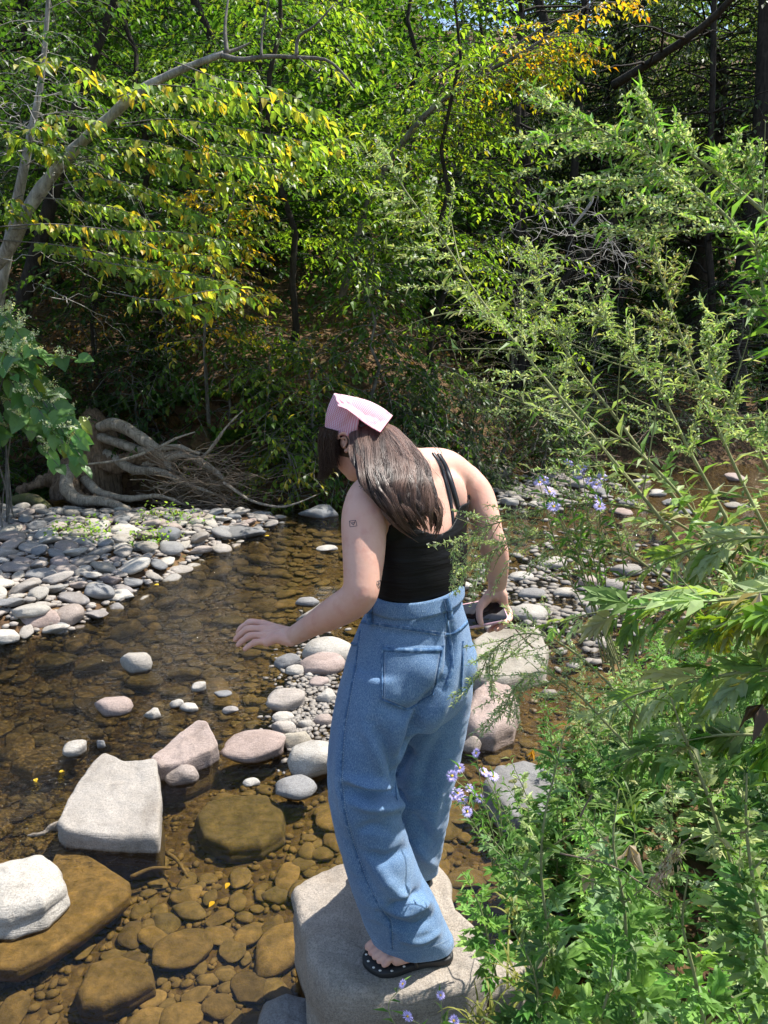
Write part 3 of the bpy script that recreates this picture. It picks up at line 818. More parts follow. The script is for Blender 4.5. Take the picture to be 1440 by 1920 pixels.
# right arm
ELR = A3(921, 1020, 1.86); WRR = A3(932, 1102, 1.93)
capsule(body, [SHR, A3(893, 930, 1.905), A3(910, 975, 1.875), ELR], [.050, .047, .040, .035], 24)
capsule(body, [A3(922, 1012, 1.862), A3(929, 1045, 1.88), A3(933, 1075, 1.90), WRR], [.037, .036, .029, .0245], 24)
# legs inside the jeans
capsule(body, [A3(730, 1290, 1.68), A3(685, 1450, 1.66), A3(720, 1620, 1.66), A3(770, 1745, 1.655)], [.055, .042, .038, .034])
capsule(body, [A3(806, 1290, 1.78), A3(806, 1420, 1.85), A3(770, 1540, 1.90), A3(745, 1640, 1.945)], [.055, .042, .038, .034])
# head: skull, jaw, nose
HC = A3(668, 818, 1.865)
hf = np.array([-.70, .52, -.49]); hf /= np.linalg.norm(hf)                # face direction (bowed, away left)
hu = np.array([-.42, .20, .88]); hu -= hf * np.dot(hu, hf); hu /= np.linalg.norm(hu)
hr = np.cross(hf, hu)
HM = np.stack([hr, hf, hu], 1)
def hp(r_, f_, u_): return HC + hr * r_ + hf * f_ + hu * u_
ellipsoid(body, hp(0, -.008, .008), (.066, .084, .074), HM, 4)
ellipsoid(body, hp(0, .030, -.040), (.055, .055, .065), HM, 4)
ellipsoid(body, hp(0, .058, -.080), (.026, .024, .020), HM, 3)            # chin
capsule(body, [hp(0, .083, .012), hp(0, .100, -.020)], [.009, .013], 6, 10)   # nose
ellipsoid(body, hp(0, .076, -.052), (.022, .014, .012), HM, 3)            # lips
for s_ in (-1, 1): ellipsoid(body, hp(s_ * .034, .060, -.018), (.022, .020, .018), HM, 3)
for s_ in (-1, 1): ellipsoid(body, hp(s_ * .030, .068, .018), (.022, .014, .010), HM, 3)
bme = remesh(body, .0055, 9)

# ---- hands: each grown as one surface, carried into the forearm ----------------
hl = MB()
capsule(hl, [A3(585, 1172, 1.635), WRI, A3(540, 1192, 1.675)], [.0278, .0235, .0225], 12)
kn = [A3(492, 1170, 1.725), A3(490, 1180, 1.70), A3(492, 1192, 1.678), A3(500, 1204, 1.66)]        # index .. little
for k_, kk in enumerate(kn):
    capsule(hl, [A3(545, 1188 + k_ * 4, 1.695 - k_ * .012), A3(520, 1181 + k_ * 5, 1.712 - k_ * .016), kk], [.0165, .0145, .0115], 10, 12)
pip = [A3(468, 1167, 1.73), A3(463, 1180, 1.702), A3(467, 1193, 1.677), A3(477, 1205, 1.655)]
dip = [A3(452, 1178, 1.73), A3(448, 1192, 1.70), A3(453, 1203, 1.674), A3(465, 1212, 1.652)]
tip = [A3(447, 1186, 1.727), A3(442, 1199, 1.697), A3(447, 1209, 1.671), A3(459, 1217, 1.65)]
for a_, b_, c_, d_, r_ in zip(kn, pip, dip, tip, (.0088, .0090, .0086, .0076)):
    capsule(hl, [a_, (a_ + b_) / 2 + [0, 0, .002], b_, (b_ + c_) / 2, c_, d_], [r_ * 1.12, r_ * 1.0, r_ * 1.08, r_ * .95, r_ * .92, r_ * .8], 18, 12)
capsule(hl, [A3(535, 1190, 1.71), A3(510, 1192, 1.745), A3(490, 1198, 1.755), A3(477, 1204, 1.752)], [.015, .0125, .0105, .009], 14, 12)   # thumb
hlm = remesh(hl, .0021, 5)
hrn = MB()
capsule(hrn, [A3(933, 1075, 1.90), WRR, A3(930, 1112, 1.925)], [.0285, .0245, .0235], 12)
# palm around the phone: knuckles to the right and below, fingers close over its face
for (a_, b_) in (((922, 1112, 1.925), (903, 1135, 1.91)), ((928, 1112, 1.92), (918, 1130, 1.94)), ((934, 1112, 1.92), (932, 1132, 1.945)), ((940, 1112, 1.915), (945, 1138, 1.925))):
    capsule(hrn, [A3(930, 1108, 1.925), A3(*a_), A3(*b_)], [.019, .016, .0125], 10, 12)
capsule(hrn, [A3(905, 1130, 1.91), A3(899, 1143, 1.885), A3(899, 1158, 1.865), A3(902, 1168, 1.86)], [.0125, .0105, .0095, .008], 14, 12)     # thumb down the near edge
for (q0, q1, q2, q3) in (((945, 1134, 1.935), (954, 1148, 1.925), (955, 1160, 1.90), (948, 1167, 1.875)),
                        ((938, 1134, 1.95), (948, 1155, 1.945), (948, 1168, 1.92), (940, 1174, 1.89)),
                        ((930, 1134, 1.955), (940, 1160, 1.96), (940, 1174, 1.935), (931, 1180, 1.905)),
                        ((922, 1134, 1.95), (928, 1160, 1.965), (926, 1176, 1.95), (917, 1182, 1.93))):
    capsule(hrn, [A3(*q0), A3(*q1), A3(*q2), A3(*q3)], [.0115, .0098, .009, .0075], 16, 12)
hrm = remesh(hrn, .0021, 5)
# ---- feet --------------------------------------------------------------------
def foot(heel, toe, lat, z):
    """heel/toe px on the stone, lat: +1 when the little toe is on the near side"""
    H_ = np.array(gp(*heel, z)); T_ = np.array(gp(*toe, z)); d = T_ - H_; L = np.linalg.norm(d); d /= L
    s = np.cross([0, 0, 1.], d) * lat                       # towards the little toe
    def fp(a, b, h): return H_ + d * a * L + s * b + np.array([0, 0, h])
    mb = MB()
    capsule(mb, [fp(.30, 0, .110), fp(.22, 0, .07), fp(.14, 0, .035)], [.030, .030, .028])
    capsule(mb, [fp(.15, 0, .028), fp(.35, .004, .030), fp(.60, .006, .026), fp(.74, .004, .019)], [.028, .028, .029, .020])
    capsule(mb, [fp(.26, 0, .075), fp(.40, -.004, .062), fp(.62, -.010, .038)], [.028, .027, .019])
    capsule(mb, [fp(.45, .016, .022), fp(.68, .026, .018)], [.022, .018])
    capsule(mb, [fp(.50, -.014, .026), fp(.74, -.022, .020)], [.024, .019])
    tl = [(-.028, 1.0, .0125), (-.009, .985, .0098), (.006, .95, .0092), (.020, .905, .0088), (.033, .855, .0086)]
    for b, e, r_ in tl:
        capsule(mb, [fp(.68, b * .8, .022), fp((.68 + e) / 2 + .02, b, .025), fp(e - .05, b * 1.04, .017), fp(e - .01, b * 1.04, .0125)], [r_ * 1.15, r_ * .95, r_ * 1.0, r_ * .9], 14, 12)
    fm = remesh(mb, .0023, 5)
    # rubber sole under it
    so = MB(); out = []
    prof = [(-.05, .0, .0), (-.04, -.022, .022), (.05, -.036, .036), (.3, -.034, .036), (.5, -.040, .040), (.7, -.050, .050), (.88, -.049, .048), (1.0, -.040, .030), (1.07, -.022, .008), (1.085, -.008, -.004)]
    pr = smoothline(prof, 30)
    top = [fp(a, l, 0) for a, l, r_ in pr] + [fp(a, r_, 0) for a, l, r_ in pr[::-1]]
    top = np.array(top); n = len(top); c0 = top.mean(0)
    Vs = []
    for zz_, k in ((-.018, .97), (-.015, 1.0), (-.003, 1.0), (.0, .975), (.0, .6), (-.001, .05)):
        Vs.append(c0 + (top - c0) * k + np.array([0, 0, zz_]))
    Q = [(i * n + j, i * n + (j + 1) % n, (i + 1) * n + (j + 1) % n, (i + 1) * n + j) for i in range(5) for j in range(n)]
    so.add(np.concatenate(Vs), Q)
    straps = MB()
    kx = fp(.72, -.018, .040)
    for b in (-.040, .040):
        P = smoothline([fp(.74, -.019, .002), kx, fp(.62, b * .55, .060), fp(.50, b * 1.02, .035), fp(.44, b * 1.02, -.004)], 16)
        straps.tube(P, .0052, 8)
    dots = []
    for (a, b) in ((1.03, -.016), (1.02, .006), (.97, .028), (.90, .040), (.76, .046), (.60, .038), (.98, -.034)):
        dots.append(fp(a, b, .0015))
    return fm, so, straps, dots, d, s
FL = foot((840, 1778), (693, 1799), 1, ST + .020)
FR = foot((800, 1652), (700, 1625), 1, ST + .020)
# join torso, hands, feet into the one body mesh
bm = bmesh.new()
for m_ in (bme, hlm, hrm, FL[0], FR[0]): bm.from_mesh(m_)
bodym = bpy.data.meshes.new('body'); bm.to_mesh(bodym)
bodym.polygons.foreach_set('use_smooth', np.full(len(bodym.polygons), True))
BB = BVHTree.FromBMesh(bm)
bm.free()
bo = child('body', bodym, M['skin'])
for fo in (FL, FR):
    so = child('flip_flop', fo[1].mesh('sole'), M['rubber'])
    st = fo[2].mesh('strap'); st.transform(Matrix.Translation(-WL)); link('strap', st, M['rubber'], so)
    for dpos in fo[4 - 1]:
        d_ = MB(); ellipsoid(d_, dpos, (.0045, .0035, .0012), None, 1)
        dm = d_.mesh('white_dot'); dm.transform(Matrix.Translation(-WL)); link('white_dot', dm, M['white_dot'], so)

# ---- projecting shapes onto cloth or skin ----------------------------------------
def hit(bvh, px, py):
    d = ray(px, py); r_ = bvh.ray_cast(CAMP, d)
    if r_[0] is None: return None
    n = r_[1]
    if n.dot(d) > 0: n = -n
    return np.array(r_[0]), np.array(n)
def onsurf(bvh, pts, off):
    out = []
    for px, py in pts:
        h_ = hit(bvh, px, py)
        if h_ is not None: out.append(h_[0] + h_[1] * off)
    return np.array(out)
def ribbon(bvh, pts, width, off, n=40):
    """a flat strip along a line, lying on the surface, thick enough to cast a shade"""
    L = smoothline(pts, n) if len(pts) > 2 else np.linspace(pts[0], pts[1], n)
    C_ = []; N_ = []
    for px, py in L:
        h_ = hit(bvh, px, py)
        if h_ is not None: C_.append(h_[0]); N_.append(h_[1])
    if len(C_) < 3: return None
    C_ = np.array(C_); N_ = np.array(N_)
    for _ in range(3):
        C_[1:-1] = .5 * C_[1:-1] + .25 * (C_[2:] + C_[:-2]); N_[1:-1] = .5 * N_[1:-1] + .25 * (N_[2:] + N_[:-2])
    T_ = np.gradient(C_, axis=0); S_ = np.cross(T_, N_); S_ /= np.linalg.norm(S_, axis=1)[:, None]
    rows = [C_ - S_ * width / 2 - N_ * .002, C_ - S_ * width / 2.1 + N_ * off, C_ + S_ * width / 2.1 + N_ * off, C_ + S_ * width / 2 - N_ * .002]
    V = np.stack(rows, 1).reshape(-1, 3); m = len(C_)
    Q = [(i * 4 + j, i * 4 + j + 1, (i + 1) * 4 + j + 1, (i + 1) * 4 + j) for i in range(m - 1) for j in range(3)]
    return V, Q

# ---- tank top --------------------------------------------------------------------
tk = MB()
tr_ = dense([(780, 1165, 1.74, .112, .084), (783, 1140, 1.74, .119, .091), (786, 1095, 1.745, .124, .098),
             (783, 1040, 1.755, .134, .103), (780, 980, 1.765, .152, .107), (780, 940, 1.79, .160, .100)], 40)
ell_loft(tk, [(A3(a, b, c_), RT * d, FD * e) for a, b, c_, d, e in tr_], 96, cap=False)
ellipsoid(tk, A3(728, 985, 1.69), (.05, .045, .06), None, 3)
tme = remesh(tk, .005, 6) if False else tk.mesh('tank_top')
V = get_co(tme)
# edge of the cloth: low scooped back, rises under the arms
bmt = bmesh.new(); bmt.from_mesh(tme)
def px_of(P):
    P = np.asarray(P) - np.array(CAMP); fw = P @ np.array(FW); up_ = P @ np.array(UP)
    return 720 + F * P[..., 0] / fw, 960 - F * up_ / fw
backdir = -FD
cen = A3(783, 1040, 1.755)
dele = []
for v in bmt.verts:
    q = np.array(v.co); rel = q - cen; ang = math.atan2(np.dot(rel, backdir), np.dot(rel, RT))       # pi/2 = middle of the back
    side_ = abs(math.cos(ang))
    zc = 1.468 + (.060 * side_ ** 2) + .02 * np.dot(rel, RT) / .15
    if math.sin(ang) < 0: zc = 1.50
    if q[2] > zc: dele.append(v)
dele_set = set(dele)
bmesh.ops.delete(bmt, geom=[f for f in bmt.faces if all(v in dele_set for v in f.verts)], context='FACES')
bmesh.ops.delete(bmt, geom=[v for v in bmt.verts if not v.link_faces], context='VERTS')
for v in bmt.verts:      # snap the rim smoothly to the scoop
    q = np.array(v.co)
    if v in dele_set:
        rel = q - cen; ang = math.atan2(np.dot(rel, backdir), np.dot(rel, RT))
        zc = 1.468 + (.060 * abs(math.cos(ang)) ** 2) + .02 * np.dot(rel, RT) / .15
        if math.sin(ang) < 0: zc = 1.50
        v.co.z = zc
bmt.to_mesh(tme); bmt.free()
V = get_co(tme); N = get_no(tme)
wr = fbm(np.stack([V[:, 0] * 5, V[:, 1] * 5, V[:, 2] * 38 + V[:, 0] * 16], 1), 3, 4)
low = np.clip((1.36 - V[:, 2]) / .2, 0, 1)
rel = V - cen; rel[:, 2] = 0; rel /= np.linalg.norm(rel, axis=1)[:, None]
V = V + rel * (wr * .0032 * (.35 + low))[:, None]
for i_ in np.where(V[:, 2] > 1.40)[0]:      # the upper edge lies on the skin
    q_, n_, _, d_ = BB.find_nearest(Vector(V[i_]))
    k_ = min(1.0, (V[i_][2] - 1.40) / .03); V[i_] = V[i_] * (1 - k_) + np.array(q_ + n_ * .004) * k_
set_co(tme, V); tme.polygons.foreach_set('use_smooth', np.full(len(tme.polygons), True))
ob = child('tank_top', tme, M['tank'])
sd = ob.modifiers.new('s', 'SOLIDIFY'); sd.thickness = .0025; sd.offset = 1
for pts, w in (([(822, 852), (836, 876), (848, 912), (858, 950), (864, 978)], .013), ([(812, 850), (826, 874), (838, 912), (846, 950), (850, 985)], .009)):
    rb = ribbon(BB, pts, w, .003, 40)
    if rb: mb = MB(); mb.add(*rb); child('shoulder_strap', mb.mesh('shoulder_strap'), M['strap'])

# ---- jeans -----------------------------------------------------------------------
jm = MB(); X1 = np.array([1., 0, 0]); Y1 = np.array([0, 1., 0])
def leg_rings(rows, n, ax=X1, ay=Y1):
    out = []
    for pl, pr_, py, Y, b in dense(rows, n):
        c_ = A3((pl + pr_) / 2, py, Y); a = (pr_ - pl) / 2 * mpp(c_)
        # the loft is an ellipse turned with the hips, so keep its projected width
        out.append((c_, ax * a, ay * b))
    return out
hips0 = [(702, 862, 1112, 1.735, .096), (694, 867, 1128, 1.735, .106), (684, 872, 1150, 1.735, .116), (668, 882, 1180, 1.735, .125), (653, 888, 1220, 1.73, .140), (642, 888, 1260, 1.73, .145), (634, 884, 1300, 1.73, .140), (640, 872, 1335, 1.735, .115)]
def hip_rings(rows, n):
    out = []
    for pl, pr_, py, Y, b in dense(rows, n):
        c_ = A3((pl + pr_) / 2, py, Y); a = (pr_ - pl) / 2 * mpp(c_); ca = math.cos(HD); sa = math.sin(HD)
        b = min(b, a * 1.05); a2 = math.sqrt(max(a * a - (b * sa) ** 2, .0001)) / ca
        out.append((c_, RT * a2, FD * b))
    return out
ell_loft(jm, hip_rings(hips0, 20), 64)
legL = [(652, 790, 1240, 1.67, .10), (634, 800, 1290, 1.66, .105), (622, 790, 1350, 1.655, .105), (615, 762, 1400, 1.65, .10), (614, 744, 1450, 1.645, .098), (618, 748, 1500, 1.64, .095),
        (628, 757, 1550, 1.642, .095), (642, 772, 1600, 1.645, .098), (657, 792, 1650, 1.648, .10), (674, 820, 1700, 1.65, .09), (690, 840, 1742, 1.65, .076), (702, 852, 1768, 1.655, .068), (712, 856, 1800, 1.66, .068), (716, 858, 1830, 1.665, .068)]
legR = [(735, 884, 1240, 1.79, .10), (730, 888, 1290, 1.80, .105), (735, 880, 1340, 1.82, .105), (735, 868, 1400, 1.84, .10), (730, 856, 1450, 1.86, .098), (720, 846, 1500, 1.88, .095),
        (705, 836, 1550, 1.90, .095), (678, 826, 1600, 1.915, .08), (660, 820, 1630, 1.925, .066), (657, 820, 1660, 1.93, .062), (657, 820, 1690, 1.935, .062)]
ell_loft(jm, leg_rings(legL, 60), 48)
ell_loft(jm, leg_rings(legR, 50), 48)
ellipsoid(jm, A3(775, 1250, 1.655), (.078, .078, .082), None, 3)        # buttocks
ellipsoid(jm, A3(850, 1240, 1.735), (.062, .075, .078), None, 3)
jme = remesh(jm, .0048, 14)
jb = bmesh.new(); jb.from_mesh(jme); JB = BVHTree.FromBMesh(jb); jb.free()
V = get_co(jme); N = get_no(jme)
disp = np.zeros(len(V))
def fold(px_pts, w, amp, sharp=1.0):
    L = smoothline(px_pts, 26); Q = onsurf(JB, L, 0)
    if len(Q) < 3: return
    sel = np.where(np.all((V > Q.min(0) - 4 * w) & (V < Q.max(0) + 4 * w), axis=1))[0]
    if not len(sel): return
    D = np.linalg.norm(V[sel][:, None, :] - Q[None], axis=2); k = D.argmin(1); d = D.min(1)
    # fade at both ends
    fade = np.sin(np.pi * np.clip((k + 1) / (len(Q) + 1), 0.05, .95)) ** .6
    disp[sel] += amp * 1.8 * np.exp(-(d / w) ** 2) * fade
fold([(655, 1478), (685, 1490), (715, 1492), (745, 1484), (756, 1500)], .016, -.016)
fold([(650, 1462), (685, 1470), (720, 1474), (748, 1478)], .014, .012)
fold([(665, 1506), (700, 1512), (740, 1512), (757, 1508)], .016, .010)
fold([(700, 1360), (722, 1400), (738, 1440), (744, 1470)], .018, -.012)
fold([(683, 1350), (705, 1400), (722, 1450)], .020, .008)
fold([(830, 1285), (800, 1330), (775, 1380), (752, 1430), (743, 1455)], .020, -.020)
fold([(846, 1290), (822, 1345), (795, 1400)], .02, .006)
fold([(845, 1175), (847, 1210), (845, 1250), (832, 1290)], .014, -.014)          # seat seam groove
fold([(720, 1325), (760, 1334), (800, 1322), (825, 1295)], .020, -.009)          # under the buttock
fold([(765, 1590), (725, 1610), (690, 1600)], .014, -.007)
fold([(790, 1670), (760, 1690), (735, 1700)], .012, -.010)
fold([(800, 1690), (770, 1712), (742, 1716)], .012, .007)
fold([(812, 1716), (780, 1738), (745, 1735), (715, 1715)], .014, -.010)
fold([(825, 1748), (790, 1765), (755, 1762)], .010, .006)
fold([(700, 1620), (730, 1660), (770, 1690), (808, 1700)], .018, .010)
fold([(655, 1560), (675, 1620), (700, 1680)], .022, -.007)
fold([(640, 1380), (636, 1440), (640, 1500), (655, 1560)], .02, .006)
fold([(670, 1560), (700, 1550), (735, 1560)], .016, -.006)
fold([(820, 1380), (800, 1440), (790, 1500)], .02, -.007)
fold([(780, 1530), (800, 1560), (822, 1590)], .016, -.009)
fold([(775, 1580), (795, 1605), (815, 1625)], .014, .008)
fold([(835, 1450), (815, 1520), (812, 1580)], .018, .006)
fold([(700, 1180), (730, 1186), (770, 1190), (820, 1188)], .010, -.003)
kn_z = np.clip((1.15 - V[:, 2]) / .5, 0, 1)
disp += .0045 * fbm(np.stack([V[:, 0] * 9, V[:, 1] * 9, V[:, 2] * 5 + V[:, 0] * 6], 1), 3, 12) * (.3 + kn_z)
disp += .0022 * (1 - 2 * np.abs(fbm(np.stack([V[:, 0] * 16 + V[:, 2] * 6, V[:, 1] * 14, V[:, 2] * 22], 1), 2, 22))) * (.25 + kn_z)
V = V + N * disp[:, None]
set_co(jme, V)
jb = bmesh.new(); jb.from_mesh(jme)       # cut crisp open hems
bmesh.ops.bisect_plane(jb, geom=jb.verts[:] + jb.edges[:] + jb.faces[:], plane_co=(0, 0, ST + .045), plane_no=(.10, .0, 1), clear_inner=True)
jb.to_mesh(jme); jb.free(); jme.polygons.foreach_set('use_smooth', np.full(len(jme.polygons), True))
jo = child('jeans', jme, M['denim'])
sd = jo.modifiers.new('s', 'SOLIDIFY'); sd.thickness = .003; sd.offset = -1
jb = bmesh.new(); jb.from_mesh(jme); bmesh.ops.translate(jb, verts=jb.verts, vec=WL); JB = BVHTree.FromBMesh(jb); jb.free()
def jchild(name, V_, Q_, mat):
    mb = MB(); mb.add(V_, Q_); me = mb.mesh(name); me.transform(Matrix.Translation(-WL)); return link(name, me, mat, jo)
def seam(name, pts, w=.006, off=.0022, mat='denim_seam', n=50):
    rb = ribbon(JB, pts, w, off, n)
    if rb: return jchild(name, *rb, M[mat])
def stitches(pts, off=.0034, n=70, r=.0007):
    L = smoothline(pts, n * 2); Q = onsurf(JB, L, off)
    if len(Q) < 6: return
    mb = MB()
    for i in range(0, len(Q) - 1, 2): mb.tube([Q[i], Q[i] * .35 + Q[i + 1] * .65], r, 4, cap=False)
    me = mb.mesh('stitching'); me.transform(Matrix.Translation(-WL)); link('stitching', me, M['stitch'], jo)
# patch pocket: a grid laid on the seat
def patch(name, quad, nu=26, nv=26, off=.003, mat='denim'):
    """quad: bottom-point pocket outline as function (u,v)->px"""
    Vp = []; ok = True
    for i in range(nu + 1):
        for j in range(nv + 1):
            x, y = quad(i / nu, j / nv); h_ = hit(JB, x, y)
            if h_ is None: return None
            rim = i in (0, nu) or j in (0, nv)
            Vp.append(h_[0] + h_[1] * (-.001 if rim else off))
    Q = [(i * (nv + 1) + j, (i + 1) * (nv + 1) + j, (i + 1) * (nv + 1) + j + 1, i * (nv + 1) + j + 1) for i in range(nu) for j in range(nv)]
    return jchild(name, np.array(Vp), Q, M[mat])
def pk(u, v):
    top = np.array([718, 1208]) * (1 - u) + np.array([830, 1210]) * u
    bot = np.array([716, 1311]) * (1 - u) + np.array([812, 1303]) * u
    bot = bot + np.array([0, 1]) * 22 * (1 - abs(2 * u - 1.0))
    return top * (1 - v) + bot * v
patch('back_pocket', pk)
outline = [pk(0, 0), pk(0, .5), pk(0, 1)]; o2 = [pk(u, 1) for u in np.linspace(0, 1, 9)]; o3 = [pk(1, 1), pk(1, .5), pk(1, 0)]
stitches([p_ + np.array([5, 0]) for p_ in outline]); stitches([p_ + np.array([0, -5]) for p_ in o2]); stitches([p_ + np.array([-5, 0]) for p_ in o3]); stitches([pk(u, .06) for u in np.linspace(.02, .98, 6)])
stitches([pk(u, .13) for u in np.linspace(.02, .98, 6)])
seam('pocket_edge', outline, .0035, .0045); seam('pocket_edge', o2, .0035, .0045); seam('pocket_edge', o3, .0035, .0045); seam('pocket_hem', [pk(u, .09) for u in np.linspace(0, 1, 6)], .012, .0042)
def pk2(u, v):
    top = np.array([867, 1202]) * (1 - u) + np.array([885, 1187]) * u
    bot = np.array([864, 1293]) * (1 - u) + np.array([876, 1288]) * u
    return top * (1 - v) + bot * v
patch('back_pocket', pk2, 10, 20)
seam('pocket_edge', [pk2(0, 0), pk2(0, .5), pk2(0, 1), pk2(.6, 1.0)], .0035, .0045); stitches([pk2(.3, .04), pk2(.3, .5), pk2(.3, .96)], n=40)
seam('yoke_seam', [(678, 1166), (720, 1172), (775, 1180), (838, 1190), (862, 1180), (882, 1160)], .009)
stitches([(700, 1166), (720, 1169), (775, 1177), (838, 1187)]); stitches([(700, 1172), (720, 1175), (775, 1183), (838, 1193)])
seam('centre_seam', [(835, 1150), (841, 1185), (846, 1215), (848, 1250), (838, 1285)], .010)
stitches([(838, 1150), (844, 1185), (849, 1215), (851, 1250)]); 
seam('side_seam', [(676, 1180), (668, 1240), (657, 1300), (646, 1360), (640, 1430), (640, 1480), (650, 1540), (668, 1600), (690, 1660), (712, 1700), (730, 1730), (735, 1778)], .005, .0026, n=120)
stitches([(680, 1180), (672, 1240), (661, 1300), (650, 1360), (644, 1430), (644, 1480), (654, 1540), (672, 1600), (694, 1660), (716, 1700), (734, 1730), (738, 1775)], n=150)
seam('front_pocket_edge', [(658, 1205), (666, 1209), (674, 1208)], .006)
seam('inseam', [(745, 1440), (742, 1480), (755, 1540), (770, 1580)], .003, .0015)
stitches([(702, 1760), (735, 1782), (790, 1779), (842, 1760)], n=90)
# waistband all round, belt loops
wb = MB(); rr = []
for t in np.linspace(0, 1, 7):
    a_, b_ = 700 - 10 * t, 863 + 5 * t; y_ = 1094 + 27 * t
    c_ = A3((a_ + b_) / 2, y_, 1.735); w_ = (b_ - a_) / 2 * mpp(c_) + .005 + .002 * math.sin(t * math.pi)
    b_w = .104 + .012 * t; a_w = math.sqrt(w_ * w_ - (b_w * math.sin(HD)) ** 2) / math.cos(HD)
    rr.append((c_, RT * a_w + np.array([0, 0, .012]), FD * b_w))
ell_loft(wb, rr, 96, cap=False)
wme = wb.mesh('waistband'); V = get_co(wme); N = get_no(wme); V += N * (.0022 * fbm(V * 22, 3, 8))[:, None]; set_co(wme, V)
bmw = bmesh.new(); bmw.from_mesh(wme); WB = BVHTree.FromBMesh(bmw); bmw.free()
wme.transform(Matrix.Translation(-WL)); wo_ = link('waistband', wme, M['denim'], jo)
sd = wo_.modifiers.new('s', 'SOLIDIFY'); sd.thickness = .004; sd.offset = 1
JBs = JB
def wseam(name, pts, w, off, mat, st=False):
    rb = ribbon(WB, pts, w, off, 40)
    if rb: return jchild(name, *rb, M[mat])
wseam('waistband_seam', [(684, 1160), (740, 1165), (800, 1162), (868, 1148)], .003, .0055, 'denim_seam')
for pts in ([(699, 1131), (698, 1150), (699, 1172)], [(833, 1122), (838, 1140), (841, 1160)]):
    Lp = smoothline(pts, 24); Q = []
    for x, y in Lp:
        h1 = hit(WB, x, y) or hit(JB, x, y)
        if h1 is not None: Q.append(h1[0] + h1[1] * .009)
    Q = np.array(Q)
    if len(Q) > 4:
        T_ = np.gradient(Q, axis=0); S_ = np.cross(T_, np.array([0, 1., -.2])); S_ /= np.linalg.norm(S_, axis=1)[:, None]
        nn_ = np.array([0, -1., .2])
        Vb = np.stack([Q - S_ * .0065 - nn_ * .006, Q - S_ * .0060, Q + S_ * .0060, Q + S_ * .0065 - nn_ * .006], 1).reshape(-1, 3)
        Qf = [(i * 4 + j, i * 4 + j + 1, (i + 1) * 4 + j + 1, (i + 1) * 4 + j) for i in range(len(Q) - 1) for j in range(3)]
        jchild('belt_loop', Vb, Qf, M['denim_seam'])

# ---- tattoos: fine dark lines on the skin ------------------------------------------
def tattoo(lines):
    mb = MB()
    for ln in lines:
        L = []
        for a_, b_ in zip(ln[:-1], ln[1:]): L += [np.array(a_) * (1 - t) + np.array(b_) * t for t in np.linspace(0, 1, 6)[:-1]]
        L.append(np.array(ln[-1])); Q = onsurf(BB, L, .0003)
        if len(Q) > 2: mb.tube(Q, .00055, 4)
    if mb.v: child('tattoo', mb.mesh('tattoo'), M['ink'])
tattoo([[(655, 977), (667, 975.5), (669.5, 986), (656.5, 988), (655, 977)], [(655, 977), (662.5, 984), (667, 975.5)], [(659, 981), (665.5, 979), (663, 984.5), (659, 981)]])
tattoo([[(707, 1090), (713, 1088), (715, 1096), (710, 1103), (706, 1096), (707, 1090)], [(709, 1090), (711, 1102)], [(706, 1096), (714, 1093)], [(712, 1089), (709, 1098)]])
tattoo([[(673, 913), (678, 911), (683, 915), (689, 912)], [(680, 917), (684, 921)], [(676, 916), (680, 913)]])

# ---- ear and earrings -------------------------------------------------------------
er = MB(); ec = A3(646, 829, 1.80)
EA = np.array([.93, -.05, -.25]); EA /= np.linalg.norm(EA)
def ep(x, y, d=0.0): return A3(x, y, 1.795 - d)
capsule(er, [ep(634, 822), ep(636, 815, .003), ep(644, 812, .005), ep(652, 816, .006), ep(657, 826, .005), ep(655, 837, .003), ep(651, 845)], [.0035, .004, .0042, .0042, .004, .004, .0048], 24, 8)
capsule(er, [ep(640, 822, -.002), ep(647, 820), ep(650, 828), ep(645, 838, -.001)], [.003, .003, .003, .0035], 14, 8)
ellipsoid(er, ep(646, 829, -.014), (.011, .012, .017), None, 3)
ellipsoid(er, ep(649, 845, -.004), (.0055, .004, .006), None, 3)
em = remesh(er, .0014, 3)
child('ear', em, M['skin'])
for (x, y) in ((653, 846), (656, 839)):
    mb = MB(); ellipsoid(mb, A3(x, y, 1.782), (.0022,) * 3, None, 2); child('earring', mb.mesh('earring'), M['gold'])

# ---- hair --------------------------------------------------------------------------
hb = MB()
hair_line = dense([  # px, py, Y centre, half width px, thickness m
    (690, 790, 1.86, 22, .030), (700, 806, 1.81, 44, .048), (713, 830, 1.755, 56, .046), (730, 865, 1.69, 65, .042), (745, 900, 1.642, 66, .038), (759, 930, 1.622, 60, .034), (774, 958, 1.615, 52, .031), (787, 982, 1.618, 38, .022), (798, 1000, 1.625, 18, .010)], 40)
hrg = []
for px, py, Y, hw, th in hair_line:
    c_ = A3(px, py, Y); s_ = np.array([.90, .42, .0]); s_ /= np.linalg.norm(s_); b_ = np.array([.42, -.90, .15])
    hrg.append((c_, s_ * (hw * mpp(c_) * 1.02), b_ * th))
ell_loft(hb, [(c_ + np.array([0, .012, 0]), a_ * .84, b_ * .70) for c_, a_, b_ in hrg[:31]], 32)
ellipsoid(hb, hp(0, -.010, .008), (.071, .088, .078), HM, 4)
hbm = hb.mesh('hair')
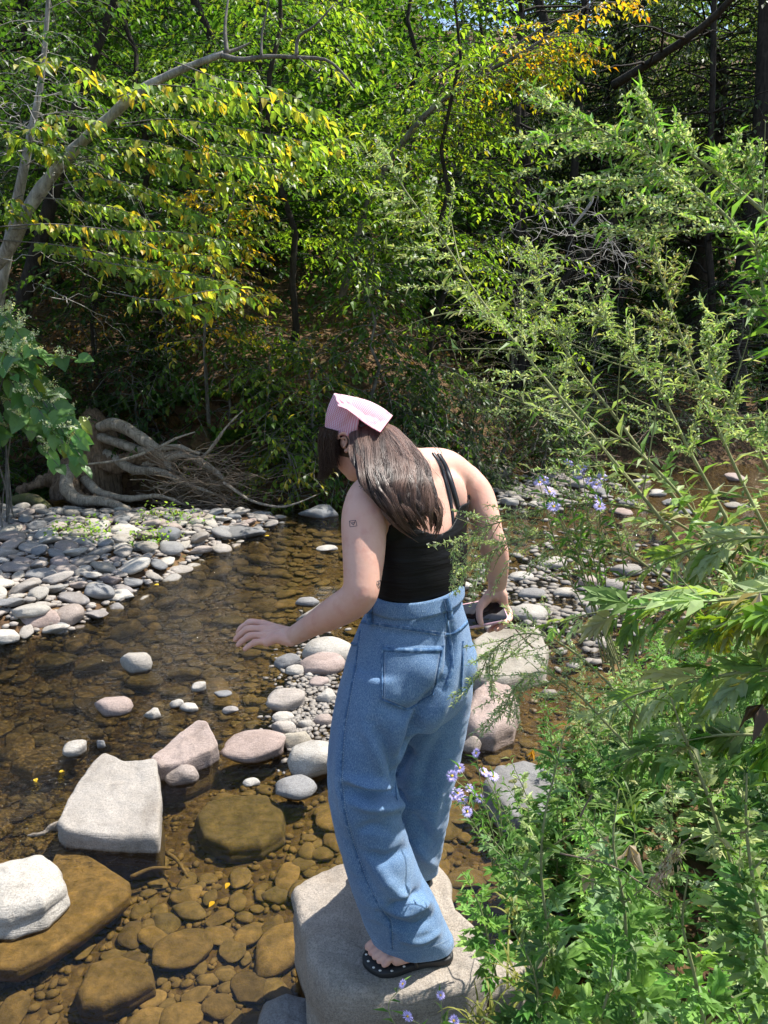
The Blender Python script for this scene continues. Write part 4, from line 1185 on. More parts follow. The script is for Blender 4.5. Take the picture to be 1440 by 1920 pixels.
# shape of the cap is cut open around the face by the shorter front locks below
HV = []; HT = []; HC_ = []; hn = 0
def strand(P, r0, tint):
    global hn
    V_, Q_ = tube_arr(P, r0, 3)
    HV.append(V_); HT.append(np.concatenate([Q_[:, [0, 1, 2]], Q_[:, [0, 2, 3]]]) + hn); HC_.append(np.broadcast_to(tint, (len(V_), 3))); hn += len(V_)
hs = np.random.default_rng(3)
CC = np.array([c_ for c_, a_, b_ in hrg]); AA = np.array([a_ for c_, a_, b_ in hrg]); BBv = np.array([b_ for c_, a_, b_ in hrg])
def hair_at(t, phi):
    x = t * (len(CC) - 1); i = np.clip(x.astype(int), 0, len(CC) - 2); f = (x - i)[:, None]
    c_ = CC[i] * (1 - f) + CC[i + 1] * f; a_ = AA[i] * (1 - f) + AA[i + 1] * f; b_ = BBv[i] * (1 - f) + BBv[i + 1] * f
    return c_, a_, b_
clumps = np.linspace(-.35, math.pi + .35, 90) + hs.normal(size=90) * .03; cph = hs.uniform(0, 6.28, 90); cfr = hs.uniform(.9, 1.6, 90); cend = hs.uniform(.74, 1.0, 90); camp_ = hs.uniform(.5, 1.25, 90); ctone = hs.random(90)
for i in range(3400):
    k = int(hs.integers(90)); ph0 = clumps[k] + hs.normal() * .085
    n = 20; tE = cend[k] * hs.uniform(.93, 1.02); t = np.linspace(0, min(1.0, tE), n)
    sw = camp_[k] * (.17 * np.sin(2 * math.pi * cfr[k] * t + cph[k]) + .04 * np.sin(2 * math.pi * cfr[k] * 2.3 * t + cph[k] * 2)) * np.clip(t * 2.2, 0, 1)
    ph = clumps[k] + sw * 1.25 + (ph0 - clumps[k]) * (1 - .8 * t ** 2.5) + .03 * hs.normal() * t
    c_, a_, b_ = hair_at(t, ph)
    c_ = c_ + np.outer(np.clip(t - .72, 0, 1) ** 1.2 * (ctone[k] - .35) * .16, [.25, -.05, -1.0])
    rr_ = .90 + .10 * ctone[k] + .05 * hs.random() - .35 * abs(ph0 - clumps[k]) + (.06 + .12 * t) * camp_[k] * np.sin(2 * math.pi * cfr[k] * 1.3 * t + cph[k] + 1)
    P = c_ + a_ * (np.cos(ph) * rr_)[:, None] + b_ * (np.sin(ph) * rr_)[:, None]
    tone = .75 * ctone[k] + .25 * hs.random()
    tint = np.array([.016, .009, .007]) * (1 - tone) + np.array([.23, .135, .10]) * tone ** 1.8
    rad = .00050 * np.clip(np.minimum(1, (1 - np.linspace(0, 1, n)) * 5 + .25), 0, 1)
    strand(P, rad, tint)
# front locks hanging in front of the face
for i in range(2400):
    u = hs.random() ** 1.3; yv = hs.uniform(-1, 1)
    top = A3(603 + 26 * u + hs.normal() * 2, 800 + 8 * u, 1.865 - .075 * u + .012 * yv)
    end_y = 842 + 62 * hs.random() ** .7 - 26 * u
    xs = 605 + 27 * u + 8 * hs.normal() * .4
    if u > .45 and hs.random() < .6: end_y = 840 + 20 * hs.random()
    mid = A3(602 + 26 * u + 3 * hs.normal(), (800 + end_y) / 2, 1.868 - .075 * u + .012 * yv)
    end = A3(xs + 3 * hs.normal(), end_y, 1.872 - .075 * u + .012 * yv)
    P = smoothline([top, mid, end], 12)
    strand(P, .0009 * np.linspace(1, .4, 12), np.array([.03, .018, .014]) * (1 + hs.random()))
# wisps
for i in range(60):
    x0, y0 = hs.uniform(735, 825), hs.uniform(830, 985); a0 = hs.uniform(-.4, 1.2); l_ = hs.uniform(15, 34)
    P = smoothline([A3(x0 - 14, y0 - 18, 1.70), A3(x0, y0, 1.675), A3(x0 + l_ * .5 * math.cos(a0), y0 + l_ * .6, 1.67), A3(x0 + l_ * math.cos(a0) * .6, y0 + l_ * 1.1, 1.68)], 14)
    strand(P, .00035, np.array([.05, .03, .022]))
hm = np_mesh('strands', np.concatenate(HV), np.concatenate(HT), True, np.concatenate(HC_))
a = hbm.attributes.new('tint', 'FLOAT_COLOR', 'POINT'); a.data.foreach_set('color', np.tile([.022, .013, .010, 1.], len(hbm.vertices)).astype(np.float32))
ho = child('hair', hbm, M['hair'])
hm.transform(Matrix.Translation(-WL)); sto = link('strands', hm, M['hair'], ho); sto['kind'] = 'stuff'

# ---- headscarf ---------------------------------------------------------------------
def cloth(name, fn, nu, nv, scale, parent=None, thick=.0012):
    V_ = []; U_ = []
    for i in range(nu + 1):
        for j in range(nv + 1):
            V_.append(fn(i / nu, j / nv)); U_.append((i / nu * scale[0], j / nv * scale[1]))
    Q = np.array([(i * (nv + 1) + j, (i + 1) * (nv + 1) + j, (i + 1) * (nv + 1) + j + 1, i * (nv + 1) + j + 1) for i in range(nu) for j in range(nv)])
    me = np_mesh(name, np.array(V_), Q, True, None, np.array(U_)); me.transform(Matrix.Translation(-WL))
    o = link(name, me, M['gingham'], parent or woman)
    s = o.modifiers.new('s', 'SOLIDIFY'); s.thickness = thick
    return o
bmh = bmesh.new(); bmh.from_mesh(hbm); bmesh.ops.translate(bmh, verts=bmh.verts, vec=WL)
HB = BVHTree.FromBMesh(bmh); bmh.free()
def fit(P, off=.007):
    d = Vector(P) - CAMP; L_ = d.length; r_ = HB.ray_cast(CAMP, d.normalized())
    if r_[0] is None: return P
    return np.array(CAMP + d.normalized() * min(L_, r_[3] - off))
def bil(c4, u, v):
    a_, b_, c_, d_ = [np.array(q, float) for q in c4]
    return (a_ * (1 - u) + b_ * u) * (1 - v) + (d_ * (1 - u) + c_ * u) * v
def wrap(u, v):      # side piece: from the brow, over the ear, to the back edge; u left->right, v top->bottom
    # px corners: top-left fold (627,738)-(648,760) ; right (672,782) ; lower right (667,822) ; ear top (634,816) ; brow (610,806)
    top = smoothline([(627, 738), (636, 752), (648, 762), (660, 770), (674, 783)], 21); bot = smoothline([(610, 804), (622, 813), (636, 816), (650, 817), (668, 822)], 21)
    i = min(int(u * 20), 19); f = u * 20 - i
    a_ = top[i] * (1 - f) + top[i + 1] * f; b_ = bot[i] * (1 - f) + bot[i + 1] * f
    q = a_ * (1 - v) + b_ * v
    q[0] -= 5 * math.sin(math.pi * v) * (1 - u) 
    bul = math.sin(math.pi * min(1, v * .55 + .25)) * .012
    Y = 1.835 - .052 * u - bul + .03 * (1 - u) ** 3 + .003 * math.sin(u * 16 + v * 5)
    return fit(A3(q[0], q[1], Y), .006)
def over(u, v):      # top of the head going round to the far side
    a_ = wrap(0, v) 
    th = u * 2.3
    cen_ = hp(0, 0, .02)
    far = hp(.078, .02 - .02 * v, .05 - .03 * v)
    P0 = a_; P1 = hp(.02, .055 * v + .03, .125 - .04 * v) ; P2 = far
    return P0 * (1 - u) ** 2 + P1 * 2 * u * (1 - u) + P2 * u * u
def flap(u, v):      # free tail folded back over the crown, u along, v from upper edge to lower edge
    up_ = smoothline([(627, 738), (655, 743), (690, 752), (718, 766), (736, 780)], 21); lo = smoothline([(634, 762), (650, 768), (668, 782), (690, 798), (713, 811)], 21)
    i = min(int(u * 20), 19); f = u * 20 - i
    a_ = up_[i] * (1 - f) + up_[i + 1] * f; b_ = lo[i] * (1 - f) + lo[i + 1] * f
    q = a_ * (1 - v) + b_ * v
    Y = 1.86 - .09 * v - .04 * u * v - .01 * u + .005 * math.sin(v * 9 + u * 7) + .004 * math.sin(u * 21 + v * 3) + .003 * math.sin(u * 40 - v * 14)
    return fit(A3(q[0], q[1], Y), .024)
sc_ = cloth('headscarf', wrap, 30, 30, (16, 20))
cloth('scarf_crown', over, 24, 24, (26, 20), None)
cloth('scarf_tail', flap, 40, 24, (36, 17), None)

# ---- phone in the right hand ---------------------------------------------------------
ph = thing('phone', 'phone in a pink case held in her right hand beside the hip', 'phone', A3(912, 1148, 1.90))
PLc = Vector(ph.location)
def slabbox(w, h, t, r_=.010, n=6):
    mb = MB(); out = []
    for (sx_, sy_, a0) in ((1, 1, 0), (-1, 1, 90), (-1, -1, 180), (1, -1, 270)):
        for k in range(n + 1):
            a_ = R(a0 + 90 * k / n); out.append((sx_ * (w / 2 - r_) + r_ * math.cos(a_), sy_ * (h / 2 - r_) + r_ * math.sin(a_)))
    o_ = np.array(out); m = len(o_); Vs = []
    for z_, k_ in ((-t / 2, .96), (-t / 2 + .0015, 1), (t / 2 - .0015, 1), (t / 2, .96)):
        Vs.append(np.concatenate([o_ * k_, np.full((m, 1), z_)], 1))
    Q = [(i * m + j, i * m + (j + 1) % m, (i + 1) * m + (j + 1) % m, (i + 1) * m + j) for i in range(3) for j in range(m)]
    Q.append(tuple(range(m))[::-1]); Q.append(tuple(range(3 * m, 4 * m))); mb.add(np.concatenate(Vs), Q); return mb
rotm = Matrix(((.955, .05, -.29), (.26, .30, -.90) , (.10, -.95, -.28))).to_4x4()
ax_ = Vector((.96, .22, .10)).normalized(); nz = Vector((-.05, -.60, .80)); nz = (nz - ax_ * nz.dot(ax_)).normalized(); ay_ = nz.cross(ax_)
rotm = Matrix((ax_, ay_, nz)).transposed().to_4x4()
for nm, dims, off, mt in (('case', (.150, .076, .011), (-.022, 0, -.002), 'phone_case'), ('screen', (.143, .069, .004), (-.022, 0, .0042), 'glass')):
    me = slabbox(*dims).mesh(nm); me.transform(rotm @ Matrix.Translation(off)); link(nm, me, M[mt], ph)
# ================================================================== foliage machinery
TPL = {}
def tpl(name, V, T): TPL[name] = (np.array(V, float), np.array(T, int))
# x = width (half width .5 at scale 1), y = along the leaf 0..1, z = up
tpl('diamond', [(0, 0, 0), (-.5, .45, .09), (0, 1, -.06), (.5, .45, .09)], [(0, 2, 1), (0, 3, 2)])
tpl('ovate', [(0, 0, 0), (-.42, .28, .10), (-.40, .58, .08), (0, 1, -.14), (.40, .58, .08), (.42, .28, .10), (0, .5, -.01)],
    [(0, 6, 1), (1, 6, 2), (2, 6, 3), (3, 6, 4), (4, 6, 5), (5, 6, 0)])
tpl('lance', [(0, 0, 0), (-.5, .38, .12), (0, 1, -.16), (.5, .38, .12), (0, .45, 0)], [(0, 4, 1), (1, 4, 2), (2, 4, 3), (3, 4, 0)])
def heart():
    V = [(0, 0, 0), (-.30, -.12, .05), (-.52, .08, .10), (-.52, .34, .09), (-.34, .66, .03), (0, 1, -.14), (.34, .66, .03), (.52, .34, .09), (.52, .08, .10), (.30, -.12, .05), (0, .35, -.03), (0, .68, -.06)]
    T = [(0, 10, 1), (1, 10, 2), (2, 10, 3), (3, 10, 4), (4, 10, 11), (4, 11, 5), (5, 11, 6), (6, 11, 10), (6, 10, 7), (7, 10, 8), (8, 10, 9), (9, 10, 0)]
    return V, T
tpl('heart', *heart())
def lobed(n=3, seed=0, narrow=1.0):
    """mugwort leaf: a spine with pairs of pointed lobes and a long end lobe"""
    r = random.Random(seed); V = []; T = []
    def lobe(bx, by, ang, L, w, droop, side):
        o = len(V); c, s_ = math.cos(ang), math.sin(ang)
        for a, b, z in ((0, 0, 0), (.42, -.5, .10), (1, 0, droop), (.42, .5, .10), (.45, 0, 0)):
            V.append((bx + (c * a * L - s_ * b * w), by + (s_ * a * L + c * b * w), z * L + .0))
        T.extend([(o, o + 4, o + 1), (o + 1, o + 4, o + 2), (o + 2, o + 4, o + 3), (o + 3, o + 4, o)])
    lobe(0, .30, math.pi / 2, .70, .24 * narrow, -.15, 0)
    for k in range(n):
        y = .22 + .42 * k / max(1, n - 1); L = (.46 - .10 * k / n) * r.uniform(.85, 1.1)
        for sd in (-1, 1):
            lobe(0, y, math.pi / 2 - sd * R(48 - 9 * k + r.uniform(-6, 6)), L, .21 * narrow, -.12, sd)
    # spine
    o = len(V); V += [(-.018, 0, 0), (.018, 0, 0), (.03, .62, -.01), (-.03, .62, -.01)]; T += [(o, o + 1, o + 2), (o, o + 2, o + 3)]
    return V, T
tpl('lobed', *lobed(3, 1)); tpl('lobed_b', *lobed(2, 2)); tpl('lobed_c', *lobed(4, 3, .9))
def norm(a): return a / (np.linalg.norm(a, axis=-1, keepdims=True) + 1e-9)
def leaf_arrays(tn, pos, dr, up, size, width):
    V, T = TPL[tn]; n = len(pos)
    y = norm(dr); x = norm(np.cross(y, up)); z = np.cross(x, y)
    size = np.broadcast_to(size, (n,)); width = np.broadcast_to(width, (n,))
    out = (pos[:, None] + (V[None, :, 0] * (size * width)[:, None])[..., None] * x[:, None] + (V[None, :, 1] * size[:, None])[..., None] * y[:, None]
           + (V[None, :, 2] * size[:, None])[..., None] * z[:, None])
    TT = T[None] + (np.arange(n) * len(V))[:, None, None]
    return out.reshape(-1, 3), TT.reshape(-1, 3), len(V)
def foliage(name, tn, L, mat, parent=None, kind='stuff', org=(0, 0, 0)):
    """L: dict pos, dir, up, size, width, col"""
    V, T, k = leaf_arrays(tn, L['pos'] - np.array(org), L['dir'], L['up'], L['size'], L['width'])
    o = link(name, np_mesh(name, V, T, False, np.repeat(L['col'], k, axis=0)), mat, parent)
    if kind: o['kind'] = kind
    return o
LEAFOBJ = {}
def leaf_objects(tn, L, mat, parent, org, nmax, name='leaf'):
    """the nmax largest in the picture as single leaves; returns the rest"""
    if nmax <= 0: return L
    d = (L['pos'] - np.array(CAMP)) @ np.array(FW)
    px = L['pos'][:, 0] / d; vis = (abs(px) < .53) & (d > .2)
    sc = np.where(vis, L['size'] / d, 0); idx = np.argsort(-sc)[:nmax]; idx = idx[sc[idx] > 0]
    key = (tn, mat.name)
    if key not in LEAFOBJ:
        V, T = TPL[tn]; me = np_mesh(name, V, T, False, np.ones((len(V), 3))); me.materials.append(mat); LEAFOBJ[key] = me
    me = LEAFOBJ[key]; y = norm(L['dir']); x = norm(np.cross(y, L['up'])); z = np.cross(x, y)
    w = np.broadcast_to(L['width'], (len(L['pos']),)); sz = np.broadcast_to(L['size'], (len(L['pos']),))
    for i in idx:
        o = bpy.data.objects.new(name, me); COL.objects.link(o); o.parent = parent
        s = float(sz[i]); p_ = L['pos'][i] - np.array(org)
        o.matrix_basis = Matrix(((x[i, 0] * s * w[i], y[i, 0] * s, z[i, 0] * s, p_[0]), (x[i, 1] * s * w[i], y[i, 1] * s, z[i, 1] * s, p_[1]), (x[i, 2] * s * w[i], y[i, 2] * s, z[i, 2] * s, p_[2]), (0, 0, 0, 1)))
        o.color = (*L['col'][i], 1)
    keep = np.ones(len(L['pos']), bool); keep[idx] = False
    return {k: (v[keep] if np.ndim(v) and len(v) == len(keep) else v) for k, v in L.items()}
def cat_L(Ls):
    return {k: np.concatenate([np.broadcast_to(l[k], (len(l['pos']),)) if np.ndim(l[k]) < 1 else l[k] for l in Ls]) for k in Ls[0]}
def spray(P, rs, size, spacing, ang=50, droop=.25, updir=(0, 0, 1), width=.5, cols=None, jit=.25, face=None):
    """leaves set alternately along polyline P"""
    P = np.asarray(P); seg = np.linalg.norm(np.diff(P, axis=0), axis=1); cum = np.concatenate([[0], np.cumsum(seg)])
    n = max(2, int(cum[-1] / spacing)); s = np.linspace(.06, 1, n) * cum[-1]
    pos = np.stack([np.interp(s, cum, P[:, k]) for k in range(3)], 1)
    T = norm(np.stack([np.interp(s, cum, np.gradient(P, axis=0)[:, k]) for k in range(3)], 1))
    up = norm(np.array(updir) + rs.normal(size=(n, 3)) * jit)
    side = norm(np.cross(T, up)) * np.where(np.arange(n) % 2, 1, -1)[:, None]
    a = R(ang) * (1 + .25 * rs.normal(size=n))[:, None]
    d = T * np.cos(a) + side * np.sin(a); d[:, 2] -= droop * (1 + .5 * rs.normal(size=n)); d[-1] = T[-1]
    sz = size * rs.uniform(.5, 1.25, n)
    return dict(pos=pos, dir=norm(d), up=up, size=sz, width=np.full(n, width) * rs.uniform(.8, 1.15, n), col=cols(n, rs))
def pal(stops, weights, jit=.18):
    S = np.array(stops); Wt = np.array(weights) / sum(weights)
    def f(n, rs):
        c = S[rs.choice(len(S), n, p=Wt)]
        return np.clip(c * (1 + jit * rs.normal(size=(n, 1))) * (1 + .06 * rs.normal(size=(n, 3))), .004, 1)
    return f
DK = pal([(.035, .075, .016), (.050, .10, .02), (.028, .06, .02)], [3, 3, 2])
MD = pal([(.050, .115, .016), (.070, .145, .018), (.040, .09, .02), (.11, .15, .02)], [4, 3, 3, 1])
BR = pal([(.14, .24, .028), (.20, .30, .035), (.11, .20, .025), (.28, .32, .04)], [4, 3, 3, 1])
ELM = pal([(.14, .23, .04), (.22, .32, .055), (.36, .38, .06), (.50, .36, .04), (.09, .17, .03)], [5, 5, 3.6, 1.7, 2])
YEL = pal([(.60, .42, .03), (.52, .30, .02), (.42, .38, .03), (.18, .24, .03)], [4, 2, 3, 2])
ORA = pal([(.48, .22, .015), (.46, .33, .02), (.34, .12, .012), (.30, .32, .02)], [2, 4, .5, 3.5])
GRY = pal([(.07, .11, .045), (.10, .14, .055), (.055, .09, .03), (.14, .17, .07)], [4, 3, 3, 1])
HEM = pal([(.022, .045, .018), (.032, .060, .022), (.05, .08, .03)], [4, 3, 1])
BRN = pal([(.13, .07, .03), (.20, .12, .05), (.09, .055, .02), (.07, .08, .02)], [3, 2, 3, 1])

def branch_line(p0, az, el, L, droop, rs, n=8, wob=.05):
    t = np.linspace(0, 1, n); d = np.array([math.cos(az) * math.cos(el), math.sin(az) * math.cos(el), math.sin(el)])
    P = np.asarray(p0) + np.outer(t * L, d); P[:, 2] -= droop * L * t ** 2
    P[1:] += np.cumsum(rs.normal(size=(n - 1, 3)) * wob * L / n, axis=0)
    return P
def tree(name, label, cat_, base, H, r0, bark_, cols, size, nb=22, blen=1.6, zlo=.2, lean=(0, 0), az=None, el=.15, droop=.35, tn='ovate', width=.62, dens=1.0, mat='leaf',
         group=None, seed=0, twig=.42, tw_sp=.16, ldroop=.25, nleaf=0, path=None, taper=.25, blen_top=.35, jit=.3, view_cull=True):
    rs = np.random.default_rng(seed + 100)
    base = np.array(base, float)
    t_ = thing(name, label, cat_, base, group)
    if path is None:
        n = 12; tt = np.linspace(0, 1, n); P = base + np.outer(tt, [lean[0], lean[1], H]); P[1:-1, :2] += rs.normal(size=(n - 2, 2)) * .018 * H
    else: P = smoothline(path, 24); n = 24
    wood = MB(); wood.tube(P - base, np.linspace(r0, r0 * taper, len(P)), 10)
    wood.build('trunk', M[bark_], t_)
    limbs = MB(); LL = []
    for b in range(nb):
        f = zlo + (1 - zlo) * ((b + rs.random()) / nb)
        i = f * (len(P) - 1); k = min(int(i), len(P) - 2); p0 = P[k] * (1 - (i - k)) + P[k + 1] * (i - k)
        a = (rs.uniform(0, 2 * math.pi) if az is None else rs.normal(az[0], az[1]))
        L = blen * (1 - (1 - blen_top) * f ** 1.3) * rs.uniform(.6, 1.15)
        B = branch_line(p0, a, el + rs.normal() * .18, L, droop, rs)
        if view_cull and (np.all(abs(B[:, 0]) > .60 * (B[:, 1] + .9)) or B[:, 2].min() > 2.2 + .46 * B[:, 1].max()): continue
        limbs.tube(B - base, np.linspace(max(.005, r0 * .16 * (1 - .6 * f)), .002, len(B)), 5, cap=False)
        m = max(3, int(L / tw_sp * dens)); Tg = norm(np.gradient(B, axis=0))
        for j in range(m):
            u = .18 + .82 * (j + rs.random()) / m; q = u * (len(B) - 1); kk = min(int(q), len(B) - 2); s0 = B[kk] * (1 - (q - kk)) + B[kk + 1] * (q - kk); Td = Tg[kk]
            sd = norm(np.cross(Td, [0, 0, 1.])) * (1 if j % 2 else -1)
            aa = rs.uniform(.5, 1.1); d = Td * math.cos(aa) + sd * math.sin(aa) + rs.normal(size=3) * .12
            TL = twig * (1.15 - .6 * u) * rs.uniform(.6, 1.2)
            Q = s0 + np.outer(np.linspace(0, 1, 5), norm(d) * TL); Q[:, 2] -= np.linspace(0, 1, 5) ** 2 * TL * .25
            LL.append(spray(Q, rs, size, size * .48 / dens, droop=ldroop, width=width, cols=cols, jit=jit))
            if size > .05 and base[1] < 11: limbs.tube(Q - base, np.linspace(.0035, .0015, 5), 3, cap=False)
    if limbs.v: limbs.build('limbs', M[bark_], t_)['kind'] = 'stuff'
    if LL:
        L = cat_L(LL)
        L = leaf_objects(tn, L, M[mat], t_, base, nleaf)
        foliage('crown', tn, L, M[mat], t_, 'stuff', base)
    return t_
def gz(x, y): return float(ground_h(x, y))
def wp(px, py, Y): return np.array(at(px, py, Y))
def base_at(px, Y): 
    x = (px - 720) / F * (Y * math.cos(PITCH) + 1.2); return (x, Y, gz(x, Y) - .05)

# ------------------------------------------------------------------ the far wood
# the leaning pale trunk with drooping yellow-green sprays, upper left
pth = [wp(-160, 620, 7.2), wp(-10, 500, 7.1), wp(60, 380, 7.0), wp(130, 290, 6.95), wp(200, 225, 6.9), wp(260, 172, 6.85), wp(330, 135, 6.8), wp(420, 100, 6.75)]
bx = pth[0].copy(); bx[2] = gz(bx[0], bx[1]) - .1
rs = np.random.default_rng(11)
lt = thing('leaning_tree', 'leaning pale barked tree with yellow and green sprays drooping over the stream', 'tree', bx)
w_ = MB(); w_.tube(smoothline([bx] + pth, 40) - bx, np.linspace(.075, .024, 40) * (1 + .10 * np.sin(np.arange(40) * 1.7)), 12)
w_.build('trunk', M['bark_light'], lt)
lm = MB()
for pts, r_ in (([(415, 103, 6.75), (450, 112, 6.7), (500, 106, 6.65), (560, 108, 6.6), (610, 112, 6.6), (640, 135, 6.55), (665, 165, 6.5)], .022),
               ([(420, 100, 6.75), (445, 92, 6.8), (470, 80, 6.8)], .018), ([(425, 98, 6.75), (422, 50, 6.8), (430, -20, 6.9)], .02),
               ([(490, 106, 6.65), (492, 60, 6.7), (508, -20, 6.7)], .012), ([(555, 106, 6.6), (560, 70, 6.6), (590, 48, 6.5), (625, 10, 6.5)], .016), ([(560, 108, 6.6), (580, 125, 6.5), (600, 140, 6.5)], .008)):
    Q = smoothline([wp(*q) for q in pts], 16); lm.tube(Q - bx, np.linspace(r_, r_ * .35, 16), 8)
sprays = [  # drooping leafy branches: start, middle, end, and strength
 [(215, 240, 6.9), (300, 232, 6.5), (400, 245, 6.3), (520, 268, 6.2), (555, 275, 6.2)],
 [(175, 262, 6.9), (260, 262, 6.5), (350, 282, 6.3), (460, 300, 6.2), (550, 325, 6.2)],
 [(240, 200, 6.9), (300, 180, 6.6), (380, 186, 6.5), (470, 208, 6.4)],
 [(320, 235, 6.6), (420, 290, 6.4), (540, 290, 6.3), (655, 255, 6.2)],
 [(130, 300, 6.9), (220, 290, 6.5), (320, 320, 6.4), (415, 345, 6.3)],
 [(90, 350, 7.0), (190, 335, 6.6), (290, 370, 6.4), (370, 415, 6.3)],
 [(20, 430, 7.0), (130, 425, 6.6), (250, 437, 6.4), (350, 440, 6.3), (435, 455, 6.2)],
 [(0, 450, 7.0), (110, 460, 6.6), (210, 480, 6.5), (290, 500, 6.4), (330, 545, 6.3)],
 [(150, 480, 6.9), (250, 500, 6.5), (360, 515, 6.3), (430, 530, 6.2)],
 [(60, 380, 7.1), (10, 400, 6.9), (-60, 430, 6.8)], [(230, 190, 6.9), (180, 150, 6.8), (120, 160, 6.6)], [(120, 310, 7), (60, 270, 6.8), (0, 240, 6.6)],
 [(340, 140, 6.8), (420, 170, 6.5), (520, 190, 6.4), (600, 230, 6.3)], [(200, 230, 6.9), (140, 225, 6.7), (90, 250, 6.5)], [(250, 560, 6.6), (340, 575, 6.3), (420, 560, 6.2), (480, 555, 6.1)],
 [(70, 370, 7.0), (170, 380, 6.7), (260, 410, 6.5)], [(200, 420, 6.9), (300, 470, 6.5), (400, 480, 6.3)],
]
LL = []
for pts in sprays:
    for rep_ in range(2):
        off = rs.normal(size=3) * [.06, .25, .02] * (1 if rep_ else 0)
        Q = smoothline([wp(*q) for q in pts], 26) + off
        lm.tube(Q - bx, np.linspace(.0055, .002, 26), 4, cap=False)
        LL.append(spray(Q[3:], rs, .098, .036, ang=50, droop=.75, width=.56, cols=ELM, jit=.45))
        for j in range(5, 25, 3):
            d = rs.normal(size=3) * [.3, 1, .06] + [.5, -.1, -.12]; L_ = rs.uniform(.12, .34)
            TW = Q[j] + np.outer(np.linspace(0, 1, 5), norm(d) * L_); TW[:, 2] -= np.linspace(0, 1, 5) ** 2 * .06
            LL.append(spray(TW, rs, .092, .04, ang=50, droop=.8, width=.56, cols=ELM, jit=.45))
lm.build('limbs', M['bark'], lt)['kind'] = 'stuff'
L = leaf_objects('ovate', cat_L(LL), M['leaf'], lt, bx, 300)
foliage('crown', 'ovate', L, M['leaf'], lt, 'stuff', bx)

def T(*a, **k): return tree(*a, **k)
# slim trunk standing at the left edge
tree('slender_tree', 'thin pale trunk with dead side twigs at the upper left edge', 'tree', base_at(-20, 7.6), 5, .06, 'bark_light', MD, .07, nb=26, blen=1.5, path=[wp(-30, 700, 7.6), wp(20, 440, 7.5), wp(42, 330, 7.4), wp(60, 240, 7.4), wp(80, 130, 7.4), wp(95, -60, 7.4)], seed=1, zlo=.4, nleaf=60)
tree('forked_tree', 'grey trunk leaning right behind the drooping yellow sprays', 'tree', base_at(60, 8.6), 6, .09, 'bark_dark', DK, .07, nb=30, blen=1.7, path=[wp(20, 640, 8.7), wp(90, 400, 8.6), wp(140, 215, 8.5), wp(190, 70, 8.5), wp(235, -60, 8.5)], seed=2, zlo=.35)
# bright sunlit bushy trees in the middle
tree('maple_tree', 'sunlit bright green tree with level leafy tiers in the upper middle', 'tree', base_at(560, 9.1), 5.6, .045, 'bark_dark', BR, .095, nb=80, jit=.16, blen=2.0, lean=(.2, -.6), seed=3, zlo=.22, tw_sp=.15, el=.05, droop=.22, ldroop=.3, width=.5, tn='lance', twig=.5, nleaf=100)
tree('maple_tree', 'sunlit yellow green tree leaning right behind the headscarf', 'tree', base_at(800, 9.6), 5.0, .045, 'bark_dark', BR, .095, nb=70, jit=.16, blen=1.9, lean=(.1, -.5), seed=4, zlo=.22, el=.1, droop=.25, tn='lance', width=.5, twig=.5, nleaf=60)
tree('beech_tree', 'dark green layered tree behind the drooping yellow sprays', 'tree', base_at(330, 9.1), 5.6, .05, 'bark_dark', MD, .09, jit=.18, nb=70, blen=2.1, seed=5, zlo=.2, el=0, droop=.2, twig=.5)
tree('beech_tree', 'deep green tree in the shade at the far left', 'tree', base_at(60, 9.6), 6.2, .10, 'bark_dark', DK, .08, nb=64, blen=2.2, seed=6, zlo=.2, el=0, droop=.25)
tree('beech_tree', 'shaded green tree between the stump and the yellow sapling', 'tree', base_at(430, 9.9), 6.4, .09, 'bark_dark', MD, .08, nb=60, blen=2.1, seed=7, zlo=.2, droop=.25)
tree('yellow_sapling', 'slim sapling with a golden yellow crown over the tangled roots', 'sapling', base_at(388, 8.4), 2.2, .022, 'bark', YEL, .07, nb=36, blen=.85, path=[wp(392, 800, 8.4), wp(386, 700, 8.35), wp(384, 620, 8.3), wp(400, 520, 8.2), wp(425, 420, 8.2), wp(440, 350, 8.2)], seed=8, zlo=.36, el=.2, droop=.3, ldroop=.6, nleaf=120, blen_top=.8)
tree('yellow_shrub', 'small shrub with yellow patched leaves left of the headscarf', 'shrub', base_at(600, 8.3), 1.5, .02, 'bark', pal([(.07, .13, .02), (.11, .18, .025), (.35, .27, .03), (.05, .10, .02)], [4, 3, 2, 3]), .075, nb=46, blen=1.1, seed=9, zlo=.05, el=.25, droop=.5, ldroop=.5, nleaf=80)
tree('green_shrub', 'broad leafy green shrub above the headscarf', 'shrub', base_at(700, 8.7), 2.6, .03, 'bark', MD, .08, nb=66, blen=1.35, seed=10, zlo=.08, el=.2, droop=.45, ldroop=.5, nleaf=80)
tree('green_shrub', 'light leaved shrub hanging over the far bank right of the headscarf', 'shrub', base_at(810, 8.9), 1.6, .025, 'bark', GRY, .07, nb=50, blen=1.2, seed=12, zlo=.05, el=.2, droop=.5, ldroop=.5)
tree('green_shrub', 'yellow green shrub spilling down to the water by the brush pile', 'shrub', base_at(560, 7.9), .9, .02, 'bark', pal([(.10, .16, .02), (.16, .21, .03), (.32, .27, .03)], [5, 4, 1.5]), .07, nb=36, blen=.8, seed=13, zlo=.05, el=.3, droop=.7, ldroop=.6, nleaf=60)
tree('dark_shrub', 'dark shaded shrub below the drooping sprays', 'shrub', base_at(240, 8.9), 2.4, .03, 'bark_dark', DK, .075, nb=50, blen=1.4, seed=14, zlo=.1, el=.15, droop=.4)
tree('dark_shrub', 'dark shaded shrub behind the knotweed', 'shrub', base_at(70, 8.8), 2.6, .03, 'bark_dark', DK, .075, nb=50, blen=1.4, seed=15, zlo=.1, el=.15, droop=.4)
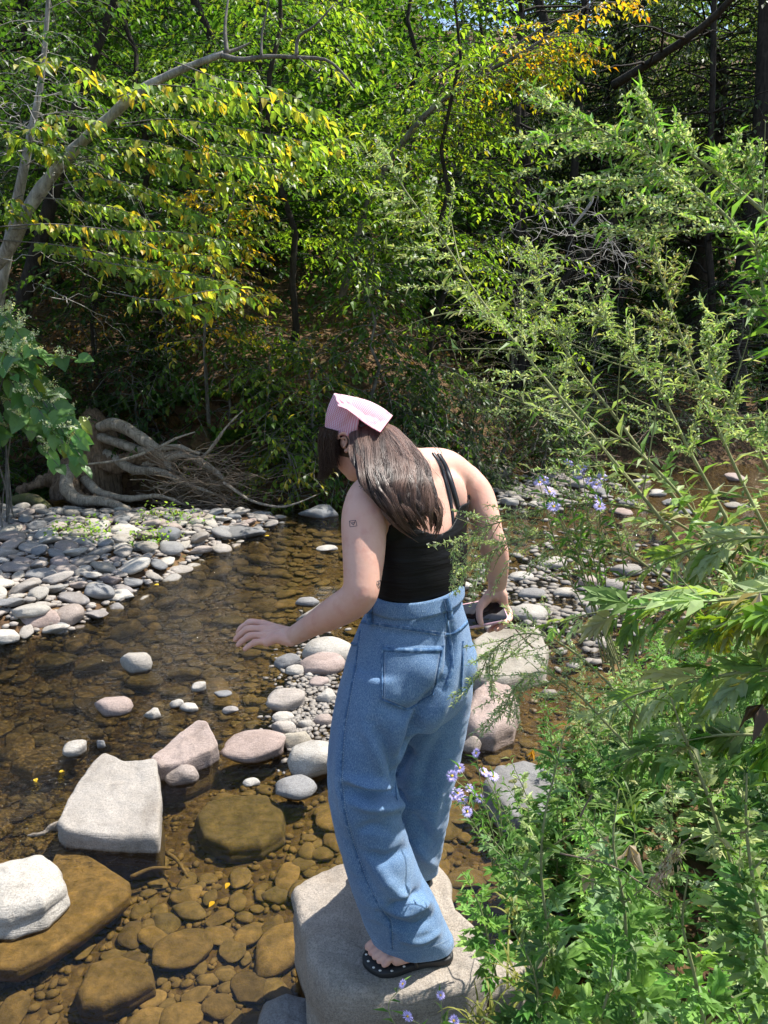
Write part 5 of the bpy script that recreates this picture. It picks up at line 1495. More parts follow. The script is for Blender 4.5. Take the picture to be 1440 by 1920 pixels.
tree('grey_green_shrub', 'fine leaved grey green thicket by the dark far water', 'shrub', base_at(930, 9.8), 2.3, .03, 'bark', GRY, .04, nb=70, blen=1.4, seed=16, zlo=.04, el=.3, droop=.35, tn='diamond', width=.45, mat='leaf_dull')
tree('grey_green_shrub', 'low dark thicket at the water edge behind the tall mugwort', 'shrub', base_at(1080, 10.8), 1.9, .03, 'bark', DK, .045, nb=70, blen=1.5, seed=17, zlo=.04, el=.3, droop=.35, tn='diamond', width=.5, mat='leaf_dull')
tree('grey_green_shrub', 'dim shaded thicket at the right end of the far bank', 'shrub', base_at(1330, 11.6), 2.2, .03, 'bark', DK, .045, nb=70, blen=1.8, seed=18, zlo=.04, el=.3, droop=.35, tn='diamond', width=.5, mat='leaf_dull')
# orange topped branch reaching out in the upper middle
tree('orange_leaved_tree', 'slim tree whose tips have turned orange against the dark wood', 'tree', base_at(640, 9.9), 6, .05, 'bark', pal([(.14, .22, .02), (.25, .26, .02), (.11, .19, .02)], [4, 2, 3]), .085, nb=44, blen=1.1, path=[wp(640, 560, 9.9), wp(690, 380, 9.6), (wp(760, 260, 9.4)), wp(850, 170, 9.2), wp(960, 110, 9.0), wp(1040, 60, 8.9)], seed=19, zlo=.3, el=.15, az=(.2, .9), droop=.2, tn='lance', width=.5, ldroop=.35, blen_top=.6)
tree('orange_branch', 'bright orange and yellow leafy branch end at the top of the picture', 'branch', wp(900, 130, 9.0), 1, .016, 'bark', ORA, .075, nb=18, blen=.62, path=[wp(900, 140, 9.0), wp(960, 90, 8.9), wp(1030, 45, 8.8), wp(1110, 5, 8.7), wp(1170, -60, 8.7)], seed=20, zlo=.02, tw_sp=.2, el=.1, az=(.15, 1.0), droop=.15, tn='lance', width=.5, nleaf=100, blen_top=.9)
tree('orange_branch', 'second orange leafy branch hanging under the brighter one', 'branch', wp(870, 150, 9.0), 1, .012, 'bark', ORA, .07, nb=11, blen=.5, path=[wp(880, 145, 9.0), wp(960, 130, 9.0), wp(1020, 120, 8.9), wp(1070, 112, 8.9)], seed=21, zlo=.02, el=.05, az=(.1, 1.0), droop=.2, tn='lance', width=.5, nleaf=40, blen_top=.9)
# big grey green tree at the upper right, dark trunks and limbs
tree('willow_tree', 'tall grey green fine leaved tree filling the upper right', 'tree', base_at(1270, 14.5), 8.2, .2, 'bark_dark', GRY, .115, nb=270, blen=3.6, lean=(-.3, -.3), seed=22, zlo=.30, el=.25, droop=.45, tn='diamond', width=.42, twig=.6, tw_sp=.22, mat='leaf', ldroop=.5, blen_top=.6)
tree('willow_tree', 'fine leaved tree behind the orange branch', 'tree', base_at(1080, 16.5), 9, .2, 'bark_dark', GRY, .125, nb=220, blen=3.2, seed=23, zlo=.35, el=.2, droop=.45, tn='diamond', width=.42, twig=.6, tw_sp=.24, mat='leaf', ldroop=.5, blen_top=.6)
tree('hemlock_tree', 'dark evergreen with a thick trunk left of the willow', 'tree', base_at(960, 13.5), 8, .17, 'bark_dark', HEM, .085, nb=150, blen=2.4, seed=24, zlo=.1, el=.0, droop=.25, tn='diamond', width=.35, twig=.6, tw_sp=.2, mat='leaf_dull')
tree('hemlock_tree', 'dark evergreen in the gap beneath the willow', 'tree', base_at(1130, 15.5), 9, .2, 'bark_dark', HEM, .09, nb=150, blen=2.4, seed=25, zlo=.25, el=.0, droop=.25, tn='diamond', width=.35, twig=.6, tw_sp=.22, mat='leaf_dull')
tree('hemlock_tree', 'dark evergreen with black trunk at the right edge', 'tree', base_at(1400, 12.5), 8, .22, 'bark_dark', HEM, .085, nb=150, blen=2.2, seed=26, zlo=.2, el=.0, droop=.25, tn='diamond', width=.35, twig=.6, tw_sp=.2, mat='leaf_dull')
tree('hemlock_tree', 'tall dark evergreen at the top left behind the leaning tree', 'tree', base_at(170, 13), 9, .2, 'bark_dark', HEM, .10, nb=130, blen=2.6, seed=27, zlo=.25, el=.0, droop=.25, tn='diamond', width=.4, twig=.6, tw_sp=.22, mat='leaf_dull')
# leaning dark limbs in the gap
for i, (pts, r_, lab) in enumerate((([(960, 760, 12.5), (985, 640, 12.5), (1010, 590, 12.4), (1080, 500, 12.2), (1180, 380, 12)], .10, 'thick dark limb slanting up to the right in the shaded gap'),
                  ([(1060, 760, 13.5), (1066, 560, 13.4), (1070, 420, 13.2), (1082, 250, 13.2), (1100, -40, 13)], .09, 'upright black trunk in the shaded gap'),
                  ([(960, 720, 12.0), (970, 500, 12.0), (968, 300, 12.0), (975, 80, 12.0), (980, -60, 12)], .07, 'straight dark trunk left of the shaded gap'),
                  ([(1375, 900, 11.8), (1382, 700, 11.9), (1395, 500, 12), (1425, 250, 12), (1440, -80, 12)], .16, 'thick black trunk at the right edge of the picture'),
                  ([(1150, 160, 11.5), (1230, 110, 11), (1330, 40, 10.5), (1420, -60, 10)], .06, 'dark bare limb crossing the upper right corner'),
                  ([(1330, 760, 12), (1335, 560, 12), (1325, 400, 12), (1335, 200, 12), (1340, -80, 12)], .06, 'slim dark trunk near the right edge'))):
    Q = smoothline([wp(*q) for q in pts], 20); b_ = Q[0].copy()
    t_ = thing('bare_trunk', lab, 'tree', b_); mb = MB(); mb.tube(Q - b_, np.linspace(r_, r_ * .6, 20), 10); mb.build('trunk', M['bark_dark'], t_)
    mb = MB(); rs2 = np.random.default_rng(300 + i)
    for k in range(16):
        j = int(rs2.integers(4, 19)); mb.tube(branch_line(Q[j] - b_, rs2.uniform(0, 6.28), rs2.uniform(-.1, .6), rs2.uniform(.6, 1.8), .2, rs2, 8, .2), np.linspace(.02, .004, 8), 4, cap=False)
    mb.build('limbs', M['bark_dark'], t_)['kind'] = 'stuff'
# back rows: each its own tree, hiding the hill and most of the sky
rsb = np.random.default_rng(77)
kinds = [('dense evergreen', HEM, 'diamond', .40, 'leaf_dull', 0 * 0 + .12), ('mid green', MD, 'diamond', .6, 'leaf', .15), ('fresh green', MD, 'diamond', .6, 'leaf', .15), ('dark leafy', DK, 'diamond', .6, 'leaf', .15)]
spots_ = [(-60, 12), (90, 15), (240, 12), (380, 14), (520, 12.5), (640, 15), (760, 12.5), (870, 16), (300, 18), (500, 19), (700, 19), (950, 19), (1150, 21), (1300, 18), (1450, 17), (100, 20), (1050, 24), (1230, 24), (850, 24), (600, 24), (350, 24), (1420, 24)]
KI = [1, 3, 2, 1, 2, 1, 2, 0, 0, 2, 1, 3, 0, 1, 3, 0, 3, 1, 0, 2, 3, 0]; ORD = ['first', 'second', 'third', 'fourth', 'fifth', 'sixth', 'seventh', 'eighth']
for i, (px, Y) in enumerate(spots_):
    nm, cc, tn, wd, mt, sz = kinds[KI[i]]
    b_ = base_at(px, Y)
    pos_ = 'left part' if px < 480 else 'middle part' if px < 960 else 'right part'
    tree('background_tree', nm + ' tree deep in the wood, ' + ORD[sorted(q_[0] for j_, q_ in enumerate(spots_) if KI[j_] == KI[i]).index(px)] + ' of its kind from the left', 'tree', b_, max(5.5, 2.6 + .42 * Y - b_[2]), .07, 'bark_dark', cc, sz * (1 + (Y - 12) * .04), nb=80, blen=2.8, seed=400 + i, zlo=.08, el=.1, droop=.3, tn=tn, width=wd * 1.1, twig=.8, tw_sp=.26, mat=mt, group=nm + ' trees deep in the ' + pos_)

# ------------------------------------------------------------------ undergrowth of the far bank
LL = []; rs = np.random.default_rng(31)
n = 17000
x = rs.uniform(-8, 12, n); y = 8.3 + 9 * rs.random(n) ** 1.6; z = ground_h(x, y) + rs.random(n) * .5 * (y > 8.9)
keep = (abs(x) < .6 * (y + 1)) & (ground_h(x, y) > .02); x, y, z = x[keep], y[keep], z[keep]; n = len(x)
mixc = np.where((rs.random(n) < .5)[:, None], BRN(n, rs), DK(n, rs))
d = rs.normal(size=(n, 3)) * [1, 1, .5]; up = norm(rs.normal(size=(n, 3)) * .6 + [0, -.4, 1])
ug = foliage('undergrowth', 'ovate', dict(pos=np.stack([x, y, z], 1), dir=norm(d), up=up, size=rs.uniform(.05, .12, n), width=rs.uniform(.5, .7, n), col=mixc), M['leaf_dull'])
tag(ug, 'dark tangle of low leaves and litter covering the far bank')
# foliage mass of the slope that closes the wood behind the trees
n = 40000; x = rs.uniform(-26, 28, n); y = 14 + 18 * rs.random(n); keep = abs(x) < .85 * (y + 1); x, y = x[keep], y[keep]; n = len(x); z = ground_h(x, y) + rs.random(n) * (1.4 + 4.5 * (y > 26))
hf_ = foliage('hillside_foliage', 'diamond', dict(pos=np.stack([x, y, z], 1), dir=norm(rs.normal(size=(n, 3)) * [1, 1, .6]), up=norm(rs.normal(size=(n, 3)) * .6 + [0, -.5, 1]), size=rs.uniform(.18, .42, n), width=rs.uniform(.5, .8, n), col=np.where((rs.random(n) < .2)[:, None], MD(n, rs), HEM(n, rs))), M['leaf'])
tag(hf_, 'dense leafy mass covering the hillside far behind the stream')
# small shrubs that hang down the far bank
for i, (px, Y, hh_, cc, lab) in enumerate(((150, 8.9, 1.2, MD, 'bushy green shrub above the stump'), (300, 8.7, 1.1, DK, 'dim shrub over the bleached roots'), (360, 8.9, 1.4, MD, 'green shrub at the foot of the yellow sapling'), (460, 8.6, 1.2, MD, 'loose green shrub right of the yellow sapling'),
        (530, 8.5, 1.3, BR, 'bright green shrub above the brush pile'), (640, 8.3, .9, MD, 'low green shrub behind the bowed head'), (240, 9.4, 1.8, BRN, 'withered brown leaved shrub on the bank above the roots'), (420, 9.4, 1.8, BRN, 'second withered brown shrub right of the sapling stem'),
        (760, 8.6, 1.3, MD, 'green shrub over the far water behind the hair'), (860, 9.0, 1.5, GRY, 'grey green shrub behind the right shoulder'), (1000, 9.6, 1.2, DK, 'dark low shrub above the far shingle'), (20, 8.4, 1.0, MD, 'green shrub beneath the knotweed'), (1180, 10.6, 1.8, GRY, 'grey green shrub in the dim gap at the right'))):
    tree('bank_shrub', lab, 'shrub', base_at(px, Y), hh_, .02, 'bark', cc, .08, nb=40, blen=1.0, seed=660 + i, zlo=.04, el=.2, droop=.55, ldroop=.5, twig=.36)
# ferns on the dark bank
def fern(name, label, base, seed, nf=9, L=.5, cols=None, group=None, mat='leaf'):
    rs = np.random.default_rng(seed); t_ = thing(name, label, 'fern', base, group)
    for k in range(nf):
        a = rs.uniform(0, 6.28); Q = branch_line((0, 0, 0), a, rs.uniform(.7, 1.1), L * rs.uniform(.7, 1.1), .75, rs, 9, .03)
        s_ = np.linspace(.1, 1, 22); P = np.stack([np.interp(s_, np.linspace(0, 1, 9), Q[:, q]) for q in range(3)], 1); Tg = norm(np.gradient(P, axis=0))
        sd = norm(np.cross(Tg, [0, 0, 1.])); ps = np.concatenate([P, P]); dd = np.concatenate([sd + Tg * .3, -sd + Tg * .3]); dd[:, 2] -= .15
        sz = np.tile(L * .30 * np.sin(np.clip(s_ * 1.02, 0, 1) * math.pi) ** .7 + .01, 2)
        V, Tt, kk = leaf_arrays('lance', ps, dd, np.tile([0, 0, 1.], (44, 1)), sz, np.full(44, .26))
        c = (cols or MD)(44, rs)
        link('frond', np_mesh('frond', V, Tt, False, np.repeat(c, kk, axis=0)), M[mat], t_)
    return t_
fs = [(30, 770, 7.9), (95, 800, 7.9), (310, 600, 8.8), (370, 640, 8.7), (260, 640, 8.8), (430, 700, 8.5), (480, 650, 8.8), (140, 610, 8.9), (60, 640, 8.6), (200, 560, 9.0), (330, 720, 8.5), (520, 720, 8.6), (30, 910, 7.6), (90, 930, 7.5)]
for i, (px, py, Y) in enumerate(fs):
    p_ = wp(px, py, Y); p_[2] = gz(p_[0], p_[1])
    brown = i % 3 == 1
    fern('fern', ('withered brown' if brown else 'green') + ' fern ' + ['left of the stump behind the knotweed', 'just left of the stump top', 'high on the dark bank above the roots', 'high on the bank by the yellow sapling', 'on the brown slope above the stump', 'right of the yellow sapling on the bank', 'high on the bank right of the sapling', 'up behind the knotweed', 'above the knotweed at the left edge', 'at the top of the bank above the stump', 'low on the bank over the bleached roots', 'on the bank above the brush pile', 'in the dark hollow below the knotweed', 'in the hollow by the mossy log'][i], p_, 500 + i, 9, .55, BRN if brown else MD, 'ferns of the far bank')

# ------------------------------------------------------------------ stump, roots and driftwood
sb = wp(170, 905, 8.2); sb[2] = gz(sb[0], sb[1])
stt = thing('tree_stump', 'old fibrous tree stump with bleached roots spreading over the bank', 'stump', sb)
mb = MB()
capsule(mb, [wp(165, 930, 8.2), wp(170, 890, 8.2), wp(178, 850, 8.2), wp(180, 815, 8.2), wp(172, 785, 8.25)], [.40, .34, .25, .19, .12], 20, 20)
for pts, rr_ in (([(180, 860, 8.1), (230, 870, 7.95), (270, 850, 7.9), (310, 870, 7.8), (330, 900, 7.75)], [.14, .11, .085, .07, .04]),
                ([(150, 880, 8.1), (135, 905, 7.8), (145, 935, 7.6), (200, 945, 7.5), (250, 962, 7.35), (285, 976, 7.25)], [.12, .09, .075, .055, .04, .02]),
                ([(140, 880, 8.2), (90, 900, 8.1), (40, 920, 8.0)], [.12, .08, .04])):
    capsule(mb, [wp(*q) for q in pts], rr_, 24, 14)
me = remesh(mb, .018, 3); V = get_co(me); N = get_no(me)
st_ = np.abs(fbm(np.stack([V[:, 0] * 16, V[:, 1] * 16, V[:, 2] * 1.5], 1), 3, 3)); V += N * ((st_ - .2) * .09)[:, None]; set_co(me, V)
me.transform(Matrix.Translation(-Vector(sb))); link('trunk', me, M['stump'], stt)
for pts, rr_, mt in (([(188, 800, 8.0), (215, 795, 7.9), (250, 812, 7.85), (300, 850, 7.8), (320, 880, 7.75)], [.05, .07, .06, .06, .02], 'driftwood'),
                 ([(270, 870, 7.9), (310, 858, 7.8), (345, 852, 7.75), (380, 868, 7.7), (405, 885, 7.7), (420, 900, 7.65)], [.05, .06, .045, .04, .03, .012], 'driftwood'),
                 ([(128, 880, 7.75), (125, 915, 7.6), (150, 938, 7.5), (195, 940, 7.4), (235, 955, 7.3), (282, 974, 7.2)], [.06, .07, .06, .05, .04, .015], 'driftwood'),
                 ([(200, 850, 8.0), (250, 880, 7.8), (300, 885, 7.7), (345, 905, 7.6), (400, 925, 7.5)], [.05, .05, .04, .03, .008], 'driftwood'),
                 ([(190, 820, 8.0), (235, 835, 7.9), (275, 845, 7.8), (330, 838, 7.75), (372, 850, 7.7)], [.05, .05, .04, .03, .012], 'driftwood'),
                 ([(160, 900, 7.8), (190, 925, 7.6), (240, 935, 7.5), (300, 930, 7.45), (350, 948, 7.4)], [.05, .045, .035, .02, .006], 'driftwood'),
                 ([(380, 858, 7.75), (400, 835, 7.7), (425, 800, 7.7), (455, 770, 7.8)], [.02, .018, .012, .006], 'driftwood')):
    mb = MB(); capsule(mb, [wp(*q) for q in pts], rr_, 30, 12); me = mb.mesh('root'); V = get_co(me); N = get_no(me)
    V += N * (.012 * fbm(V * 14, 3, 5))[:, None]; set_co(me, V); me.transform(Matrix.Translation(-Vector(sb))); link('root', me, M[mt], stt)
def log(name, label, pts, rr_, mt, seed=0):
    b_ = wp(*pts[0]); t_ = thing(name, label, 'driftwood', b_); mb = MB(); capsule(mb, [wp(*q) for q in pts], rr_, 30, 12); me = mb.mesh('branch'); V = get_co(me); N = get_no(me)
    V += N * (.14 * max(rr_) * fbm(V * 20, 3, seed))[:, None]; set_co(me, V); me.transform(Matrix.Translation(-Vector(b_))); o = link('branch', me, M[mt], t_); return t_
log('driftwood_log', 'mossy log slanting down to the gravel bar at the left edge', [(20, 940, 7.8), (55, 935, 7.6), (85, 950, 7.4), (115, 985, 7.1)], [.05, .06, .05, .02], 'driftwood_moss', 1)
log('driftwood_branch', 'thin pale branch lying across the stump roots', [(150, 872, 7.7), (230, 862, 7.6), (290, 842, 7.6), (330, 822, 7.6), (365, 810, 7.7)], [.008, .016, .016, .012, .006], 'driftwood', 2)
log('driftwood_branch', 'long bent pale branch over the dark far water', [(420, 905, 7.5), (470, 938, 7.5), (520, 950, 7.4), (555, 944, 7.4), (600, 925, 7.6)], [.014, .014, .012, .009, .004], 'driftwood', 3)
log('fallen_branch', 'bare twisted pale branch across the shaded gap behind the mugwort', [(1070, 430, 8.8), (1105, 385, 8.8), (1115, 360, 8.8), (1140, 325, 8.8)], [.012, .018, .016, .008], 'twig_grey', 4)
# heap of dry brush
bp = wp(340, 930, 7.7); bp[2] = gz(bp[0], bp[1]); br = thing('brush_pile', 'heap of thin dry sticks washed against the far bank', 'brush pile', bp)
rs = np.random.default_rng(8); mb = MB()
for k in range(170):
    a = wp(rs.uniform(290, 430), rs.uniform(850, 975), rs.uniform(7.4, 7.9)); az_ = rs.normal(-.12, .75); L_ = rs.uniform(.25, .9)
    Q = a + np.outer(np.linspace(-.4, 1, 7), [math.cos(az_) * L_, rs.normal() * .2 * L_, rs.normal(-.08, .28) * L_]); Q[1:-1] += rs.normal(size=(5, 3)) * .03
    Q[:, 2] = np.maximum(Q[:, 2], ground_h(Q[:, 0], Q[:, 1]) + .01)
    mb.tube(Q - bp, np.linspace(rs.uniform(.003, .007), .0015, 7), 4, cap=False)
o = mb.build('sticks', M['twig'], br); o['kind'] = 'stuff'
# bare dead shrub in the gap
def bare(label, anchor, Y, n, spread, L, seed, mt='twig_grey', az=(1.57, 1.2)):
    rs = np.random.default_rng(seed); b_ = wp(*anchor, Y); t_ = thing('dead_branches', label, 'branch', b_); mb = MB()
    for k in range(n):
        a = rs.normal(*az); el_ = rs.normal(.25, .4)
        Q = branch_line(rs.normal(size=3) * spread, a, el_, L * rs.uniform(.5, 1.1), .35, rs, 12, .35); mb.tube(Q, np.linspace(.0045, .0014, 12), 4, cap=False)
        for j in range(3, 11, 2):
            q = branch_line(Q[j], a + rs.normal() * .9, el_ + rs.normal() * .5, L * rs.uniform(.12, .4), .3, rs, 7, .4); mb.tube(q, np.linspace(.0028, .001, 7), 3, cap=False)
    o = mb.build('twigs', M[mt], t_); o['kind'] = 'stuff'; return t_
bare('tangle of bare grey twigs in the shaded gap behind the tall mugwort', (1090, 470), 9.0, 34, np.array([.5, .4, .25]), 1.3, 1)
bare('dead twigs on the trunk at the upper left edge', (60, 260), 7.0, 22, np.array([.3, .3, .6]), 1.1, 2)
bare('bare brown twigs above the far water in the middle', (880, 700), 9.2, 26, np.array([.6, .2, .3]), 1.0, 3, 'twig')
bare('thin dry stems at the foot of the far bank right of the shoulder', (1000, 840), 9.4, 30, np.array([.9, .3, .1]), .8, 4, 'twig')
bare('fallen dead brush beside the dark far water at the right', (1300, 790), 10.5, 40, np.array([.9, .3, .15]), 1.2, 5, 'twig')
# knotweed with heart shaped leaves and pale flower sprays, at the left edge
kb = wp(-30, 900, 6.6); kb[2] = gz(kb[0], kb[1]); kt = thing('knotweed', 'knotweed bush with broad heart shaped leaves and pale flower sprays', 'plant', kb)
rs = np.random.default_rng(41); stems = MB(); LL = []; FL_ = []
KC = pal([(.11, .22, .06), (.14, .26, .08), (.08, .18, .05), (.16, .21, .03)], [4, 3, 3, .7])
FC = pal([(.66, .68, .48), (.56, .62, .38), (.74, .72, .58)], [3, 2, 2])
for k in range(30):
    e = wp(rs.uniform(-40, 160), rs.uniform(650, 880), 6.6 + rs.uniform(-.45, .35)); m_ = wp(rs.uniform(-80, 40), rs.uniform(600, 700), 6.7)
    Q = smoothline([kb + rs.normal(size=3) * [.15, .15, 0], m_, e], 18); stems.tube(Q - kb, np.linspace(.008, .003, 18), 5, cap=False)
    LL.append(spray(Q[7:], rs, .15, .075, ang=60, droop=.7, width=.86, cols=KC, jit=.45, updir=(.1, -.7, .8)))
    for j in range(6, 18, 2):
        for q in range(5):
            a = rs.uniform(0, 6.28); F_ = branch_line(Q[j], a, rs.uniform(.5, 1.3), rs.uniform(.08, .2), .2, rs, 6, .2)
            m2 = 26; t = rs.random(m2); P = np.stack([np.interp(t, np.linspace(0, 1, 6), F_[:, c]) for c in range(3)], 1) + rs.normal(size=(m2, 3)) * .008
            FL_.append(dict(pos=P, dir=norm(rs.normal(size=(m2, 3))), up=norm(rs.normal(size=(m2, 3))), size=rs.uniform(.010, .019, m2), width=np.full(m2, .9), col=FC(m2, rs)))
stems.build('stems', M['bark'], kt)
L = leaf_objects('heart', cat_L(LL), M['knot'], kt, kb, 300); 
if len(L['pos']): foliage('foliage', 'heart', L, M['knot'], kt, 'stuff', kb)
foliage('flower_sprays', 'diamond', cat_L(FL_), M['leaf_dull'], kt, 'stuff', kb)
# yellow fallen leaves on stones and water, weeds on the bar
for i, (px, py, z_, lab) in enumerate(((178, 1100, .01, 'yellow fallen leaf floating off the gravel bar'), (298, 1097, .01, 'tiny orange leaf afloat in mid stream'), (402, 1690, -.03, 'small bright yellow leaf sunk between the brown stones'),
        (65, 1460, .0, 'yellow leaf stuck at the left among small sunken stones'), (110, 1448, .0, 'small pale yellow leaf above the big pale rock'), (235, 1005, .16, 'yellow leaf lying on the gravel bar cobbles'), (505, 1005, .02, 'orange leaf at the tip of the gravel bar'), (430, 1655, -.03, 'ochre leaf sunk beside the round stones'))):
    p_ = gp(px, py, z_); V, T_ = TPL['ovate']; s = .05 if py < 1300 else .028
    me = np_mesh('fallen_leaf', V * [s * .8, s, s], T_, True, np.tile([[.62, .42, .04]], (len(V), 1))); o = link('fallen_leaf', me, M['dry_leaf'], None, p_); o.rotation_euler = (0, 0, i * 1.3); tag(o, lab, 'leaf')
for i, (px, py) in enumerate(((160, 990), (175, 1005), (275, 1012), (290, 1005), (300, 965), (345, 975), (120, 1000), (310, 905), (330, 895))):
    p_ = np.array(gp(px, py, .16)); t_ = thing('weed', 'small bright green weed sprouting among the bar cobbles' if i < 7 else 'small green weed in the brush pile', 'weed', p_, 'small weeds of the gravel bar' if i < 7 else 'weeds of the brush pile')
    rs = np.random.default_rng(600 + i); n = 60
    foliage('foliage', 'ovate', dict(pos=p_ + rs.normal(size=(n, 3)) * [.09, .09, .04] + [0, 0, .04], dir=norm(rs.normal(size=(n, 3))), up=norm(rs.normal(size=(n, 3)) * .4 + [0, 0, 1]), size=rs.uniform(.02, .045, n), width=np.full(n, .7), col=pal([(.2, .36, .06), (.3, .42, .08)], [1, 1])(n, rs)), M['leaf'], t_, 'stuff', p_)
# driftwood stick by the big pale rock, sunken sticks
log('driftwood_stick', 'small reddish knotted piece of driftwood by the big pale rock', [(55, 1562, 1.0), (85, 1560, 1.0), (105, 1552, 1.0), (125, 1550, 1.0), (150, 1558, 1.0), (170, 1566, 1.0)] if False else [(0, 0, 1)] * 2, [.01, .01], 'driftwood', 5) if False else None
b_ = gp(120, 1556, .03); t_ = thing('driftwood_stick', 'small reddish knotted driftwood at the front of the big pale rock', 'driftwood', b_)
mb = MB(); capsule(mb, [np.array(gp(x, y, z)) for x, y, z in ((53, 1566, .01), (80, 1563, .018), (98, 1550, .035), (122, 1549, .05), (142, 1556, .03), (172, 1568, .015))], [.005, .009, .014, .020, .012, .005], 24, 10)
ellipsoid(mb, np.array(gp(122, 1548, .055)), (.026, .022, .022), None, 3)
me = remesh(mb, .003, 2); V = get_co(me); N = get_no(me); V += N * (.004 * fbm(V * 60, 3, 2))[:, None]; set_co(me, V); me.transform(Matrix.Translation(-b_)); link('branch', me, M['driftwood'], t_)
for i, (p0, p1) in enumerate((((245, 1645), (320, 1628)), ((313, 1600), (352, 1645)))):
    b_ = gp(*p0, -.05); t_ = thing('sunken_stick', ('level' if i == 0 else 'slanting') + ' sunken brown stick on the pool bed', 'stick', b_); mb = MB(); mb.tube(smoothline([np.array(gp(*p0, -.05)) - b_, (np.array(gp(*p0, -.05)) + np.array(gp(*p1, -.05))) / 2 - b_ + [0, .01, .01], np.array(gp(*p1, -.045)) - b_], 10), np.linspace(.009, .005, 10), 8); mb.build('stick', M['rock_under'], t_)
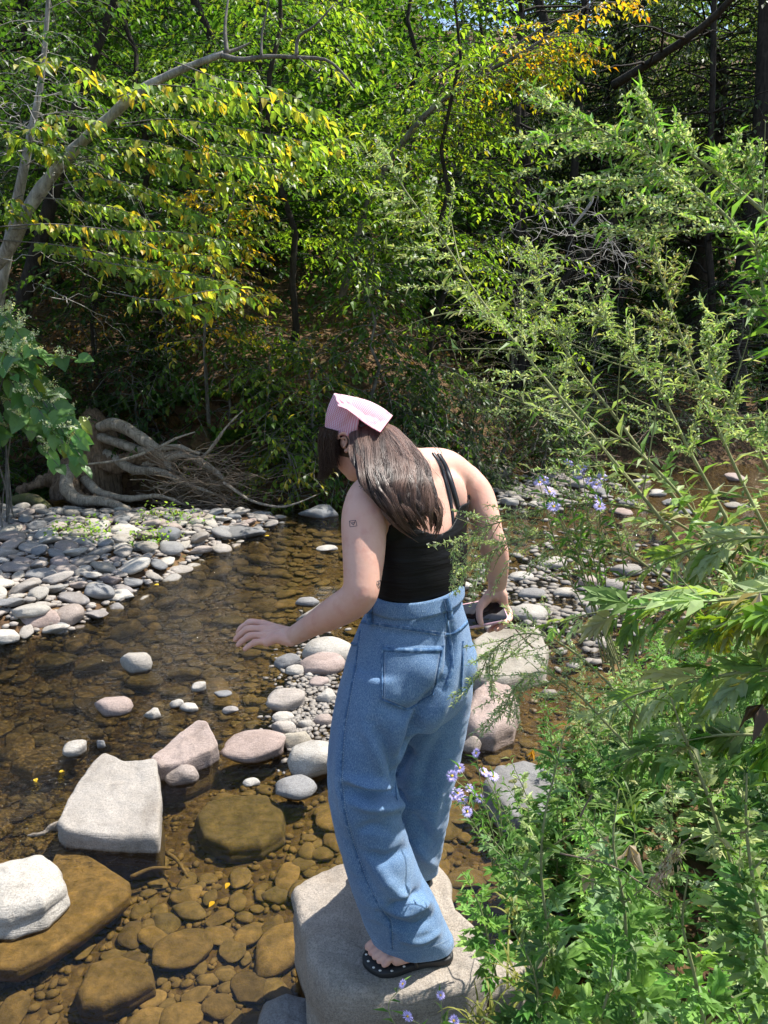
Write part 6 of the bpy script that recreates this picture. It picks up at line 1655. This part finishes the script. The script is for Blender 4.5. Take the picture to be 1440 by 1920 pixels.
# ================================================================== mugwort, asters and grasses of the near right bank
MG = pal([(.085, .19, .04), (.12, .24, .05), (.20, .31, .13), (.15, .28, .05)], [4, 4, 3, 3], .16)
MS = pal([(.27, .36, .14), (.34, .41, .19), (.17, .28, .07), (.42, .46, .25)], [4, 3, 3, 1.5], .14)
MY = pal([(.15, .30, .05), (.20, .36, .08), (.11, .23, .04), (.28, .40, .10)], [4, 3, 3, 1], .16)
MF = pal([(.36, .44, .24), (.44, .51, .32), (.27, .36, .16), (.50, .55, .38)], [3, 3, 3, 2], .16)
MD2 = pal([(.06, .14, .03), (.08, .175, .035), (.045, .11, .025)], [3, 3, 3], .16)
def mug(label, path, r0, size, cols, seed, kinds_=('lobed', 'lance'), sp=.035, spikes=0, spike_L=.12, beads=60, upto=1.0, group=None, nleaf=60, side=0, fcols=None, droop=.25, wlob=.85, wlan=.22, name='mugwort_plant', lean_dir=None, feather=0, leaf_from=.0, swap=.5, ldir=None):
    rs = np.random.default_rng(seed + 900)
    P = smoothline(path, 40); b_ = P[0].copy(); t_ = thing(name, label, 'plant', b_, group)
    wood = MB(); wood.tube(P - b_, np.linspace(r0, r0 * .25, 40), 7)
    lines = [(P, 1.0)]; Tg = norm(np.gradient(P, axis=0)); total = np.linalg.norm(np.diff(P, axis=0), axis=1).sum()
    branches = MB()
    for k in range(side):
        u = rs.uniform(.25, .92); i = int(u * 39); a = rs.uniform(0, 6.28)
        sd = norm(np.cross(Tg[i], [math.cos(a), math.sin(a), .3])); d = norm(Tg[i] * .8 + sd * .8)
        L_ = total * rs.uniform(.12, .28) * (1.2 - u); Q = P[i] + np.outer(np.linspace(0, 1, 12), d * L_); Q[:, 2] += np.linspace(0, 1, 12) ** 2 * L_ * rs.uniform(-.3, .25)
        sb_ = MB(); sb_.tube(Q - b_, np.linspace(r0 * .4, r0 * .12, 12), 5, cap=False); sb_.build('side_stem', M['mugwort_stem'], t_); lines.append((Q, .6))
    big = []; small = []
    for Q, s_ in lines:
        seg = np.concatenate([[0], np.cumsum(np.linalg.norm(np.diff(Q, axis=0), axis=1))]); n = max(3, int(seg[-1] / (sp * (1 if s_ == 1 else .7))))
        ss = np.linspace(leaf_from if s_ == 1 else .1, 1, n); pos = np.stack([np.interp(ss * seg[-1], seg, Q[:, c]) for c in range(3)], 1)
        tg = norm(np.stack([np.interp(ss * seg[-1], seg, np.gradient(Q, axis=0)[:, c]) for c in range(3)], 1))
        for rep_ in range(2 if s_ == 1 else 1):
            ang = np.arange(n) * 2.4 + rep_ * 3.14 + rs.normal(size=n) * .3
            e1 = norm(np.cross(tg, [.13, .2, 1.0])); e2 = np.cross(tg, e1)
            d = norm(e1 * np.cos(ang)[:, None] + e2 * np.sin(ang)[:, None] + tg * rs.uniform(.35, .8, n)[:, None])
            if ldir is not None: d = norm(d + np.array(ldir) * rs.uniform(.3, 1.0, n)[:, None])
            d[:, 2] -= droop * rs.uniform(.4, 1.4, n)
            sz = size * 1.22 * (1.05 - .62 * ss ** 1.5) * rs.uniform(.7, 1.15, n) * (.62 if s_ < 1 else 1)
            up = norm(tg * .8 + np.array([0, 0, .7]) + rs.normal(size=(n, 3)) * .35)
            c = cols(n, rs); isb = (ss < swap) & (s_ == 1)
            for m_, lst, w in ((isb, big, wlob), (~isb, small, wlan)):
                if m_.any(): lst.append(dict(pos=pos[m_], dir=norm(d[m_]), up=up[m_], size=sz[m_] * (1 if lst is big else .8), width=np.full(m_.sum(), w) * rs.uniform(.85, 1.15, m_.sum()), col=c[m_]))
    wood.build('stem', M['mugwort_stem'], t_)
    if branches.v: branches.build('side_stem', M['mugwort_stem'], t_)
    rest = []
    nb_ = sum(len(l['pos']) for l in big); ns = sum(len(l['pos']) for l in small); tot = max(1, nb_ + ns)
    for lst, tn, cap_ in ((big, kinds_[0], int(nleaf * nb_ / tot) + 1), (small, kinds_[1], int(nleaf * ns / tot) + 1)):
        if lst:
            L = leaf_objects(tn, cat_L(lst), M['mugwort'], t_, b_, cap_)
            if len(L['pos']): foliage('foliage', tn, L, M['mugwort'], t_, 'stuff', b_)
    if spikes:
        FL_ = []; LV = []; sm = MB()
        for k in range(spikes):
            u = 1 - (k + .5) / spikes * upto; i = min(39, int(u * 39)); a = rs.uniform(0, 6.28)
            sd = norm(np.cross(Tg[i], [math.cos(a), math.sin(a), .2])); d = norm(Tg[i] * .9 + sd * .8 + (np.array(lean_dir) * .7 if lean_dir is not None else 0))
            L_ = spike_L * rs.uniform(.5, 1.15) * (.55 + .6 * (1 - u)); Q = P[i] + np.outer(np.linspace(0, 1, 10), d * L_); Q[:, 2] -= np.sin(np.linspace(0, 1, 10) * 2.6) * L_ * .10 + np.linspace(0, 1, 10) ** 2 * L_ * .18
            sm.tube(Q - b_, np.linspace(r0 * .22, .0006, 10), 4, cap=False)
            m_ = int(beads * L_ / spike_L) + 4; t = rs.random(m_) ** .8
            p_ = np.stack([np.interp(t, np.linspace(0, 1, 10), Q[:, c]) for c in range(3)], 1) + rs.normal(size=(m_, 3)) * .0028
            FL_.append(dict(pos=p_, dir=norm(rs.normal(size=(m_, 3)) * .8 + d * .7), up=norm(rs.normal(size=(m_, 3))), size=rs.uniform(.0045, .0080, m_), width=np.full(m_, .6), col=(fcols or MF)(m_, rs)))
            m2 = int(8 + feather); t = np.linspace(.05, 1, m2); p2 = np.stack([np.interp(t, np.linspace(0, 1, 10), Q[:, c]) for c in range(3)], 1)
            d2 = norm(rs.normal(size=(m2, 3)) * [1, 1, .7] + d * .8); LV.append(dict(pos=p2, dir=d2, up=norm(rs.normal(size=(m2, 3)) * .4 + [0, 0, 1]), size=rs.uniform(.012, .026, m2) * (.62 if feather else 1.15), width=np.full(m2, .2), col=(MF if feather else cols)(m2, rs)))
        o = sm.build('spike_stems', M['mugwort_stem'], t_); o['kind'] = 'stuff'
        foliage('flower_spikes', 'diamond', cat_L(FL_), M['mugwort'], t_, 'stuff', b_); foliage('bracts', 'lance', cat_L(LV), M['mugwort'], t_, 'stuff', b_)
    return t_
M['mugwort_stem'] = bark('mugwort_stem', (.16, .17, .07), (.26, .27, .13), (20, 20, 20), .1)
M['red_stem'] = bark('reddish_stem', (.14, .06, .03), (.24, .11, .06), (20, 20, 20), .1)
def PP(*q): return [wp(*p_) for p_ in q]
LFT = (-.9, .2, .1)
# tall arching stems with flower spikes, root side first
mug('long arching mugwort whose spiked tip reaches furthest left above the headscarf', PP((1560, 1500, 1.25), (1420, 1230, 1.25), (1290, 1040, 1.28), (1180, 900, 1.3), (1075, 775, 1.33), (985, 665, 1.35), (900, 560, 1.38), (830, 450, 1.4), (765, 365, 1.42), (722, 290, 1.44)), .0042, .075, MS, 1, ('lobed', 'lance'), .055, 40, .17, 90, .66, side=7, nleaf=110, droop=.15, swap=.45, wlan=.26)
mug('bright mugwort arching in from the right edge with the highest plume of spikes', PP((1640, 900, 1.05), (1520, 620, 1.06), (1440, 500, 1.07), (1370, 415, 1.08), (1300, 350, 1.1), (1230, 300, 1.11), (1140, 250, 1.12), (1062, 214, 1.13)), .0036, .066, MY, 2, ('lance', 'lance'), .036, 40, .20, 120, .62, lean_dir=(-1.1, .1, .05), side=3, nleaf=110, wlob=.2, wlan=.2)
mug('mugwort stem just above the brightest plume at the upper right', PP((1660, 700, 1.1), (1500, 470, 1.1), (1400, 370, 1.12), (1310, 300, 1.14), (1240, 250, 1.15), (1180, 215, 1.16)), .004, .06, MY, 3, ('lance', 'lance'), .042, 22, .10, 100, .6, side=5, nleaf=70, wlob=.2, wlan=.2)
mug('slim mugwort with thin spike rising near the right edge under the plume', PP((1600, 900, 1.15), (1500, 600, 1.15), (1430, 400, 1.17), (1400, 320, 1.18), (1375, 282, 1.18)), .0035, .07, MG, 4, ('lance', 'lance'), .030, 14, .07, 90, .45, nleaf=50, wlob=.2)
mug('mugwort with drooping spikes in the middle right in front of the dark gap', PP((1560, 1350, 1.35), (1430, 1100, 1.36), (1350, 950, 1.38), (1290, 840, 1.4), (1240, 740, 1.42), (1180, 655, 1.44), (1130, 600, 1.45), (1102, 535, 1.46)), .0045, .062, MS, 5, ('lobed', 'lance'), .05, 26, .13, 80, .6, side=8, nleaf=90, swap=.35)
mug('mugwort topped by a brownish spike in front of the black trunks', PP((1600, 1300, 1.5), (1450, 1020, 1.5), (1380, 880, 1.52), (1320, 740, 1.54), (1270, 610, 1.55), (1240, 520, 1.56), (1222, 440, 1.57)), .0045, .06, MS, 6, ('lobed', 'lance'), .05, 30, .13, 80, .6, side=8, nleaf=80, fcols=pal([(.30, .30, .14), (.24, .20, .10), (.36, .36, .2)], [3, 2, 2]))
mug('mugwort bending left with curled spikes above the asters', PP((1480, 1250, 1.4), (1350, 1050, 1.42), (1240, 900, 1.44), (1160, 790, 1.46), (1090, 700, 1.48), (1040, 620, 1.5), (1012, 540, 1.52), (1005, 470, 1.53)), .0045, .07, MS, 7, ('lobed', 'lance'), .055, 24, .12, 80, .5, side=7, nleaf=80, swap=.4)
mug('mugwort of curling spikes at mid height near the right edge', PP((1620, 1250, 1.25), (1500, 1000, 1.26), (1430, 860, 1.27), (1370, 760, 1.28), (1330, 680, 1.3), (1345, 590, 1.3)), .004, .06, MS, 8, ('lobed', 'lance'), .048, 22, .11, 80, .6, side=6, nleaf=60)
mug('mugwort shoot leaning left over the pale far water', PP((1500, 1300, 1.3), (1400, 1120, 1.3), (1300, 960, 1.32), (1200, 850, 1.34), (1130, 800, 1.35), (1080, 760, 1.36)), .004, .09, MS, 9, ('lobed', 'lance'), .045, 0, side=3, nleaf=60, swap=.75)
mug('mugwort with long lance leaves at the right edge beneath the plume', PP((1640, 1000, 1.0), (1540, 760, 1.0), (1470, 640, 1.0), (1430, 540, 1.02), (1415, 440, 1.03)), .004, .085, MY, 10, ('lance', 'lance'), .025, 10, .08, 60, .4, side=5, nleaf=70, wlob=.2)
mug('mugwort with a drooping leafy tip low at the right edge', PP((1660, 1150, 1.05), (1560, 960, 1.05), (1480, 860, 1.06), (1430, 780, 1.07)), .004, .08, MS, 11, ('lobed', 'lance'), .03, 8, .08, 60, .4, side=5, nleaf=60)
# feathery yellowish branches in front of the right arm and the boulder
fe = dict(sp=.045, spikes=30, spike_L=.13, beads=38, upto=.85, side=6, nleaf=20, feather=20, kinds_=('lance', 'lance'), wlob=.12, wlan=.12)
mug('feathery mugwort reaching left across her right arm and waist', PP((1380, 1060, 1.35), (1260, 975, 1.38), (1150, 945, 1.40), (1040, 950, 1.41), (950, 975, 1.42), (880, 1000, 1.43), (845, 1030, 1.44)), .003, .035, MY, 20, fcols=MF, **fe)
mug('second feathery mugwort just below the first beside her forearm', PP((1300, 1130, 1.35), (1180, 1040, 1.38), (1080, 1010, 1.41), (990, 1010, 1.43), (920, 1035, 1.44), (868, 1070, 1.45)), .003, .035, MY, 21, fcols=MF, **fe)
mug('feathery mugwort arching over the pale flat rock below the phone', PP((1240, 1400, 1.35), (1130, 1270, 1.38), (1040, 1200, 1.41), (970, 1190, 1.43), (920, 1225, 1.44), (900, 1270, 1.45)), .003, .035, MY, 22, fcols=MF, **fe)
mug('feathery mugwort hanging between the pink boulder and the big silver leaves', PP((1250, 1480, 1.3), (1150, 1370, 1.33), (1070, 1290, 1.35), (1010, 1260, 1.37), (965, 1290, 1.38), (945, 1340, 1.38)), .003, .035, MG, 23, fcols=MF, **fe)
# near drooping branches with large silvery divided leaves
big = dict(kinds_=('lobed_c', 'lobed'), swap=.8, wlob=.85, wlan=.75, sp=.020, side=4, nleaf=110, droop=.45, ldir=(-.8, 0, -.35))
mug('near mugwort branch with the largest drooping silver leaves above centre right', PP((1620, 1120, .80), (1500, 1110, .80), (1400, 1120, .82), (1300, 1130, .84), (1200, 1140, .86), (1110, 1150, .88), (1040, 1170, .90)), .003, .085, MS, 30, **big)
mug('near mugwort branch with silver leaves hanging below the largest ones', PP((1620, 1260, .78), (1500, 1255, .80), (1390, 1260, .82), (1290, 1280, .84), (1200, 1300, .86), (1120, 1340, .88)), .003, .085, MS, 31, **big)
mug('near branch with yellowing leaves at the right edge among silver ones', PP((1650, 1140, .74), (1540, 1130, .75), (1450, 1150, .76), (1370, 1165, .78), (1310, 1190, .8)), .003, .08, pal([(.17, .28, .03), (.45, .42, .03), (.26, .32, .04), (.12, .20, .05)], [4, 2, 3, 2]), 32, **big)
mug('near grey green branch sloping left below the yellowing leaves', PP((1640, 1020, .95), (1500, 1010, .97), (1380, 1010, 1.0), (1270, 1040, 1.03), (1180, 1080, 1.05)), .003, .08, MS, 33, **big)
mug('near leafy branch hanging toward the aster bank', PP((1600, 1400, .86), (1450, 1380, .88), (1330, 1380, .92), (1230, 1400, .96), (1150, 1440, 1.0)), .003, .08, MG, 34, **big)
# upright plants in the lower right
upr = dict(kinds_=('lobed', 'lance'), sp=.018, side=5, nleaf=100, droop=.15)
mug('upright mugwort with a bright tip in front of the grey flat rock', PP((1075, 1990, 1.12), (1050, 1880, 1.12), (1030, 1760, 1.12), (1015, 1640, 1.13), (1020, 1540, 1.14), (1040, 1450, 1.15), (1062, 1360, 1.16)), .004, .075, MG, 40, **{**upr, 'swap': .55})
mug('upright silvery mugwort with broad divided leaves at the right', PP((1480, 1900, .78), (1420, 1740, .78), (1370, 1620, .79), (1330, 1500, .8), (1290, 1400, .8), (1255, 1300, .8)), .004, .06, MS, 41, **{**upr, 'swap': .95})
mug('upright mugwort with dark green divided leaves in the lower right corner', PP((1500, 2000, .72), (1450, 1850, .73), (1420, 1700, .74), (1400, 1560, .75), (1400, 1450, .75)), .004, .06, MG, 42, **{**upr, 'swap': .95})
mug('leafy mugwort with yellow green leaves at the very bottom right', PP((1340, 2040, .85), (1320, 1920, .86), (1300, 1820, .86), (1280, 1730, .87), (1290, 1640, .88)), .004, .065, MY, 43, **{**upr, 'swap': .95})
mug('young mugwort with finger like leaves next to the jeans hem', PP((930, 1830, 1.42), (915, 1760, 1.42), (900, 1700, 1.42), (872, 1640, 1.42)), .003, .07, MY, 44, **{**upr, 'swap': .9, 'side': 2})
mug('young mugwort below the purple asters by the right leg', PP((1000, 1720, 1.5), (975, 1660, 1.5), (945, 1600, 1.5), (905, 1555, 1.5)), .003, .065, MG, 45, **{**upr, 'swap': .9, 'side': 2})
mug('mugwort with long bent leaves at the bottom centre right', PP((1000, 2000, 1.05), (1010, 1900, 1.06), (1000, 1820, 1.06), (960, 1740, 1.07)), .0035, .075, MG, 46, **{**upr, 'swap': .5})
mug('mugwort half shaded in the middle of the lower right thicket', PP((1200, 2000, 1.0), (1180, 1850, 1.0), (1170, 1700, 1.0), (1150, 1580, 1.02), (1160, 1480, 1.04)), .004, .075, MG, 47, **{**upr, 'swap': .8})
mug('bright leafy mugwort at the bottom edge right of centre', PP((1130, 2040, .92), (1120, 1940, .92), (1140, 1860, .92), (1150, 1790, .93)), .004, .07, MY, 48, **{**upr, 'swap': .95})
# the rest of the thicket, rooted on the bank
lim_x = [860, 930, 1000, 1100, 1200, 1300, 1440, 1700]; lim_y = [1640, 1440, 1290, 1250, 1140, 1060, 960, 900]
rs = np.random.default_rng(52); made = 0; k = 0
KIND = [('dark green', MD2, 'lobed'), ('fresh green', MG, 'lobed'), ('yellow green', MY, 'lobed_b'), ('silver green', MS, 'lobed_c')]
while made < 135 and k < 5000:
    k += 1; y = rs.uniform(.95, 3.3); x = rs.uniform(.36, 2.3)
    edge_ = .40 + .10 * (y - 1.5) + .50 * max(0, y - 2.3)
    if x < edge_: continue
    zg = gz(x, y); d_ = (y * math.cos(PITCH) + (1.95 - zg) * math.sin(PITCH)); px = 720 + F * x / d_
    if px > 1640 or px < 900: continue
    Hh = rs.uniform(.25, .95); topx = x - rs.uniform(.02, .22) * Hh / .6; topy = y - .05 * Hh
    dt = (topy * math.cos(PITCH) + (1.95 - zg - Hh) * math.sin(PITCH)); pxt = 720 + F * topx / dt
    ly = np.interp(pxt, lim_x, lim_y) + rs.uniform(0, 160)
    ztop = float(wp(pxt, ly, topy)[2]); Hh = min(Hh, ztop - zg)
    if Hh < .16: continue
    kd, cc, tn = KIND[int(rs.integers(4)) if y > 1.4 else int(rs.choice([0, 1, 2]))]
    P = [(x, y, zg - .02), (x - .01, y, zg + Hh * .35), ((x + topx) / 2, (y + topy) / 2, zg + Hh * .7), (topx, topy, zg + Hh)]
    zone = 'near the water' if px < 1050 else 'amid the bank' if px < 1300 else 'at the bank side'
    ht_ = 'low' if Hh < .32 else 'middling' if Hh < .55 else 'tall'; zone += ', ' + ('close to the camera' if y < 1.45 else 'beyond the boulder' if y > 2.1 else 'level with the boulder')
    mug(ht_ + ' ' + kd + ' mugwort growing ' + zone, P, .0035, .075, cc, 1000 + k, (tn, 'lance'), .024, 10 if rs.random() < .3 else 0, .08, 40, .5, side=4, nleaf=14, swap=.85, group=ht_ + ' ' + kd + ' mugwort plants ' + zone)
    made += 1

# low ground cover between the stems
n = 9500; x = rs.uniform(.36, 5.5, n); y = rs.uniform(.7, 6.5, n); e_ = .40 + .10 * (y - 1.5) + .50 * np.clip(y - 2.3, 0, 9); keep = x > e_; x, y = x[keep], y[keep]; n = len(x)
z = ground_h(x, y) + rs.random(n) ** 1.5 * np.clip(.12 + .08 * y, .16, .45)
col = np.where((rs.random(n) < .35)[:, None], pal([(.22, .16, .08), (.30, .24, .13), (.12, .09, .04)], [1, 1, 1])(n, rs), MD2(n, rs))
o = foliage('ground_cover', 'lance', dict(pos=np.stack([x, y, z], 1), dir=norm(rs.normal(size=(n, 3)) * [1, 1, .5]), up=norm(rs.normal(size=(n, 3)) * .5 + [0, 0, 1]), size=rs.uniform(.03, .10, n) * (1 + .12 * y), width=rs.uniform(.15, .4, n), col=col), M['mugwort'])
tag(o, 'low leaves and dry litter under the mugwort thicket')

# asters
M['petal'] = flat('lilac_petal', (.52, .45, .80), .6); M['disc'] = flat('yellow_flower_centre', (.75, .48, .05), .8)
def flower_mesh(seed):
    rs = np.random.default_rng(seed); V = []; T_ = []
    for ring in range(2):
        for k in range(17):
            a = 2 * math.pi * (k + .5 * ring) / 17 + rs.normal() * .05; L_ = rs.uniform(.85, 1.05); w = .085; c, s_ = math.cos(a), math.sin(a); o = len(V); zz_ = rs.uniform(.0, .18) - .06 * ring
            for r_, b, z_ in ((.16, 0, 0), (.6, -w, .06 + zz_), (1.0, 0, zz_), (.6, w, .06 + zz_), (.6, 0, .02 + zz_)): V.append((c * r_ * L_ - s_ * b, s_ * r_ * L_ + c * b, z_ - .02 * ring))
            T_ += [(o, o + 1, o + 4), (o + 1, o + 2, o + 4), (o + 2, o + 3, o + 4), (o + 3, o, o + 4)]
    me = np_mesh('petals', np.array(V), np.array(T_), False); me.materials.append(M['petal']); return me
FLM = [flower_mesh(i) for i in range(4)]
V_, T_ = ICO[2]; DISC = np_mesh('disc', V_ * [.2, .2, .13], T_); DISC.materials.append(M['disc'])
def aster(label, root, heads, Y, seed, s=.0155):
    rs = np.random.default_rng(seed); b_ = wp(*root); t_ = thing('aster_plant', label, 'flower', b_); st = MB(); LL = []
    for (px, py) in heads:
        h_ = wp(px, py, Y + rs.normal() * .04); m_ = (h_ + b_) / 2 + [rs.normal() * .02, 0, .03]
        Q = smoothline([b_ + rs.normal(size=3) * .01, m_, h_ - [0, 0, .004]], 16); st.tube(Q - b_, np.linspace(.0018, .0008, 16), 5, cap=False)
        LL.append(spray(Q[4:], rs, .035, .018, ang=50, droop=.1, width=.2, cols=MG, jit=.5))
        f = bpy.data.objects.new('flower', FLM[int(rs.integers(4))]); COL.objects.link(f); f.parent = t_; f.location = Vector(h_ - b_); sc_ = s * rs.uniform(.8, 1.15); f.scale = (sc_,) * 3
        nv = Vector((rs.normal() * .35, -.55 + rs.normal() * .25, .75)).normalized(); f.rotation_euler = nv.to_track_quat('Z', 'Y').to_euler()
        d_ = bpy.data.objects.new('disc', DISC); COL.objects.link(d_); d_.parent = f; d_.location = (0, 0, .05)
    st.build('stem', M['mugwort_stem'], t_); foliage('foliage', 'lance', cat_L(LL), M['mugwort'], t_, 'stuff', b_)
aster('lilac asters blooming right beside the back of the right jeans leg', (935, 1640, 1.62), [(862, 1440), (893, 1412), (858, 1487), (880, 1478), (925, 1456), (900, 1497), (876, 1522), (848, 1455), (908, 1448), (890, 1495), (868, 1500), (850, 1492)], 1.58, 1, .0150)
aster('lilac asters with yellow eyes high in front of the far water', (1150, 1250, 1.4), [(1030, 922), (1038, 950), (1066, 868), (1092, 876), (1108, 902), (1124, 950), (1012, 905), (1085, 890), (1130, 895), (1118, 908), (1020, 900), (1122, 938)], 1.40, 2, .0150)
aster('small lilac asters at the very bottom below the flip flop', (800, 2000, 1.15), [(755, 1845), (826, 1866), (764, 1906), (851, 1914)], 1.18, 3, .0120)
# dry stalks and seed heads
def stalk(label, pts, r_=.002, head=None, mt='twig', seed=0):
    b_ = wp(*pts[0]); t_ = thing('dry_stalk', label, 'stalk', b_); mb = MB(); mb.tube(smoothline([wp(*q) for q in pts], 16) - b_, np.linspace(r_, r_ * .6, 16), 6); mb.build('stem', M[mt], t_)
    if head:
        rs = np.random.default_rng(seed); a, c = np.array(wp(*head[0])), np.array(wp(*head[1])); n = 130; t = rs.random(n)[:, None]
        foliage('seed_head', 'lance', dict(pos=a * (1 - t) + c * t + rs.normal(size=(n, 3)) * .0045, dir=norm(np.tile(c - a, (n, 1)) + rs.normal(size=(n, 3)) * .02), up=norm(rs.normal(size=(n, 3))), size=rs.uniform(.007, .014, n), width=np.full(n, .35), col=pal([(.42, .34, .24), (.5, .42, .32)], [1, 1])(n, rs)), M['dry_leaf'], t_, 'stuff', b_)
stalk('thick beige dead stalk lying low in the bottom right', [(1245, 1825, .95), (1310, 1850, .93), (1375, 1872, .92)], .0035)
stalk('dry grass stem with a drooping pale seed head', [(1440, 1555, .8), (1380, 1562, .82), (1300, 1570, .85), (1270, 1590, .86)], .0012, [(1270, 1590, .86), (1232, 1655, .87)])
stalk('broken beige stalk sticking up beside the dry curled leaves', [(1088, 1532, 1.15), (1098, 1510, 1.15), (1110, 1490, 1.15)], .002)
stalk('pale bent stalk at the water under the phone hand', [(1000, 1215, 1.7), (980, 1195, 1.72), (955, 1165, 1.74)], .003)
stalk('thin dry stem crossing the right thicket', [(1050, 1600, 1.05), (1150, 1625, 1.0), (1250, 1690, .95)], .0015)
for i, (px, py, Y, s, lab) in enumerate(((1150, 1565, 1.1, .075, 'big curled dry leaf hanging in the thicket beside the beige stalk'), (1180, 1585, 1.08, .06, 'curled dry leaf just right of the big one in the thicket'), (1020, 1790, 1.1, .045, 'withered tan leaf on the upright mugwort near the hem'), (1425, 1110, .75, .06, 'brown curled dead leaf at the right edge among yellowing leaves'),
        (1430, 1320, .78, .05, 'dark curled dead leaf low at the right edge'), (1000, 1405, 1.4, .03, 'orange leaf hanging above the grey flat rock'), (1045, 1850, .95, .03, 'small orange dead leaf near the bottom edge'), (1100, 1620, 1.05, .06, 'long withered leaf drooping left of the curled ones'))):
    rs = np.random.default_rng(700 + i); p_ = wp(px, py, Y); n = 6
    c = {5: (.6, .30, .03), 6: (.5, .25, .06), 4: (.10, .07, .05)}.get(i, (.42, .34, .25))
    V, Tt, kk = leaf_arrays('lance', np.zeros((n, 3)), norm(rs.normal(size=(n, 3)) * .3 + [rs.normal() * .3, 0, -1]), norm(rs.normal(size=(n, 3))), s * rs.uniform(.6, 1, n), np.full(n, .3))
    o = link('dead_leaf', np_mesh('dead_leaf', V, Tt, True, np.tile([c], (len(V), 1))), M['dry_leaf'], None, p_); tag(o, lab, 'leaf')
# grass blades at the lower edge of the bank
for i, (px, py, Y, n) in enumerate(((900, 1850, 1.3, 26), (960, 1880, 1.2, 30), (1000, 1780, 1.3, 22), (860, 1900, 1.2, 16), (1250, 1900, 1.0, 30), (1330, 1880, .95, 26), (960, 1640, 1.55, 16), (1180, 1450, 1.5, 20))):
    rs = np.random.default_rng(800 + i); b_ = wp(px, py, Y); b_[2] = max(gz(b_[0], b_[1]), b_[2] - .12); t_ = thing('grass_tuft', 'tuft of bent narrow grass blades ' + ['beside the heel at the boulder', 'at the bottom edge right of the boulder', 'at the foot of the upright mugwort', 'nearest the bottom edge by the small asters', 'at the bottom edge in the right thicket', 'under the thick beige stalk', 'on the mud below the purple asters', 'behind the upright mugwort by the grey rock'][i], 'grass', b_); V = []; Q_ = []; m = 0
    for k in range(n):
        a = rs.uniform(0, 6.28); L_ = rs.uniform(.10, .28); Q = branch_line(rs.normal(size=3) * [.02, .02, 0], a, rs.uniform(.6, 1.3), L_, .7, rs, 8, .05); w = rs.uniform(.002, .005) * np.linspace(1, .1, 8)
        sd = norm(np.cross(np.gradient(Q, axis=0), [0, 0, 1.])); V.append(np.stack([Q - sd * w[:, None], Q + sd * w[:, None]], 1).reshape(-1, 3)); Q_ += [(m + 2 * j, m + 2 * j + 1, m + 2 * j + 3, m + 2 * j + 2) for j in range(7)]; m += 16
    me = np_mesh('blades', np.concatenate(V), np.array(Q_), True, np.tile([[.10, .16, .035]], (m, 1))); o = link('blades', me, M['mugwort'], t_); o['kind'] = 'stuff'; o.color = (1, 1, 1, 1) if i % 2 else (2.2, 1.4, 1.4, 1)
